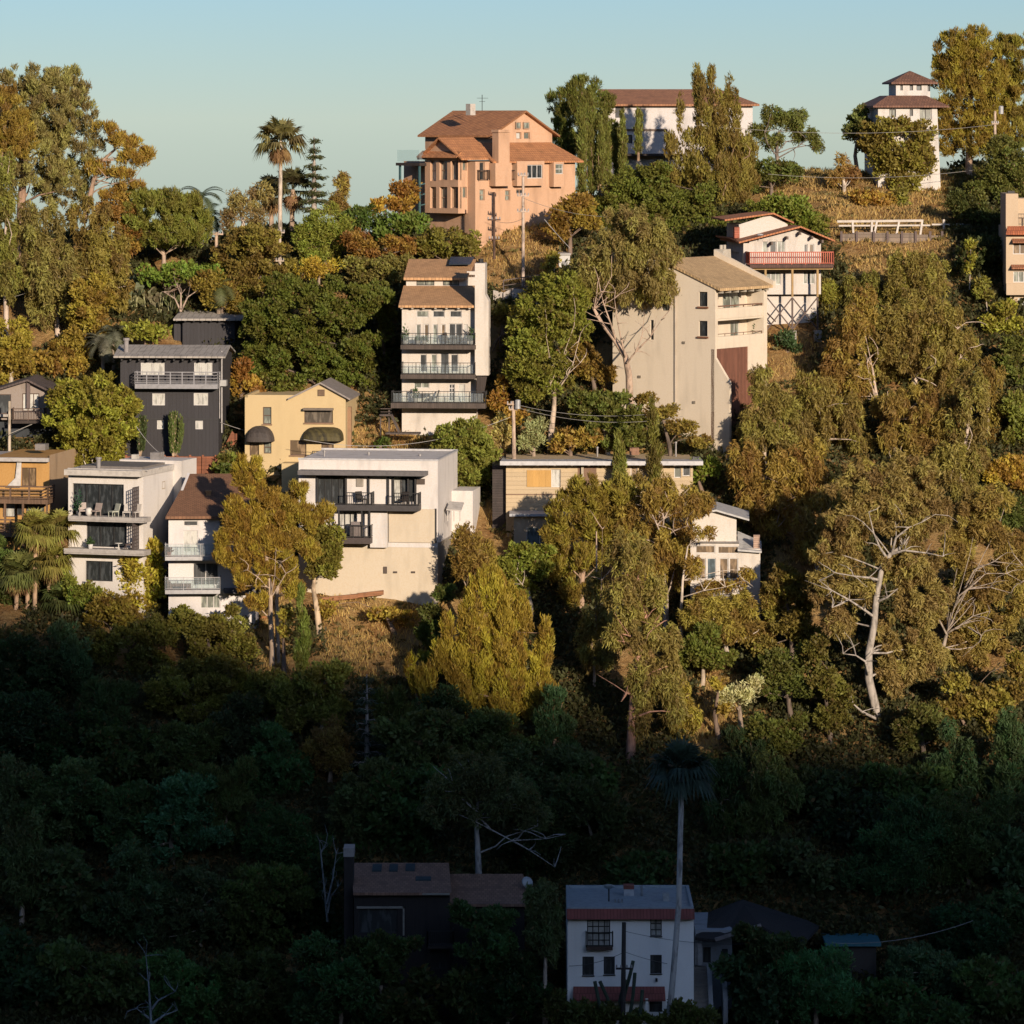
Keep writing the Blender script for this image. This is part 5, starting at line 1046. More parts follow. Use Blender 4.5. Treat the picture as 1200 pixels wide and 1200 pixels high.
wire('second thin wire from the transformer pole to the right', (604, 477, 339), (800, 488, 342), .8)
wire('thin wire from the peach house pole to the cypress row', (613, 232, 361), (760, 250, 368), .8)
wire('guy wire from the hillside down to the eucalyptus', (638, 257, 364), (668, 291, 362), .05, .03, (.5, .48, .45))
wire('thin wire from the peach house pole to the short dark pole', (613, 256, 361), (579, 258, 363), .3)
wire('thin wire past the white tower house on the right skyline', (860, 150, 376), (1166, 146, 380), .6)
wire('lower thin wire past the white tower house', (900, 204, 376), (1166, 196, 380), .6)
wire('pale wire at lower right running up into the pale bush', (975, 1105, 288), (1140, 1079, 286), .5, .022, (.42, .42, .40))
wire('dark wire from the shaded pole to the small dark roofed house', (731, 1115, 281), (815, 1133, 286), .2, .016, (.1, .1, .1))
wire('second dark wire from the shaded pole to the right', (731, 1091, 281), (880, 1106, 286), .3, .016, (.1, .1, .1))
wire('dark wire from the shaded pole to the left of the white house', (729, 1117, 281), (667, 1132, 284), .2, .016, (.1, .1, .1))
wire('slack wire leaving the left edge above the greige gabled house', (-10, 352, 356), (60, 330, 358), .3)
wire('pale cable from the post under the greige deck up to the right', (12, 508, 340), (40, 496, 344), .0, .03, (.6, .58, .52))
# ------------------------------------------------------------------ trees
# kind: leaf length, leaf width, leaf direction (mix of outward, up), clump radius, clump stretch (xy, z), leaves per px^2 of crown, limb colour
KIND = {
 'oak':   dict(L=.29, W=.165, out=.8, up=.2, cr=.64, st=(1, .8), den=.95, bark=(.16, .12, .09)),
 'broad': dict(L=.31, W=.17, out=.9, up=.3, cr=.56, st=(1, .85), den=.95, bark=(.42, .36, .28)),
 'bush':  dict(L=.34, W=.20, out=.8, up=.4, cr=.6, st=(1, .9), den=.60, bark=(.2, .14, .1)),
 'fine':  dict(L=.30, W=.10, out=.6, up=.4, cr=.6, st=(1, 1), den=.80, bark=(.3, .23, .17)),
 'euc':   dict(L=.44, W=.105, out=.4, up=-.6, cr=.62, st=(.8, 1.2), den=.78, bark=(.52, .42, .33)),
 'sparse':dict(L=.42, W=.10, out=.5, up=-.3, cr=.6, st=(.9, 1.0), den=.62, bark=(.55, .47, .38)),
 'pine':  dict(L=.46, W=.085, out=.7, up=.8, cr=.5, st=(.85, .9), den=.95, bark=(.36, .25, .17)),
 'plume': dict(L=.42, W=.085, out=.45, up=1.1, cr=.6, st=(.75, 1.35), den=1.0, bark=(.3, .2, .12)),
 'dark':  dict(L=.50, W=.28, out=.8, up=.1, cr=.75, st=(1, .85), den=.34, bark=(.2, .17, .14)),
}
NT = [0]; LEAFK = (2.2, 1.9, 1.15)
def clump_leaves(cen, rad, k, n_tot, rng, crown_c=None):
    K = KIND[k]; w = rad**2; cnt = np.maximum(8, (n_tot*w/w.sum()).astype(int)); idx = np.repeat(np.arange(len(cen)), cnt); n = len(idx)
    d = unit(rng.normal(size=(n, 3))); d[:, 2] = np.where(rng.uniform(size=n) < .3, np.abs(d[:, 2]), d[:, 2])
    r = rng.uniform(.25, 1, n)**.5; st = np.array((K['st'][0], K['st'][0], K['st'][1]))
    wob = 1+.25*np.sin(idx*7.3+d[:, 0]*4+d[:, 2]*3)
    c = cen[idx]+d*(r*wob)[:, None]*rad[idx][:, None]*st
    ax = unit(d*K['out']+rng.normal(size=(n, 3))*.45+np.array((0, 0, K['up'])))
    L = K['L']*rng.uniform(.4, 1.0, n)**.8*1.35; Wd = K['W']*rng.uniform(.7, 1.2, n)
    cv = rng.uniform(size=len(cen))[idx]
    return leaf_quads(c, ax, L, Wd, rng), rng.uniform(size=n), cv
def limb(mb, a, b, r0, r1, rng, seg=6, k=4, bend=.12):
    a = np.array(a, float); b = np.array(b, float); L = np.linalg.norm(b-a); o = rng.normal(size=3)*L*bend; o[2] = abs(o[2])*.6
    pts = [a+(b-a)*t+o*math.sin(math.pi*t)+rng.normal(size=3)*L*.02*(0 < t < 1) for t in np.linspace(0, 1, k+1)]
    mb.tube(pts, list(np.linspace(r0, r1, k+1)), seg, cap=False); return pts
def T(kind, label, base, blobs, col, trunk=None, limbs=(), tr=.22, bark=None, dens=1.0, Y=None, name=None, cat='tree', group=None, nl=9, dz=1.0, ld=-1.0):
    """A tree standing at picture point `base`; blobs (px, py, rx, ry[, depth shift m]) outline the crown's masses."""
    K = KIND[kind]; rng = rng_of(label); Y = Y or Yof(base[1]); o3 = np.array(P(*base, Y)); o3[2] = min(o3[2], float(ground(o3[0], o3[1]))+.3); ppm = FOC/Y
    NT[0] += 1
    name = name or {'oak': 'oak_tree', 'broad': 'broadleaf_tree', 'bush': 'shrub', 'fine': 'shrub', 'euc': 'eucalyptus_tree', 'sparse': 'eucalyptus_tree', 'pine': 'pine_tree', 'plume': 'cypress_tree', 'dark': 'leafy_tree'}[kind]
    root = empty(name, tuple(o3), 0, label, cat, group)
    W3 = lambda px, py, d=0: np.array(P(px, py, Y+d))-o3
    cen = []; rad = []; area = 0
    for bl in blobs:
        cx, cy, rx, ry = bl[:4]; rx *= 1.17; ry *= 1.12; dd = bl[4] if len(bl) > 4 else 0; c = W3(cx, cy, dd); Rx, Rz = rx/ppm, ry/ppm; Ry = min(Rx, 5.5)*dz; cr = min(K['cr'], .55*min(Rx, Rz)+.1)
        m = int(2.3*(Rx*Rz+Rx*Ry+Ry*Rz)/3/(cr*cr))+3; d = unit(rng.normal(size=(m, 3))); d[:, 1] -= .25; d = unit(d)
        f = rng.uniform(.35, 1.0, m)**.55; rr = cr*rng.uniform(.6, 1.25, m)
        q = c+d*f[:, None]*np.array((max(Rx-cr*.7, .1), max(Ry-cr*.7, .1), max(Rz-cr*.7, .1))); cen.append(q); rad.append(rr); area += math.pi*rx*ry
    cen = np.concatenate(cen); rad = np.concatenate(rad); n = int(area*K['den']*dens*1.5)
    q, lv, cv = clump_leaves(cen, rad, kind, n, rng)
    col = tuple(np.array(col)*LEAFK); cw = np_mesh('crown', q, 4, leafmat(), {'lv': lv, 'cv': cv}, root); cw.color = (*col, 1)
    bk = barkm(tuple(x*.85 for x in (bark or K['bark']))); mb = MB()
    if trunk: tp = [W3(*p, (ld+1.0)*min(1, i/(len(trunk)-1)*1.6)) for i, p in enumerate(trunk)]; tp[0] = tp[0]+np.array((0, 0, -.8))
    else:
        b = blobs[0]; top = W3(b[0], b[1]); tp = [np.array((0, 0, -.8)), top*.45+rng.normal(size=3)*.15, top*.9]
    k = len(tp); rr = [tr*(1.15-.75*i/(k-1)) for i in range(k)]
    mb.tube(tp, rr, 8, cap=False)
    sel = rng.permutation(len(cen))[:nl]
    for i in sel:
        j = int(np.argmin([np.linalg.norm(t-cen[i])+max(0, (t-cen[i])[2])*2 for t in tp[1:]]))+1; limb(mb, tp[j], cen[i], rr[j]*.34, .02, rng)
    for L_ in limbs:
        lp = [W3(*p[:2], (p[2] if len(p) > 2 else ld)) for p in L_]; lp[0] = W3(*L_[0][:2], ld+1.0); mb.tube(lp, [tr*.32*(1-.8*i/(len(lp)-1)) for i in range(len(lp))], 6, cap=False)
        for q_ in lp[1:]:
            for _ in range(2): limb(mb, q_, q_+rng.normal(size=3)*np.array((1, .8, .7))+np.array((0, 0, .5)), .045, .012, rng, 4, 3)
    mb.build('trunk', bk, root, True)
    return root

OLV = (.085, .09, .034); GRY = (.10, .105, .058); GOLD = (.145, .115, .026); DGR = (.040, .062, .020); MGR = (.060, .090, .026); BGR = (.112, .13, .032); RED = (.105, .065, .026); SHD = (.032, .062, .036); YEL = (.17, .14, .035)

# --- left skyline
T('pine', 'huge grey green domed pine towering at the far upper left', (24, 300), [(45, 128, 58, 48), (90, 165, 34, 50), (38, 180, 48, 45), (75, 215, 36, 28), (15, 130, 40, 50), (70, 105, 35, 28)], (.105, .105, .060), [(24, 300), (25, 240), (28, 190), (40, 140)], tr=.42, bark=(.34, .22, .15), nl=16, Y=366)
T('pine', 'golden leaning pine with open layered boughs right of the huge domed pine', (98, 250), [(143, 166, 24, 10), (160, 184, 24, 12), (125, 150, 16, 9), (115, 195, 16, 12), (140, 203, 24, 8), (152, 218, 20, 8), (172, 178, 12, 12), (135, 228, 22, 8)], (.13, .098, .032), [(98, 250), (106, 228), (110, 210), (118, 190), (135, 175)], limbs=[[(108, 218), (125, 208), (145, 205)], [(110, 210), (130, 215), (150, 214)]], tr=.24, Y=364, dens=1.1)
T('pine', 'golden olive pine bough mass at the top of the left edge', (-4, 300), [(8, 140, 28, 45), (25, 165, 20, 22)], (.12, .098, .034), [(-4, 300), (0, 200), (5, 150)], Y=362)  # overlay on the domed pine: its golden sunlight is put into the leaf colour
T('pine', 'wide domed green umbrella pine on the left skyline', (192, 312), [(188, 250, 46, 24), (222, 255, 26, 24), (160, 268, 22, 22), (205, 275, 40, 16), (170, 230, 25, 12), (200, 235, 34, 16), (225, 270, 22, 14)], (.085, .098, .03), [(192, 312), (192, 298), (186, 286), (180, 270)], limbs=[[(192, 300), (204, 288), (216, 280)], [(192, 300), (180, 288), (172, 280)]], tr=.2, Y=364, bark=(.4, .3, .22), dens=1.4)
T('euc', 'tall olive eucalyptus reaching down the left edge', (8, 400), [(8, 215, 16, 40), (4, 270, 18, 50), (10, 320, 20, 40)], OLV, [(8, 400), (6, 300), (8, 230)], Y=356)
T('euc', 'drooping grey green eucalyptus below the huge domed pine', (70, 405), [(48, 275, 34, 42), (62, 320, 38, 42), (85, 345, 30, 40), (50, 360, 20, 30)], (.095, .092, .045), [(68, 405), (66, 340), (60, 290)], limbs=[[(66, 345), (67, 325), (66, 310)]], Y=357, dens=1.1)
T('euc', 'second drooping eucalyptus right of the first below the leaning pine', (118, 410), [(105, 262, 30, 30), (122, 300, 30, 44), (100, 330, 26, 40), (140, 330, 18, 34)], (.10, .088, .036), [(118, 410), (114, 340), (108, 280)], Y=358, dens=1.1)
T('oak', 'dark brownish shrub mass on the crest between the leaning pine and the umbrella pine', (140, 292), [(135, 250, 24, 22), (150, 285, 20, 22)], RED, Y=363)
T('broad', 'golden leafed tree at the left edge above the greige gabled house', (12, 455), [(10, 400, 26, 30), (22, 425, 20, 22), (2, 430, 16, 28)], (.122, .106, .032), Y=351)
T('oak', 'golden brown tree left of the grey palms above the bright ficus', (98, 440), [(98, 360, 24, 30), (105, 395, 28, 28), (80, 410, 26, 24), (115, 350, 18, 30)], (.115, .095, .03), Y=354)
T('bush', 'olive brown shrub between the golden tree and the bright ficus', (62, 448), [(60, 425, 24, 20), (85, 430, 18, 14)], (.12, .09, .03), Y=352)
T('bush', 'clipped dark green hedge above the charcoal houses', (195, 345), [(190, 322, 26, 14), (222, 318, 30, 13), (250, 325, 20, 16)], (.075, .115, .03), Y=360, name='hedge', cat='hedge')
T('bush', 'rounded bright green hedge left of the small charcoal house', (170, 410), [(170, 389, 28, 13), (152, 386, 14, 9)], BGR, Y=352.5, name='hedge', cat='hedge')
T('sparse', 'thin grey half bare tree on the skyline left of the tall palm', (285, 290), [(278, 238, 15, 14), (296, 252, 18, 18), (270, 258, 12, 20), (305, 228, 14, 16)], (.11, .095, .06), [(285, 290), (285, 260), (280, 245)], Y=368, dens=1.1)
T('oak', 'brownish green tree mass behind the bare utility pole', (310, 345), [(300, 285, 34, 24), (275, 300, 26, 24), (318, 305, 30, 34), (285, 330, 30, 24)], (.085, .075, .028), Y=360)
T('oak', 'brown green tree between the utility pole and the small charcoal house', (262, 365), [(255, 345, 22, 18), (240, 330, 20, 16), (285, 355, 20, 16)], (.10, .085, .028), Y=358)
T('fine', 'feathery light green bamboo clump below the tiered conifer', (380, 325), [(382, 262, 28, 26), (365, 280, 22, 28), (398, 275, 18, 26), (378, 300, 20, 18)], (.10, .125, .035), Y=365, name='bamboo_clump', cat='bamboo')
T('fine', 'yellow green mimosa shrub above the great oak', (372, 335), [(375, 312, 24, 13), (360, 318, 14, 10)], YEL, Y=359)
T('sparse', 'narrow sparse tree just right of the tiered conifer on the skyline', (398, 272), [(398, 222, 11, 22), (396, 244, 14, 18), (404, 210, 7, 12)], (.12, .10, .045), [(398, 272), (397, 240), (396, 205)], Y=371, dens=1.5)
T('oak', 'small dark green tree on the skyline left of the reddish round tree', (425, 282), [(425, 256, 20, 18), (410, 262, 14, 16), (445, 262, 16, 14)], DGR, Y=368)
T('bush', 'reddish brown round tree on the skyline left of the peach house', (474, 275), [(474, 226, 19, 17), (468, 240, 16, 12)], (.12, .075, .028), Y=371)
T('bush', 'golden brown shrub beneath the reddish round tree', (452, 280), [(452, 240, 15, 11), (440, 245, 10, 9)], (.16, .11, .035), Y=369)
T('bush', 'wide green shrub against the lower left corner of the peach house', (525, 312), [(525, 285, 38, 19), (548, 290, 18, 14), (505, 290, 20, 14)], (.075, .075, .024), Y=364.5)
T('bush', 'green shrub left of the peach house below its glass deck', (478, 290), [(478, 262, 26, 15), (460, 270, 22, 14)], MGR, Y=366)
T('oak', 'reddish brown hillside thicket left of the wide green shrub', (430, 335), [(418, 290, 22, 22), (448, 292, 30, 20), (475, 290, 20, 14)], RED, Y=363)
T('oak', 'brownish green thicket above the four storey house roof', (450, 345), [(445, 318, 28, 18), (425, 318, 22, 20), (462, 308, 22, 12)], (.08, .08, .035), Y=360)
T('oak', 'great dark green oak filling the slope between the charcoal and the four storey houses', (370, 510), [(355, 372, 50, 42), (395, 345, 34, 26), (320, 395, 36, 48), (400, 400, 46, 50), (350, 425, 44, 44), (420, 450, 28, 40), (435, 350, 24, 20), (335, 340, 26, 22), (300, 370, 24, 24), (425, 485, 16, 18), (300, 425, 20, 24)], (.052, .066, .018), [(370, 510), (368, 450), (360, 400)], tr=.5, Y=352, nl=18, dens=.95)
T('oak', 'dark oak between the great oak and the white four storey house', (447, 470), [(445, 352, 20, 24), (452, 375, 12, 20), (448, 430, 10, 18)], (.058, .072, .022), Y=354)
T('bush', 'orange flowered shrub between the large charcoal and the yellow house', (284, 490), [(281, 432, 13, 13), (288, 455, 18, 18)], (.13, .085, .03), Y=349.5)
T('bush', 'dark green shrub behind the flat part of the yellow house roof', (330, 475), [(330, 452, 26, 10), (312, 440, 14, 8)], (.06, .07, .02), Y=351)
T('broad', 'bright green domed ficus left of the large charcoal house', (118, 560), [(112, 470, 50, 32), (88, 490, 32, 36), (138, 488, 34, 36), (112, 515, 42, 30), (90, 535, 24, 20), (130, 540, 22, 14), (75, 465, 18, 20)], (.112, .122, .03), [(118, 560), (112, 545), (116, 520)], limbs=[[(112, 552), (108, 540), (106, 530)], [(114, 548), (122, 530), (130, 518)], [(130, 552), (134, 538), (138, 524)], [(100, 556), (100, 544), (97, 532)]], tr=.22, bark=(.62, .56, .46), Y=Yof(556), dens=1.1)
def cactus(label, px, py, hpx, wpx, col):
    rng = rng_of(label); Y = 341.3; o3 = P(px, py, Y); root = empty('columnar_shrub', o3, 0, label, 'shrub'); h_, w_ = hpx/FOC*Y, wpx/FOC*Y; cen = []; mb = MB()
    for i in range(13):
        a = rng.uniform(0, 6.28); r = w_*.42*rng.uniform(.1, 1); hh = h_*rng.uniform(.75, 1)*(1-.25*(r/w_)); b = np.array((math.cos(a)*r, math.sin(a)*r, hh)); mid = np.array((b[0]*.55, b[1]*.55, h_*.2)); mb.tube([(0, 0, -1.6), (0, 0, 0), mid, b], [.07, .06, .05, .03], 5, cap=False)
        for t in np.linspace(0, 1, 14): cen.append((mid*(1-t)+b*t)*np.array((1+.25*math.sin(3.1*t), 1+.25*math.sin(3.1*t), 1)))
    cen = np.array(cen); n = 2600; i = rng.integers(0, len(cen), n); d = unit(rng.normal(size=(n, 3))); c = cen[i]+d*.16; q = leaf_quads(c, unit(d*.4+rng.normal(size=(n, 3))*.2+np.array((0, 0, 1.))), .3, .07, rng)
    cw = np_mesh('crown', q, 4, leafmat(), {'lv': rng.uniform(0, .9, n), 'cv': rng.uniform(size=n)}, root); cw.color = (*col, 1); mb.build('stem', barkm((.4, .3, .2)), root)
cactus('upright vase shaped shrub against the middle of the large charcoal house', 203.5, 540, 62, 27, (.12, .15, .04))
cactus('thin dark vase shaped shrub between the bright ficus and the charcoal house front', 164, 536, 52, 18, (.07, .09, .03))
T('bush', 'green shrub at the right foot of the large charcoal house', (266, 555), [(266, 541, 14, 13), (258, 548, 10, 8)], (.08, .095, .03), Y=340.5)
T('oak', 'dark leafy shrub behind the brown roof beside the yellow house', (270, 575), [(268, 552, 15, 10)], DGR, Y=339)

# --- upper middle and right skyline
T('pine', 'dark round topped pine behind the cypress row right of the peach house', (682, 225), [(684, 104, 20, 18), (660, 122, 20, 20), (700, 122, 22, 22), (676, 140, 28, 26), (658, 160, 16, 16), (705, 155, 18, 22), (672, 172, 20, 18)], (.060, .070, .022), [(682, 225), (680, 165), (682, 120)], Y=388, dens=1.3)
for i, (px, top, bot, lb) in enumerate(((682, 97, 228, 'tallest cypress, leftmost of the row right of the peach house'), (692, 106, 222, 'second cypress from the left in the row right of the peach house'), (701.5, 158, 214, 'short third cypress from the left in the row'), (703.5, 138, 214, 'cypress between the short third and the tall fourth of the row'), (711, 134, 212, 'cypress in the middle of the row before the ochre wall'), (723, 146, 207, 'narrow cypress left of the dark window of the long white house'), (729.5, 132, 204, 'thin tall cypress just left of the lone spire'), (748, 130, 178, 'lone spire shaped cypress before the long white wall'))):
    Y = 381.0+(i % 3)*.8; hp = (bot-top); blobs = [(px+(k % 2-.5)*1.2, top+hp*(.06+.88*k/7), 2.2+(4.6 if i < 2 else 3.6)*math.sin(min(1, .25+k/6)*math.pi*.55), hp*.10) for k in range(8)]
    T('plume', lb, (px, bot), blobs, (.075, .088, .032), [(px, bot), (px, bot-hp*.5), (px, top+5)], tr=.12, Y=Y, name='cypress_tree', dens=1.5, nl=2)
T('plume', 'big ragged pine with pointed tops in front of the long white house', (848, 262), [(818, 95, 8, 22), (832, 90, 8, 18), (797, 130, 6, 24), (852, 110, 7, 22), (862, 130, 8, 24), (830, 125, 24, 28), (850, 160, 28, 28), (815, 170, 26, 24), (872, 175, 18, 24), (840, 195, 40, 24), (868, 210, 22, 26), (800, 200, 20, 20), (855, 235, 26, 20), (785, 170, 10, 14)], (.095, .085, .034), [(848, 262), (845, 200), (835, 130), (832, 90)], tr=.35, Y=379, name='pine_tree', nl=16, dens=.95)
T('sparse', 'open crowned tree on the skyline between the long white house and the tower house', (915, 205), [(905, 135, 18, 14), (928, 142, 22, 14), (945, 160, 18, 10), (905, 165, 16, 12), (890, 150, 12, 18), (958, 172, 10, 8)], (.065, .08, .03), [(915, 205), (910, 180), (912, 155)], limbs=[[(912, 185), (930, 175), (945, 165)], [(910, 182), (900, 170), (896, 155)]], Y=384, name='broadleaf_tree', dens=1.7, bark=(.25, .2, .16))
T('oak', 'dark shrub thicket under the open crowned skyline tree', (905, 235), [(898, 200, 24, 16), (925, 205, 20, 16), (880, 215, 14, 16)], (.055, .07, .025), Y=381)
T('bush', 'big green bush directly behind the white stilt house', (940, 335), [(935, 250, 26, 20), (952, 270, 26, 24), (915, 238, 22, 14), (962, 300, 18, 20), (970, 320, 14, 24), (895, 245, 18, 12)], (.075, .10, .026), Y=371.5)
T('broad', 'olive tree just left of the white tower house', (1008, 215), [(1005, 145, 16, 20), (1015, 165, 14, 16), (995, 155, 10, 14), (1010, 130, 8, 10)], (.065, .08, .034), Y=385)
T('bush', 'golden leafed tree in front of the white tower house', (1060, 245), [(1045, 150, 30, 16), (1078, 158, 22, 18), (1085, 185, 16, 22), (1020, 160, 16, 20), (1030, 175, 18, 20), (1050, 180, 32, 24), (1070, 185, 22, 24), (1040, 195, 20, 16), (1060, 215, 24, 14)], (.092, .088, .03), Y=382)
T('pine', 'large spreading golden pine covering the right side of the tower house', (1135, 215), [(1122, 58, 26, 26), (1142, 52, 28, 24), (1108, 75, 16, 14), (1150, 85, 30, 30), (1125, 80, 26, 24), (1168, 105, 26, 34), (1100, 128, 16, 12), (1106, 150, 16, 14), (1112, 172, 14, 12), (1165, 160, 22, 24), (1140, 165, 26, 22), (1115, 95, 24, 16), (1140, 115, 30, 20), (1108, 122, 20, 10), (1128, 140, 26, 14), (1155, 140, 22, 20), (1100, 88, 10, 6)], (.115, .10, .03), [(1135, 215), (1136, 150), (1138, 90), (1140, 60)], limbs=[[(1136, 160), (1150, 150), (1165, 148)]], tr=.3, Y=386, nl=16, dens=1.2)
T('pine', 'second tall pine touching the upper right corner of the picture', (1188, 225), [(1182, 60, 18, 24), (1198, 75, 24, 36), (1188, 150, 24, 26), (1180, 95, 18, 22), (1192, 120, 22, 26), (1175, 130, 14, 16)], (.095, .09, .028), [(1188, 225), (1188, 130), (1186, 70)], tr=.28, Y=387, dens=1.2)
T('oak', 'dark green oak below the two right hand pines', (1178, 250), [(1175, 175, 22, 18), (1190, 195, 24, 24), (1165, 205, 20, 20), (1185, 225, 26, 18), (1145, 225, 18, 18)], (.058, .07, .026), Y=378)
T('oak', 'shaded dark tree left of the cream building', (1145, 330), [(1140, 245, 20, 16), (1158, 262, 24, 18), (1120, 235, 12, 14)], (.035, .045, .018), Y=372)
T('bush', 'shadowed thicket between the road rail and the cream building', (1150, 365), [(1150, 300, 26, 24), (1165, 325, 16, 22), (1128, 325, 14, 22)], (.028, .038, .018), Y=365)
T('broad', 'thin sunlit sapling in front of the shadowed thicket below the road rail', (1136, 335), [(1137, 288, 7, 8), (1140, 302, 5, 7), (1136, 315, 5, 8)], (.12, .13, .035), [(1136, 335), (1137, 310), (1138, 285)], tr=.05, Y=362, dens=.9)
T('broad', 'small sunlit tree at the foot of the shadowed thicket', (1158, 365), [(1153, 332, 10, 8), (1158, 345, 8, 8), (1148, 342, 8, 8)], (.10, .11, .035), [(1158, 365), (1155, 345), (1154, 335)], tr=.06, Y=360)
T('sparse', 'dry thorny bush on the golden slope left of the white tower house', (990, 240), [(988, 195, 14, 14), (1000, 205, 12, 12), (980, 210, 10, 12)], (.13, .095, .05), Y=382, name='shrub', dens=1.4)
T('bush', 'golden scrub on the slope under the white tower house', (1020, 262), [(1015, 232, 22, 12), (1035, 238, 18, 12), (1000, 245, 12, 8)], (.15, .11, .04), Y=379)
T('bush', 'green young tree on the golden slope under the tower house', (1056, 255), [(1056, 228, 9, 12), (1058, 242, 10, 8)], (.10, .11, .035), Y=378.5)

# --- centre, upper slope
T('oak', 'dark green bushy tree mass below the cypress row', (758, 330), [(742, 215, 30, 22), (770, 205, 22, 18), (725, 238, 28, 24), (775, 240, 34, 26), (800, 258, 34, 30), (750, 262, 32, 22), (812, 290, 22, 26), (715, 262, 20, 18), (835, 262, 18, 20), (820, 232, 22, 20), (790, 300, 24, 18)], (.062, .076, .022), tr=.4, Y=373, nl=14)
T('bush', 'golden brown bush at the right foot of the peach house', (668, 305), [(665, 252, 24, 22), (680, 240, 18, 18), (655, 268, 14, 16), (690, 258, 14, 16)], (.125, .10, .034), Y=367)
T('bush', 'light scrub on the dry slope beside the white shed', (646, 318), [(646, 302, 9, 9), (640, 312, 9, 7)], (.12, .115, .04), Y=364)
T('euc', 'large grey green eucalyptus with spreading pale limbs left of the tall beige house', (738, 465), [(745, 275, 42, 24), (720, 300, 36, 26), (765, 300, 34, 30), (690, 305, 22, 26), (740, 335, 42, 24), (775, 335, 22, 24), (700, 335, 22, 20), (735, 255, 26, 14)], (.105, .10, .052), [(739, 510), (738, 468), (737, 440), (733, 418), (720, 398), (706, 380), (696, 362)], limbs=[[(735, 425), (745, 412), (752, 395), (755, 370)], [(722, 400), (716, 380), (708, 358), (704, 342)], [(710, 385), (700, 372), (693, 358)], [(733, 418), (728, 398), (724, 378), (720, 350)], [(745, 412), (762, 395), (775, 375)]], tr=.3, bark=(.46, .34, .25), Y=346.5, dens=1.2, ld=-2.5)
T('broad', 'light green tree with a long pale trunk right of the four storey house', (644, 538), [(655, 338, 34, 22), (640, 362, 38, 26), (615, 395, 26, 26), (660, 385, 34, 26), (630, 425, 36, 24), (610, 440, 20, 22), (645, 445, 24, 18), (672, 355, 22, 22), (625, 460, 18, 12)], (.085, .098, .026), [(644, 538), (646, 505), (649, 480), (650, 460), (655, 440)], limbs=[[(650, 462), (662, 445), (672, 425), (678, 400)], [(652, 455), (664, 440), (680, 425)], [(649, 470), (645, 450), (645, 430)]], tr=.26, bark=(.50, .40, .30), Y=344, dens=.8)
T('bush', 'orange brown scrub between the four storey house and the pale trunked tree', (588, 490), [(585, 470, 14, 16), (600, 488, 18, 12), (590, 450, 8, 12)], (.13, .09, .03), Y=346)
T('oak', 'shadowed shrub right behind the four storey house chimney', (590, 400), [(588, 372, 12, 14), (600, 392, 12, 14), (590, 415, 10, 14), (580, 440, 8, 14)], (.06, .06, .024), Y=355)
T('fine', 'silvery blue grey shrub right of the transformer pole', (626, 538), [(626, 506, 18, 17), (618, 518, 14, 12)], (.14, .17, .13), Y=341.5)
T('bush', 'white flecked shrub left of the transformer pole', (586, 545), [(588, 508, 10, 22), (582, 525, 8, 14)], (.17, .16, .10), Y=341)
T('broad', 'dense dark green vine covered shrub above the long beige roof', (715, 540), [(700, 478, 30, 20), (728, 480, 28, 24), (712, 508, 32, 20), (740, 505, 16, 20), (680, 470, 18, 12)], (.060, .076, .026), Y=343)
T('bush', 'orange brown dry shrub behind the long beige roof', (672, 535), [(668, 515, 20, 13), (690, 512, 14, 12), (655, 522, 10, 10)], (.13, .10, .04), Y=342)
T('oak', 'brownish shaded trees under the large grey green eucalyptus', (700, 460), [(690, 430, 16, 18), (710, 440, 14, 12), (680, 410, 12, 14)], (.10, .08, .028), Y=350)
T('broad', 'bright green round tree in front of the four storey house foot', (545, 590), [(545, 510, 34, 20), (525, 520, 24, 22), (560, 530, 24, 26), (535, 548, 26, 18), (552, 558, 22, 16)], (.090, .108, .034), Y=340, dens=1.1)
T('bush', 'dark small shrub on the dry patch right of the yellow house', (447, 530), [(447, 519, 10, 7)], DGR, Y=344.5)
T('plume', 'tall dark slim cypress rising past the long beige roof', (765, 575), [(764, 478, 3, 14), (765, 495, 6, 18), (767, 515, 8, 18), (768, 535, 10, 20), (767, 555, 10, 16)], (.070, .072, .026), [(765, 575), (765, 520), (764, 475)], tr=.14, Y=335, name='cypress_tree', dens=1.4, nl=2)
T('plume', 'shorter slim cypress left of the tall one at the long beige roof', (725, 575), [(725, 514, 5, 12), (726, 530, 7, 16), (726, 550, 8, 18)], (.085, .10, .035), [(725, 575), (725, 540), (725, 515)], tr=.12, Y=334.6, name='cypress_tree', dens=1.4, nl=2)
T('bush', 'green shrub right of the long beige house under the tall house', (830, 560), [(815, 552, 18, 12), (835, 545, 12, 12)], (.075, .11, .026), Y=338)

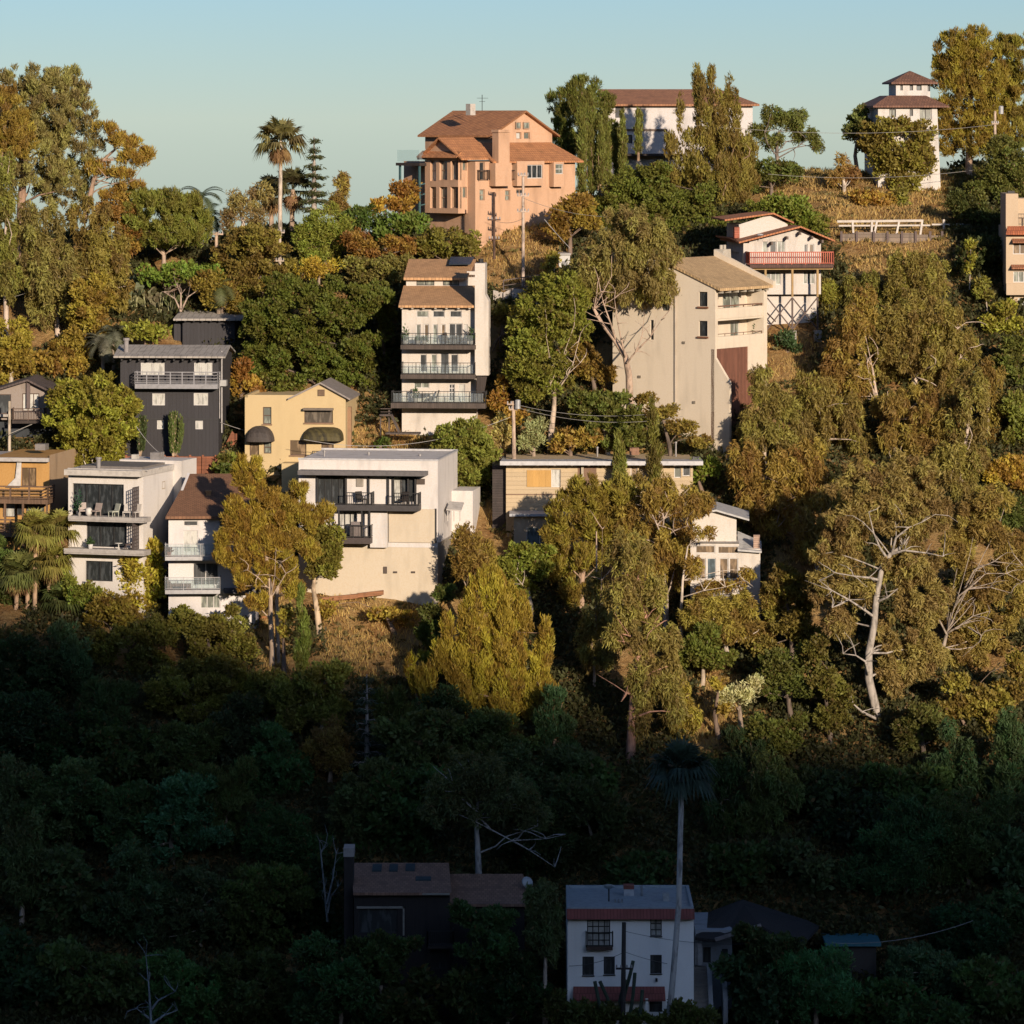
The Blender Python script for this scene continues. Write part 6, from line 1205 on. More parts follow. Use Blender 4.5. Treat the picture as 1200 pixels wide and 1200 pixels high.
# --- right hand eucalyptus slope
T('euc', 'upper eucalyptus below the timber wall on the right slope', (1065, 430), [(1060, 308, 22, 18), (1080, 318, 26, 20), (1048, 335, 18, 20), (1095, 335, 20, 18), (1070, 345, 30, 18)], (.10, .095, .04), Y=358)
T('euc', 'broad olive eucalyptus in the middle of the right slope', (1070, 520), [(1060, 375, 34, 26), (1095, 375, 34, 28), (1035, 390, 30, 28), (1085, 415, 40, 30), (1120, 410, 26, 34), (1050, 425, 34, 26), (1110, 450, 30, 26)], (.105, .095, .042), [(1070, 520), (1072, 440), (1070, 390)], limbs=[[(1110, 395), (1122, 385), (1132, 378)], [(1115, 430), (1125, 420), (1135, 408)]], tr=.35, Y=350.5, nl=14, dens=1.05)
T('euc', 'brownish eucalyptus with a forked pale trunk right of the tall beige house', (1032, 560), [(1005, 380, 24, 24), (990, 410, 26, 26), (1000, 445, 28, 24), (975, 440, 20, 28), (1015, 350, 16, 16)], (.12, .095, .04), [(1034, 560), (1034, 505), (1028, 470), (1022, 430)], limbs=[[(1034, 505), (1026, 470), (1020, 445), (1016, 425)], [(1034, 505), (1037, 480), (1040, 465)]], tr=.22, bark=(.6, .47, .36), Y=349)
T('fine', 'feathery pepper tree hanging beside the stilt house', (968, 430), [(968, 345, 14, 22), (975, 370, 14, 26), (968, 395, 12, 18), (985, 345, 12, 16)], (.105, .11, .035), Y=360)
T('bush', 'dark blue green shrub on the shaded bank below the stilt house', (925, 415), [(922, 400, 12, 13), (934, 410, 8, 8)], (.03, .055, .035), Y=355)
T('euc', 'grey green eucalyptus crown overlapping the right corner of the tall beige house', (895, 560), [(890, 442, 16, 14), (892, 465, 20, 20), (908, 480, 26, 24), (884, 502, 20, 20), (895, 515, 32, 24), (930, 500, 22, 26)], (.10, .095, .042), Y=341, dens=1.05)
T('euc', 'wide rusty olive eucalyptus above the white glazed house', (900, 650), [(870, 545, 28, 26), (905, 555, 32, 28), (945, 545, 28, 28), (920, 590, 34, 26), (885, 590, 26, 24), (960, 575, 20, 28), (905, 620, 22, 18)], (.115, .088, .036), [(902, 690), (904, 640), (912, 600), (920, 570)], limbs=[[(904, 645), (908, 620), (914, 600)]], tr=.34, bark=(.42, .3, .22), Y=335.5, nl=14, dens=1.05)
T('euc', 'olive eucalyptus filling the slope left of the forked pale trunk', (968, 560), [(960, 470, 28, 24), (945, 450, 18, 18), (975, 495, 28, 26), (950, 515, 26, 22), (1000, 480, 20, 20), (1005, 520, 22, 20)], (.10, .09, .04), Y=344)
T('euc', 'eucalyptus with drooping rusty leaves in the centre of the right slope', (1060, 600), [(1045, 480, 26, 22), (1075, 480, 30, 26), (1100, 500, 28, 26), (1060, 515, 32, 22), (1085, 530, 30, 20), (1120, 485, 20, 24)], (.11, .088, .038), Y=343, nl=12)
T('euc', 'olive green eucalyptus on the right slope left of the dark gap', (1120, 610), [(1140, 460, 22, 26), (1135, 500, 24, 26), (1115, 540, 26, 24), (1145, 540, 20, 22), (1120, 570, 28, 20)], (.105, .098, .045), Y=340)
T('bush', 'yellow green shrub beside the foot of the cream building', (1180, 400), [(1178, 362, 18, 12), (1165, 378, 16, 12), (1190, 385, 16, 14)], (.12, .13, .034), Y=357)
T('oak', 'dark green tree at the right edge below the cream building', (1190, 470), [(1190, 405, 18, 14), (1180, 430, 22, 18), (1195, 450, 16, 20)], (.06, .075, .026), Y=351)
T('broad', 'green leafy tree at the right edge beside the dark gap', (1192, 530), [(1190, 478, 18, 18), (1198, 500, 16, 20), (1182, 515, 14, 14)], (.085, .10, .032), Y=345)
T('bush', 'golden shrubs at the right edge below the dark gap', (1185, 590), [(1180, 548, 20, 16), (1195, 565, 16, 18), (1165, 560, 14, 16)], (.15, .115, .035), Y=340)
T('oak', 'dark shaded tree at the right edge level with the white trunk top', (1188, 660), [(1188, 600, 18, 20), (1175, 620, 16, 18), (1198, 640, 14, 18)], (.045, .06, .022), Y=335)
T('sparse', 'very large eucalyptus with a white trunk and bare pale limbs', (1045, 905), [(1020, 570, 46, 30), (1055, 560, 40, 30), (1000, 610, 38, 30), (1050, 610, 44, 32), (1085, 600, 30, 32), (980, 645, 34, 26), (1060, 660, 40, 30), (1000, 690, 30, 24), (1080, 700, 36, 28), (970, 690, 24, 22), (1060, 745, 38, 30), (1085, 770, 30, 24), (1050, 790, 26, 24), (985, 730, 22, 22)], (.115, .10, .055), [(1045, 908), (1040, 880), (1030, 850), (1026, 830), (1018, 795), (1018, 765), (1024, 735), (1027, 700), (1033, 668), (1043, 650), (1058, 640)], limbs=[[(1023, 722), (1012, 714), (995, 703), (975, 692), (960, 680)], [(1031, 680), (1018, 677), (1000, 675), (978, 671)], [(1018, 790), (1014, 775), (1003, 768), (988, 766)], [(1026, 842), (1010, 834), (1000, 825), (996, 812)], [(1043, 650), (1060, 645), (1085, 648), (1105, 652)], [(1040, 655), (1030, 640), (1024, 625), (1018, 600)], [(1045, 650), (1050, 630), (1065, 618), (1080, 612)], [(1028, 705), (1040, 700), (1052, 690)], [(993, 703), (985, 708), (975, 712)]], tr=.36, bark=(.38, .34, .29), Y=316, dens=1.9, ld=-2.2, dz=.8, nl=18)
T('sparse', 'wide eucalyptus with arching pale limbs at the right edge', (1105, 850), [(1140, 610, 30, 26), (1170, 640, 30, 28), (1120, 650, 26, 26), (1150, 690, 34, 28), (1185, 700, 24, 30), (1125, 720, 28, 26), (1160, 740, 34, 26), (1130, 765, 30, 24), (1190, 670, 18, 22), (1160, 590, 24, 22)], (.115, .098, .045), [(1085, 850), (1095, 800), (1105, 760), (1110, 740)], limbs=[[(1110, 742), (1125, 733), (1140, 722), (1160, 716)], [(1118, 712), (1124, 698), (1140, 686), (1155, 672), (1180, 672), (1198, 682)], [(1118, 712), (1135, 690), (1160, 688), (1185, 695)], [(1110, 745), (1100, 725), (1085, 712), (1068, 705)], [(1130, 690), (1142, 668), (1165, 658), (1198, 662)], [(1135, 735), (1150, 745), (1148, 752)]], tr=.26, bark=(.36, .30, .24), Y=322, dens=2.0, ld=-2.4, dz=.8, nl=16)
T('euc', 'olive crown between the rusty eucalyptus and the white trunk tree', (965, 730), [(955, 615, 26, 24), (975, 590, 24, 20), (1005, 550, 22, 18), (950, 645, 18, 14)], (.105, .09, .04), Y=331)

T('euc', 'low olive eucalyptus crown at the foot of the upper right slope', (1010, 470), [(1000, 345, 16, 20), (1020, 330, 14, 16), (1025, 360, 18, 18)], OLV, Y=359)
T('euc', 'rusty eucalyptus crown in the dark gap at the right of the slope', (1150, 560), [(1160, 440, 16, 22), (1165, 480, 16, 24), (1155, 515, 18, 20)], (.10, .08, .032), Y=346)
T('sparse', 'thin leafy eucalyptus boughs hanging in front of the white glazed house', (800, 770), [(822, 625, 18, 10), (812, 665, 14, 18), (850, 688, 26, 8), (828, 690, 18, 10), (876, 672, 10, 10)], (.12, .095, .036), [(800, 770), (798, 720), (800, 680), (806, 640)], limbs=[[(799, 700), (825, 692), (850, 688), (872, 680)]], tr=.14, Y=322.5, dens=.8, dz=.4)
T('oak', 'low brown green shrubs along the foot of the side wall of the tall beige house', (790, 520), [(775, 482, 20, 10), (798, 500, 18, 10), (818, 518, 16, 9), (758, 468, 14, 9)], (.10, .085, .032), Y=341.6)
T('oak', 'brown green trees between the white glazed house and the white eucalyptus trunk', (930, 800), [(920, 680, 24, 20), (945, 700, 24, 20), (925, 730, 26, 22), (950, 750, 20, 18), (900, 760, 22, 16)], (.085, .08, .03), Y=321)
T('euc', 'olive eucalyptus crown left of the rusty fan twigged one', (730, 720), [(725, 600, 22, 22), (735, 570, 22, 18), (715, 640, 18, 20)], (.10, .09, .032), Y=328)
T('bush', 'low golden bush on the sunlit orange path below the glazed house', (845, 870), [(842, 800, 10, 8), (850, 830, 10, 8)], (.13, .11, .035), Y=313.5)
T('broad', 'bushy dark hedge hiding the foot of the shaded white house, left half', (690, 1235), [(680, 1182, 22, 12), (705, 1187, 24, 12), (655, 1180, 16, 20), (690, 1196, 30, 10)], (.04, .055, .025), Y=281.5, name='shrub')
T('broad', 'bushy dark hedge hiding the foot of the shaded white house, right half', (790, 1235), [(800, 1182, 16, 12), (775, 1194, 20, 9), (825, 1190, 14, 12), (740, 1192, 20, 9), (805, 1196, 24, 8)], (.045, .06, .025), Y=281, name='shrub')

# --- centre
T('pine', 'dense olive pine in front of the low beige house', (680, 760), [(665, 600, 26, 24), (690, 580, 30, 22), (655, 625, 22, 20), (700, 615, 30, 24), (680, 650, 26, 22), (650, 665, 16, 18), (720, 585, 24, 20), (672, 690, 18, 20)], (.105, .095, .028), [(680, 760), (682, 680), (690, 600)], tr=.28, Y=327, nl=14)
T('euc', 'rusty crowned eucalyptus with bare fan shaped twigs beside the white glazed house', (790, 760), [(770, 585, 32, 22), (800, 590, 26, 20), (745, 610, 26, 26), (785, 640, 26, 28), (800, 670, 18, 24), (765, 660, 26, 28), (825, 590, 14, 12)], (.115, .092, .036), [(782, 780), (780, 700), (775, 640), (772, 610)], limbs=[[(778, 635), (770, 615), (762, 598), (758, 588)], [(776, 630), (778, 608), (786, 594)], [(776, 632), (790, 622), (806, 616)]], tr=.24, bark=(.5, .4, .32), Y=325.5, nl=12)
T('euc', 'very tall eucalyptus with a long reddish bare trunk in the centre', (736, 955), [(740, 650, 30, 30), (730, 700, 28, 30), (765, 700, 26, 26), (750, 740, 30, 24), (775, 760, 26, 34), (760, 800, 26, 34), (785, 800, 20, 30), (750, 840, 14, 26), (790, 840, 14, 20), (725, 745, 18, 24)], (.105, .098, .046), [(736, 955), (738, 900), (741, 845), (743, 800), (750, 765), (756, 735), (756, 690)], limbs=[[(743, 815), (734, 812), (728, 822)], [(754, 745), (766, 735), (778, 728)], [(752, 755), (738, 745), (726, 742)]], tr=.36, bark=(.40, .22, .15), Y=311, dens=.7, nl=22)
T('euc', 'slender eucalyptus with two thin pale stems left of the tall reddish trunk', (697, 815), [(700, 730, 22, 26), (690, 760, 18, 26), (712, 770, 16, 22), (700, 690, 14, 18)], (.105, .10, .05), [(696, 815), (697, 770), (699, 700), (699, 622)], limbs=[[(703, 720), (705, 680), (706, 620)]], tr=.12, bark=(.45, .33, .24), Y=319)
T('plume', 'golden green cypress with many upright plumes in the centre', (590, 900), [(575, 690, 22, 26), (590, 720, 20, 34), (560, 740, 20, 26), (612, 710, 12, 30), (605, 750, 18, 34), (568, 780, 22, 22), (600, 800, 22, 28), (540, 770, 16, 20), (545, 730, 10, 22), (525, 735, 10, 18), (530, 785, 14, 14), (635, 745, 14, 30), (640, 790, 14, 26), (625, 820, 20, 26), (575, 680, 16, 12), (590, 830, 24, 20), (555, 810, 20, 18), (520, 765, 16, 22), (585, 760, 26, 30), (615, 785, 24, 30), (500, 800, 14, 16), (645, 815, 14, 20), (560, 700, 16, 20)], (.128, .112, .028), [(590, 900), (588, 820), (584, 740), (580, 700)], tr=.22, Y=315, name='cypress_tree', nl=20, dens=1.5, dz=.85)
T('plume', 'small golden cypress shoot left of the many plumed cypress', (492, 840), [(480, 780, 7, 14), (488, 798, 10, 14), (495, 812, 10, 10)], (.14, .12, .025), Y=315.6, name='cypress_tree')
T('fine', 'olive brown shrub at the right foot of the large white house', (548, 720), [(550, 632, 18, 18), (560, 648, 22, 20), (545, 662, 16, 18), (565, 672, 18, 16), (540, 632, 10, 14)], (.11, .088, .035), Y=324.6)
T('broad', 'leafy green tree under the lower window of the low beige house', (625, 760), [(615, 648, 24, 14), (600, 665, 22, 18), (630, 665, 20, 16), (612, 690, 18, 16), (640, 645, 12, 10)], (.085, .105, .028), [(625, 760), (622, 710), (615, 670)], limbs=[[(622, 705), (612, 685), (604, 675)]], bark=(.5, .42, .33), Y=326)
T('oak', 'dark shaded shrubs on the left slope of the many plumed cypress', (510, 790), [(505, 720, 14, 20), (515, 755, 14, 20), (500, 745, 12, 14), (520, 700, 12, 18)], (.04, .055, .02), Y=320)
T('bush', 'bright leafed sapling beside the dark shrubs at the end of the dry slope', (497, 805), [(497, 768, 10, 7), (505, 778, 8, 7)], (.10, .13, .035), Y=317.6)
T('bush', 'scrub band across the dry slope under the large white house', (465, 735), [(450, 718, 20, 7), (478, 722, 16, 7), (380, 712, 12, 14)], (.13, .105, .035), Y=325.5)

# --- left centre
T('pine', 'tall golden pine with rounded boughs leaning over the brown roof', (317, 785), [(290, 556, 22, 22), (303, 580, 24, 22), (285, 610, 24, 20), (310, 635, 24, 22), (280, 660, 20, 16), (275, 595, 14, 16), (300, 610, 26, 20), (272, 625, 16, 16), (262, 650, 14, 12), (295, 645, 22, 16), (325, 600, 16, 24), (320, 635, 16, 20), (290, 682, 20, 12), (312, 665, 16, 14), (258, 632, 10, 10), (302, 705, 14, 14)], (.125, .10, .028), [(318, 788), (319, 760), (317, 725), (317, 690), (312, 650), (306, 610), (298, 570)], limbs=[[(317, 700), (322, 675), (323, 650)], [(315, 690), (302, 676), (290, 668)], [(318, 700), (335, 672), (328, 660)]], tr=.2, bark=(.42, .32, .23), Y=321.5, dens=1.4, nl=16, dz=.6)
T('pine', 'second golden pine right of the first against the large white house', (326, 765), [(345, 595, 26, 24), (355, 618, 26, 26), (330, 615, 20, 22), (340, 640, 22, 22), (360, 645, 14, 18), (335, 670, 16, 18), (350, 572, 12, 10), (378, 600, 12, 10), (345, 690, 14, 12)], (.120, .10, .03), [(326, 765), (324, 700), (330, 650), (342, 610)], tr=.16, bark=(.42, .33, .25), Y=322, dens=1.4, dz=.6)
T('broad', 'dark olive rounded tree with a pale trunk left of the large white house', (374, 735), [(375, 645, 24, 22), (388, 628, 16, 18), (380, 668, 20, 16), (366, 622, 16, 16), (392, 650, 12, 16)], (.075, .078, .024), [(375, 735), (371, 712), (367, 690), (370, 665)], tr=.24, bark=(.55, .42, .28), Y=325)
T('plume', 'slim green cypress in the dry gap beside the tall golden pine', (354, 792), [(353, 698, 5, 14), (354, 720, 8, 20), (355, 745, 9, 22), (354, 768, 9, 18)], (.075, .098, .032), [(354, 792), (354, 740), (353, 695)], tr=.12, Y=317, name='cypress_tree', dens=1.3, nl=2)
T('bush', 'small sunlit shrub between the pine trunk and the slim cypress', (333, 775), [(332, 742, 8, 10), (336, 722, 8, 10)], (.12, .11, .035), Y=319.4)
T('bush', 'yellow green vine climbing the right corner of the white modern house', (165, 740), [(165, 665, 22, 22), (182, 655, 10, 26), (152, 680, 14, 20), (178, 690, 14, 20), (165, 700, 20, 18)], (.16, .155, .04), Y=327.6, name='climbing_vine', cat='vine')
T('broad', 'green shrub at the left foot of the white modern house', (98, 740), [(96, 695, 22, 16), (84, 680, 12, 14), (112, 705, 18, 14)], (.085, .11, .03), Y=327)
T('oak', 'dark shrub left of the fan palm group at the left edge', (8, 740), [(8, 690, 18, 40), (0, 650, 12, 30)], (.04, .06, .022), Y=329)
T('oak', 'golden brown shrub below the wide window of the white modern house', (130, 765), [(130, 710, 24, 16), (112, 725, 16, 14), (150, 722, 20, 16)], (.10, .085, .028), Y=325.8)
T('oak', 'dark olive tree below the white modern house in the shadow edge', (160, 820), [(150, 755, 32, 24), (185, 740, 24, 20), (120, 760, 22, 20), (170, 780, 30, 20)], (.060, .068, .022), Y=321)
T('oak', 'white flowered oleander like shrub below the brown roofed house', (265, 800), [(238, 735, 26, 16), (262, 735, 26, 18), (285, 755, 20, 18), (215, 722, 18, 14), (245, 760, 28, 18), (205, 735, 14, 16), (272, 715, 8, 8)], (.085, .088, .03), Y=321.5)
T('broad', 'large olive tree catching the last sun below the brown roofed house', (235, 880), [(225, 800, 36, 26), (260, 790, 30, 22), (195, 810, 26, 26), (240, 835, 34, 24), (275, 820, 22, 24)], (.075, .078, .026), Y=315)
T('broad', 'light green tree at the foot of the dry slope catching the last sun', (375, 900), [(375, 795, 28, 22), (395, 785, 16, 14), (355, 820, 26, 22), (385, 830, 26, 20), (330, 810, 20, 18), (340, 840, 22, 20)], (.085, .098, .034), Y=312)
T('fine', 'rusty tinged tree at the shadow edge left of the dark tiered conifer', (385, 930), [(385, 865, 26, 22), (370, 885, 22, 22), (395, 890, 18, 22)], (.095, .075, .035), Y=308.5)
T('bush', 'leafy shrub at the shadow edge right of the slim cypress', (312, 850), [(315, 800, 22, 16), (295, 805, 16, 16), (310, 825, 22, 16)], (.07, .085, .03), Y=315.5)

# --- right centre low
T('broad', 'rounded green tree below the white glazed house', (822, 815), [(822, 755, 24, 16), (808, 770, 20, 14), (840, 768, 22, 16), (830, 740, 18, 10)], (.062, .078, .024), [(822, 815), (824, 795), (824, 770)], bark=(.4, .33, .25), Y=319.6)
T('sparse', 'tangled eucalyptus scrub under the deck of the white glazed house', (860, 790), [(830, 712, 28, 14), (815, 725, 20, 16), (845, 735, 26, 16), (870, 712, 24, 18), (890, 735, 22, 20), (860, 740, 24, 14), (905, 700, 16, 18)], (.115, .10, .04), Y=322, dens=2.4)
T('euc', 'bright olive hanging tree at the sunlit gap right of the tall reddish trunk', (800, 870), [(800, 820, 16, 22), (812, 845, 14, 16), (795, 850, 14, 14)], (.13, .12, .038), Y=313.6)
T('fine', 'pale silvery shrub in the shade below the white glazed house', (870, 850), [(865, 812, 26, 10), (850, 822, 14, 8), (885, 800, 12, 8)], (.22, .25, .22), Y=314)
T('oak', 'dark dense shrub right of the pale silvery shrub', (930, 850), [(915, 780, 26, 20), (940, 800, 28, 22), (900, 800, 22, 20), (945, 770, 18, 16)], (.05, .062, .022), Y=315)
T('broad', 'olive green shrub above the dark valley right of the tall shaded palm', (905, 910), [(890, 850, 24, 16), (915, 862, 24, 18), (870, 868, 16, 14), (930, 845, 18, 14)], (.06, .072, .024), Y=309.5)
T('oak', 'brown green shrub left of the white eucalyptus trunk', (975, 870), [(965, 800, 22, 22), (985, 815, 18, 20), (955, 760, 16, 20), (975, 840, 20, 16)], (.06, .06, .022), Y=313.8)
T('bush', 'reddish and green shrub at the foot of the arching right edge eucalyptus', (1150, 890), [(1120, 830, 26, 18), (1150, 820, 24, 18), (1180, 815, 20, 22), (1165, 845, 24, 18), (1120, 800, 18, 14), (1195, 780, 14, 20)], (.095, .085, .03), Y=314)
T('oak', 'dark shrub right of the white eucalyptus trunk base', (1085, 900), [(1080, 840, 22, 20), (1100, 855, 22, 20), (1065, 860, 16, 20)], (.048, .055, .022), Y=311)

# --- shaded valley forest
SHADE = [
 (30, 800, 44, 34, 'dark', 'leftmost dark tree just below the fan palms'), (85, 790, 34, 30, 'dark', 'dark tree under the right side of the fan palms'), (125, 830, 38, 32, 'dark', 'dark tree below the olive shadow edge tree'),
 (20, 870, 42, 36, 'dark', 'dark shaded tree at the left edge a quarter up from the bottom'), (80, 880, 40, 34, 'broad', 'dark green shaded tree right of the left edge one, a quarter up'), (150, 890, 40, 36, 'dark', 'dark tree left of the sunlit olive tree foot'),
 (205, 900, 42, 36, 'broad', 'bluish green shaded tree below the sunlit olive tree'), (265, 890, 34, 34, 'broad', 'shaded tree just under the last sunlit leaves left of centre'), (320, 900, 36, 36, 'dark', 'dark shaded tree left of the rusty tinged tree'),
 (15, 950, 40, 36, 'dark', 'black green tree on the left edge below the middle of the shade'), (75, 960, 40, 34, 'dark', 'black green tree second from the left edge in the valley'), (140, 970, 44, 38, 'broad', 'teal green tree with a rounded top in the left valley'),
 (205, 980, 40, 36, 'broad', 'teal green leafy tree right of the rounded one in the left valley'), (265, 970, 36, 36, 'dark', 'dark tree in the valley left of the bare twigs by the brown house'), (325, 985, 40, 40, 'fine', 'fine leaved dark tree up slope from the brown house chimney'),
 (25, 1050, 44, 40, 'dark', 'nearly black tree on the left edge above the bottom corner'), (90, 1060, 38, 34, 'dark', 'nearly black tree right of the left edge one near the bottom'), (165, 1070, 46, 40, 'broad', 'green topped tree above the bare white forked stem'),
 (235, 1075, 42, 40, 'dark', 'dark crown right of the green topped tree near the bottom left'), (300, 1080, 42, 42, 'broad', 'broad dark crown left of the brown house near the bottom'), (355, 1060, 34, 40, 'dark', 'dark tree touching the left wall of the brown house'),
 (30, 1150, 50, 44, 'dark', 'bottom left corner tree in deep shade'), (110, 1155, 46, 42, 'dark', 'bottom edge tree second from the left corner'), (230, 1160, 46, 42, 'broad', 'teal tinged bottom edge tree right of the white forked stem'), (310, 1165, 46, 44, 'broad', 'bottom edge tree left of the brown house front'),
 (400, 1150, 44, 44, 'broad', 'bushy tree hiding the lower left of the brown house'), (445, 1120, 28, 30, 'broad', 'rounded bush in front of the brown house trim'), (465, 1175, 40, 32, 'dark', 'bottom edge bush below the brown house balcony'),
 (575, 1110, 36, 36, 'broad', 'green tree hiding the right wing of the brown house'), (600, 1160, 44, 40, 'broad', 'yellow flecked tree between the brown and the white shaded houses'), (640, 1100, 26, 40, 'dark', 'dark upright tree against the left edge of the shaded white house'), (555, 1175, 34, 30, 'dark', 'low dark bush at the bottom under the brown house right wing'),
 (460, 960, 38, 36, 'dark', 'dark tree behind the brown house roof ridge'), (500, 920, 42, 36, 'dark', 'dark slope tree between the tiered conifer and the twisted limb tree'), (640, 930, 44, 36, 'dark', 'dark tree right of the twisted limb tree top'),
 (640, 1000, 36, 36, 'dark', 'dark tree above the gap between the two lower houses'), (690, 980, 38, 36, 'dark', 'dark tree behind the shaded white house left part'), (745, 1022, 34, 24, 'dark', 'dark low tree right behind the shaded white house chimney'), (678, 925, 30, 30, 'dark', 'dark tree left of the reddish bare trunk foot'),
 (845, 950, 40, 36, 'dark', 'dark tree right of the tall shaded palm trunk'), (900, 950, 42, 36, 'dark', 'dark tree in the valley below the olive green shrub'), (860, 1015, 36, 30, 'dark', 'low dark tree above the small dark roofed house'),
 (960, 930, 38, 34, 'dark', 'dark tree left of the white trunk foot in the shade'), (1010, 960, 40, 36, 'dark', 'dark tree directly under the white trunk foot'), (1070, 930, 40, 34, 'dark', 'dark tree right of the white trunk foot in the shade'), (1130, 910, 40, 34, 'dark', 'dark tree below the reddish and green shrub'), (1185, 920, 34, 40, 'dark', 'dark tree on the right edge a quarter up from the bottom'),
 (1060, 1010, 54, 44, 'fine', 'wide fine leaved grey green tree in the lower right valley'), (1135, 1000, 42, 40, 'fine', 'fine leaved dark tree right of the wide grey green one'), (1190, 1010, 30, 40, 'dark', 'dark tree on the right edge above the pale bush'),
 (950, 1020, 34, 30, 'dark', 'dark tree above the grey shed'), (905, 1110, 26, 22, 'broad', 'low bush right of the concrete steps below the white fascia'), (890, 1160, 38, 34, 'dark', 'dark bush right of the concrete steps at the bottom'),
 (955, 1150, 44, 38, 'fine', 'blue grey leafy tree at the bottom right of the steps'), (1020, 1175, 40, 30, 'dark', 'dark bottom edge bush below the grey shed'), (1085, 1140, 44, 40, 'broad', 'dark green tree under the pale wire at lower right'), (1150, 1100, 40, 34, 'broad', 'leafy green bush where the pale wire meets the right hand trees'),
 (1185, 1065, 28, 30, 'broad', 'pale leafed bush with upright tips near the bottom right edge'), (1180, 1160, 40, 44, 'dark', 'bottom right corner tree in deep shade'), (1100, 1195, 40, 26, 'dark', 'bottom edge bush left of the right corner tree'),
 (700, 1190, 26, 16, 'bush', 'low bush at the foot of the shaded white house, left of the pole'), (735, 1192, 18, 14, 'bush', 'low bush at the foot of the pole by the shaded white house'), (805, 1190, 14, 14, 'bush', 'small bush at the right foot of the shaded white house'), (672, 1175, 10, 16, 'bush', 'thin bush at the left foot of the shaded white house'),
 (880, 900, 30, 24, 'dark', 'dark shrub above the valley just right of the shaded palm crown'), (560, 880, 44, 30, 'dark', 'shaded lower skirt tree in front of the many plumed cypress'), (650, 865, 30, 26, 'dark', 'shaded shrub right below the many plumed cypress'), (500, 860, 30, 28, 'dark', 'shaded shrub below the small golden cypress shoot'),
 (455, 870, 26, 30, 'dark', 'black shaded shrub right of the dark tiered conifer'), (420, 960, 30, 34, 'dark', 'dark tree beneath the tiered conifer'), (285, 860, 26, 24, 'dark', 'dark gap shrub between the two last sunlit trees left of centre')]
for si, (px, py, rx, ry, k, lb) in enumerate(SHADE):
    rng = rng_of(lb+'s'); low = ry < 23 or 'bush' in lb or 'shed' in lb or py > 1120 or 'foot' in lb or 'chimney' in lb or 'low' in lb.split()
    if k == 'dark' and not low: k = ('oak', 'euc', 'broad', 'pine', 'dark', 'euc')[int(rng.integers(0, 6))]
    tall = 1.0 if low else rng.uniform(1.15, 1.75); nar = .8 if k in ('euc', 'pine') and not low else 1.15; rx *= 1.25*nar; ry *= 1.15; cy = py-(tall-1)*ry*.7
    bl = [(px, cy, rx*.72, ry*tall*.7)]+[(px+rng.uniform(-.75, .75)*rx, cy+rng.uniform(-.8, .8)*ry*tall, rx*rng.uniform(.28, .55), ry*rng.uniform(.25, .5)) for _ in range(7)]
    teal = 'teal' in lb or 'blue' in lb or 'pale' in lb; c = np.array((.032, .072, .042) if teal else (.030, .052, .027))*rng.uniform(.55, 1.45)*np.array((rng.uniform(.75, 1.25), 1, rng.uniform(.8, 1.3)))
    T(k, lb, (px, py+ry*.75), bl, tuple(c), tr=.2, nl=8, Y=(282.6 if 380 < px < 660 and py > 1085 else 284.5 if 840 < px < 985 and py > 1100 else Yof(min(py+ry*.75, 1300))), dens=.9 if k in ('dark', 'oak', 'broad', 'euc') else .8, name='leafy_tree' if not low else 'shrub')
T('sparse', 'dark spreading tree with pale twisted lower limbs behind the brown house', (560, 1030), [(560, 900, 40, 22), (530, 925, 34, 24), (595, 930, 36, 24), (560, 945, 40, 20), (625, 960, 24, 20), (510, 950, 20, 20)], (.045, .06, .038), [(562, 1030), (560, 1000), (558, 960), (560, 940)], limbs=[[(558, 955), (575, 972), (600, 985), (640, 983), (662, 978)], [(600, 985), (620, 996), (650, 1016)], [(558, 950), (545, 938), (532, 928), (530, 918)], [(560, 956), (580, 950), (598, 945)], [(606, 984), (614, 974), (630, 968)]], tr=.22, bark=(.40, .38, .35), Y=295.5, dens=1.0)
def deodar(label, px, top, bot, wpx, col, Y):
    rng = rng_of(label); o3 = P(px, bot, Y); root = empty('deodar_tree', o3, 0, label, 'tree'); ppm = FOC/Y; hh = (bot-top)/ppm; mb = MB(); mb.tube([(0, 0, -1), (0, 0, hh*.5), (0, 0, hh)], [.3, .2, .03], 8, cap=False); C = []; A = []
    for z in np.arange(hh*.15, hh*.97, .75):
        L = wpx/ppm*(1-(z/hh)**1.3)*1.0
        for k in range(6):
            a = rng.uniform(0, 6.28); d = np.array((math.cos(a), math.sin(a), -.06)); b = np.array((0, 0, z+rng.uniform(-.2, .2))); l = L*rng.uniform(.6, 1.1); mb.tube([b, b+d*l*.6+np.array((0, 0, .15)), b+d*l+np.array((0, 0, -.2*l*.3))], [.05, .03, .01], 4, cap=False)
            m = int((60 if Y < 340 else 150)*l/3)+8; t = rng.uniform(.15, 1, m); c = b+d*l*t[:, None]+rng.normal(size=(m, 3))*np.array((.28, .28, .07)); C.append(c); A.append(unit(d+rng.normal(size=(m, 3))*.5+np.array((0, 0, -.2))))
    C = np.concatenate(C); A = np.concatenate(A); n = len(C); cw = np_mesh('crown', leaf_quads(C, A, .42, .10, rng), 4, leafmat(), {'lv': rng.uniform(0, .9, n), 'cv': rng.uniform(size=n)}, root); cw.color = (*col, 1); mb.build('trunk', barkm((.3, .26, .22)), root, True)
deodar('dark tiered conifer with bare layered branches in the shade below the dry slope', 430, 790, 985, 48, (.05, .07, .045), 309)
deodar('tiered green Norfolk pine on the skyline right of the tall palm', 368, 160, 262, 21, (.075, .082, .03), 369)

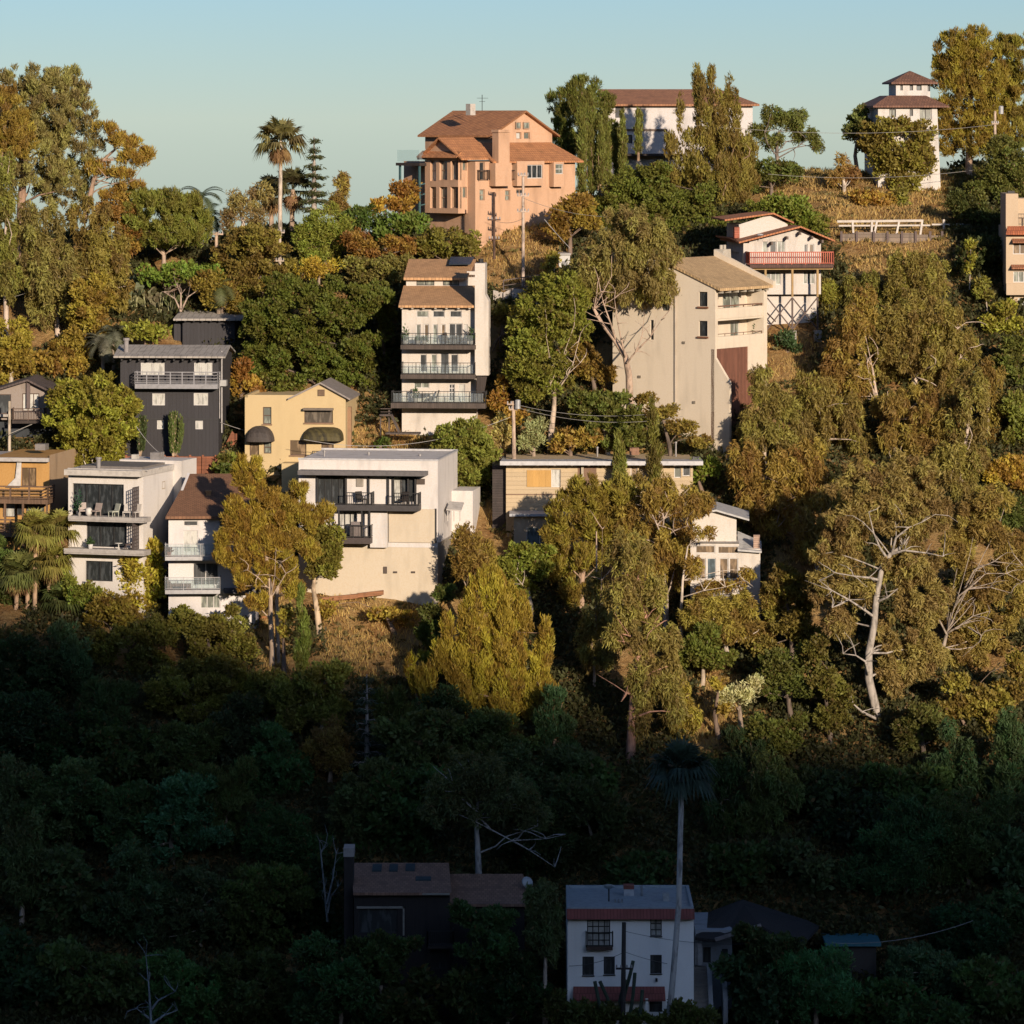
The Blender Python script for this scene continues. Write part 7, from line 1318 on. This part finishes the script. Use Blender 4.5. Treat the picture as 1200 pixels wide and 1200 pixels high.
# bare things
def bare(label, base, stems, r, col, Y, name='bare_tree'):
    rng = rng_of(label); o3 = np.array(P(*base, Y)); root = empty(name, tuple(o3), 0, label, 'tree'); mb = MB()
    for s_ in stems:
        pts = [np.array(P(*p, Y+rng.uniform(-.6, .6)))-o3 for p in s_]; mb.tube(pts, [r*(1-.8*i/(len(pts)-1)) for i in range(len(pts))], 6, cap=False)
        for q in pts[1:]:
            for _ in range(3): limb(mb, q, q+rng.normal(size=3)*.55+np.array((0, 0, .4)), r*.3, .008, rng, 4, 3)
    mb.build('trunk', barkm(col), root, True)
bare('bare white forked stem near the bottom left', (178, 1215), [[(178, 1215), (176, 1180), (174, 1150), (171, 1120)], [(176, 1185), (186, 1172), (205, 1162)], [(177, 1195), (168, 1188), (160, 1182)], [(178, 1200), (192, 1190), (208, 1184)]], .11, (.20, .23, .24), 284)
bare('pale dead twigs left of the brown house chimney', (384, 1080), [[(384, 1080), (380, 1040), (376, 1000), (374, 985)], [(383, 1060), (390, 1030), (394, 1000)], [(384, 1070), (388, 1050), (396, 1040)]], .09, (.22, .23, .22), 292)
bare('leafless twiggy tree above the small charcoal house', (212, 365), [[(212, 365), (205, 350), (192, 342)], [(212, 365), (220, 348), (232, 340)], [(212, 362), (212, 345), (208, 336)]], .1, (.34, .26, .20), 357)
for i, pts in enumerate([[(716, 1192), (712, 1170), (703, 1150)], [(728, 1192), (732, 1165), (739, 1140), (742, 1126)], [(724, 1190), (727, 1170), (733, 1148)], [(738, 1192), (742, 1165), (744, 1140)], [(706, 1192), (700, 1165), (697, 1150)], [(750, 1190), (753, 1160)]]):
    if i == 0: cz = empty('cactus', P(724, 1205, 282), 0, 'dark clump of upright candelabra cactus before the shaded white house', 'cactus'); cm = MB()
    cm.tube([np.array(P(*p, 282-.3*i))-np.array(P(724, 1205, 282)) for p in pts], .12, 8)
cm.build('stems', plain((.05, .08, .05), .8), cz)

# ------------------------------------------------------------------ palms
def fan_leaf(rng, az, el, pet, rad, V, LV, cvv, CV, droop=.35):
    d = np.array((math.cos(az)*math.cos(el), math.sin(az)*math.cos(el), math.sin(el))); s = np.array((-math.sin(az), math.cos(az), 0)); up = np.cross(s, d); up = -up if up[2] < 0 else up; b = d*pet
    nb = 15; 
    V.append([np.zeros(3)-s*.02, np.zeros(3)+s*.02, b+s*.02, b-s*.02]); LV.append(.4); CV.append(cvv)
    for k in range(nb):
        a = (k/(nb-1)-.5)*math.pi*1.15; dr = d*math.cos(a)+s*math.sin(a); L = rad*(.75+.25*math.cos(a))*rng.uniform(.85, 1.1); e = b+dr*L+np.array((0, 0, -droop*L*rng.uniform(.6, 1.3))); m = b+dr*L*.55; pw = np.cross(dr, up); pw = pw/np.linalg.norm(pw)*rad*.075
        V.append([b, m-pw, e, m+pw]); LV.append(rng.uniform(0, .9)); CV.append(cvv)
def fan_palm(label, base, top, col=(.12, .135, .04), r=.17, R_=1.15, n=34, Y=None, skirt=True, bark=(.38, .28, .2), bend=0, skcol=(.30, .19, .09), group=None):
    rng = rng_of(label); Y = Y or Yof(base[1]); o3 = np.array(P(*base, Y)); root = empty('fan_palm', tuple(o3), 0, label, 'palm', group); tp = np.array(P(*top, Y))-o3; mid = tp*.5+np.array((bend, 0, 0))
    MB().tube([(0, 0, -.8), tp*.25+np.array((bend*.7, 0, 0)), mid, tp*.8+np.array((bend*.4, 0, 0)), tp], [r*1.25, r*1.05, r, r*.95, r*.9], 9).build('trunk', barkm(bark), root, True)
    V, LV, CV = [], [], []
    for i in range(n): el = R(rng.uniform(-25, 80)); fan_leaf(rng, rng.uniform(0, 6.28), el, R_*.75, R_*.85, V, LV, rng.uniform(), CV, .25+.4*(el < .5))
    cw = np_mesh('fronds', np.array(V).reshape(-1, 3), 4, leafmat(), {'lv': np.array(LV), 'cv': np.array(CV)}, root); cw.color = (*col, 1); cw.location = tuple(tp)
    if skirt:
        V, LV, CV = [], [], []
        for i in range(22): fan_leaf(rng, rng.uniform(0, 6.28), R(rng.uniform(-82, -45)), R_*.6, R_*.6, V, LV, rng.uniform(), CV, .5)
        sk = np_mesh('dead_fronds', np.array(V).reshape(-1, 3), 4, leafmat(), {'lv': np.array(LV)*.8, 'cv': np.array(CV)}, root); sk.color = (*skcol, 1); sk.location = tuple(tp)
fan_palm('tall slim fan palm standing alone against the sky at upper left', (328, 265), (329, 165), Y=368, r=.17, R_=1.65, n=44, bark=(.45, .38, .30), col=(.21, .18, .075))
fan_palm('shorter fan palm on the skyline right behind the tall slim palm', (342, 262), (343, 222), Y=371, r=.2, R_=1.5, n=34, col=(.10, .09, .04))
fan_palm('low fan palm crown on the skyline left behind the tall slim palm', (318, 265), (318, 228), Y=372, r=.2, R_=1.4, n=30, col=(.095, .085, .04))
fan_palm('very tall fan palm with a thin bent trunk beside the shaded white house', (781, 1215), (799, 905), Y=281, r=.19, R_=1.65, n=50, bark=(.42, .41, .39), col=(.055, .085, .062), bend=.3, skirt=False)
for lb, b, t, c in (('highest fan palm of the left edge group', (40, 750), (42, 622), (.22, .20, .05)), ('fan palm just right of the highest one in the left edge group', (64, 748), (68, 622), (.20, .18, .05)), ('middle fan palm of the left edge group with a sunlit trunk', (52, 752), (60, 658), (.23, .21, .05)), ('leftmost lower fan palm of the left edge group', (18, 748), (20, 672), (.16, .17, .05)), ('lower fan palm beside the leftmost one of the left edge group', (31, 752), (33, 668), (.11, .115, .035)), ('short fan palm at the right foot of the left edge group', (74, 745), (74, 704), (.11, .13, .04))):
    fan_palm(lb, b, t, c, r=.17, R_=1.3, n=44, Y=328.5-(b[0] % 7)*.25, bark=(.40, .27, .17))
def feather_palm(label, base, top, col, Y, L=2.6, n=16, r=.16, bark=(.3, .24, .18), span=(-20, 75)):
    rng = rng_of(label); o3 = np.array(P(*base, Y)); root = empty('feather_palm', tuple(o3), 0, label, 'palm'); tp = np.array(P(*top, Y))-o3; MB().tube([(0, 0, -.6), tp*.5, tp], [r*1.2, r, r*.9], 8).build('trunk', barkm(bark), root, True); V, LV, CV = [], [], []
    for i in range(n):
        az = rng.uniform(0, 6.28); el = R(rng.uniform(*span)); cv = rng.uniform(); p = np.zeros(3); s = np.array((-math.sin(az), math.cos(az), 0)); K = 12; l = L*rng.uniform(.75, 1.1)
        for k in range(K):
            e = el-k*.16; d = np.array((math.cos(az)*math.cos(e), math.sin(az)*math.cos(e), math.sin(e))); q = p+d*l/K; V.append([p-s*.02, p+s*.02, q+s*.02, q-s*.02]); LV.append(.5); CV.append(cv); ll = .55*math.sin(math.pi*(k+1)/(K+1.5))+.1
            for sg in (-1, 1):
                for h_ in (0, .5): b = p+(q-p)*h_; tt = b+s*sg*ll+d*.22-np.array((0, 0, .22*ll)); V.append([b, b+d*.07, tt, b-d*.03]); LV.append(rng.uniform(0, .9)); CV.append(cv)
            p = q
    cw = np_mesh('fronds', np.array(V).reshape(-1, 3), 4, leafmat(), {'lv': np.array(LV), 'cv': np.array(CV)}, root); cw.color = (*col, 1); cw.location = tuple(tp)
feather_palm('feathery palm poking above the skyline right of the umbrella pine', (236, 290), (236, 232), (.085, .11, .055), 369)
feather_palm('second feathery palm low on the skyline above the weathered pole', (246, 292), (246, 252), (.05, .07, .03), 370)
feather_palm('small feathery palm with dry lower fronds above the small charcoal house', (256, 362), (257, 335), (.10, .11, .04), 357.5, L=2.3, span=(-50, 75))
feather_palm('greyish feathery palm above the rounded hedge', (121, 440), (120, 402), (.16, .16, .11), 352, L=2.0, n=20)
feather_palm('greyish feathery palm right beside the first above the bright ficus', (133, 438), (133, 390), (.14, .15, .10), 353, L=1.9, n=18)
def big_leaf(label, px, py, hpx, n, col, Y):
    rng = rng_of(label); root = empty('bird_of_paradise', P(px, py, Y), 0, label, 'plant'); hh = hpx/FOC*Y; mb = MB(); V, LV, CV = [], [], []
    for i in range(n):
        a = rng.uniform(0, 6.28); ln = rng.uniform(.1, .5); b = np.array((math.cos(a)*ln*1.2, math.sin(a)*ln*1.2, hh*rng.uniform(.35, .8))); mb.tube([np.array((math.cos(a)*.1, math.sin(a)*.1, -.3)), b*.5, b], [.05, .04, .03], 5, cap=False)
        d = unit(np.array((math.cos(a)*.5, math.sin(a)*.5, 1.))+rng.normal(size=3)*.15); s = np.cross(d, np.array((math.cos(a+1.2), math.sin(a+1.2), 0.))); s /= np.linalg.norm(s); L = rng.uniform(.9, 1.5)
        for k in range(4):
            t0, t1 = k/4, (k+1)/4; w0, w1 = .26*math.sin(math.pi*(t0*.85+.08)), .26*math.sin(math.pi*(t1*.85+.08)); q0 = b+d*L*t0-np.array((0, 0, .35*t0*t0*L)); q1 = b+d*L*t1-np.array((0, 0, .35*t1*t1*L)); V.append([q0-s*w0, q0+s*w0, q1+s*w1, q1-s*w1]); LV.append(.2+.5*rng.uniform()); CV.append(rng.uniform())
    cw = np_mesh('leaves', np.array(V).reshape(-1, 3), 4, leafmat(), {'lv': np.array(LV), 'cv': np.array(CV)}, root); cw.color = (*col, 1); mb.build('stems', barkm((.3, .3, .15)), root)
for px, py, hp, n, c, lb in ((157, 372, 42, 22, (.14, .16, .09), 'leftmost clump of large leafed plants above the rounded hedge'), (172, 372, 34, 20, (.15, .14, .07), 'second clump of large leafed plants above the rounded hedge'), (186, 374, 36, 20, (.17, .15, .09), 'large leafed plants between the leafless twiggy tree and the rounded hedge'), (199, 374, 32, 18, (.13, .14, .06), 'large leafed plants at the left end of the small charcoal roof'), (162, 350, 26, 14, (.12, .15, .10), 'highest tall large leafed plant on the garden slope')): big_leaf(lb, px, py, hp, n, c, Yof(py)+.5)
print('trees', NT[0])
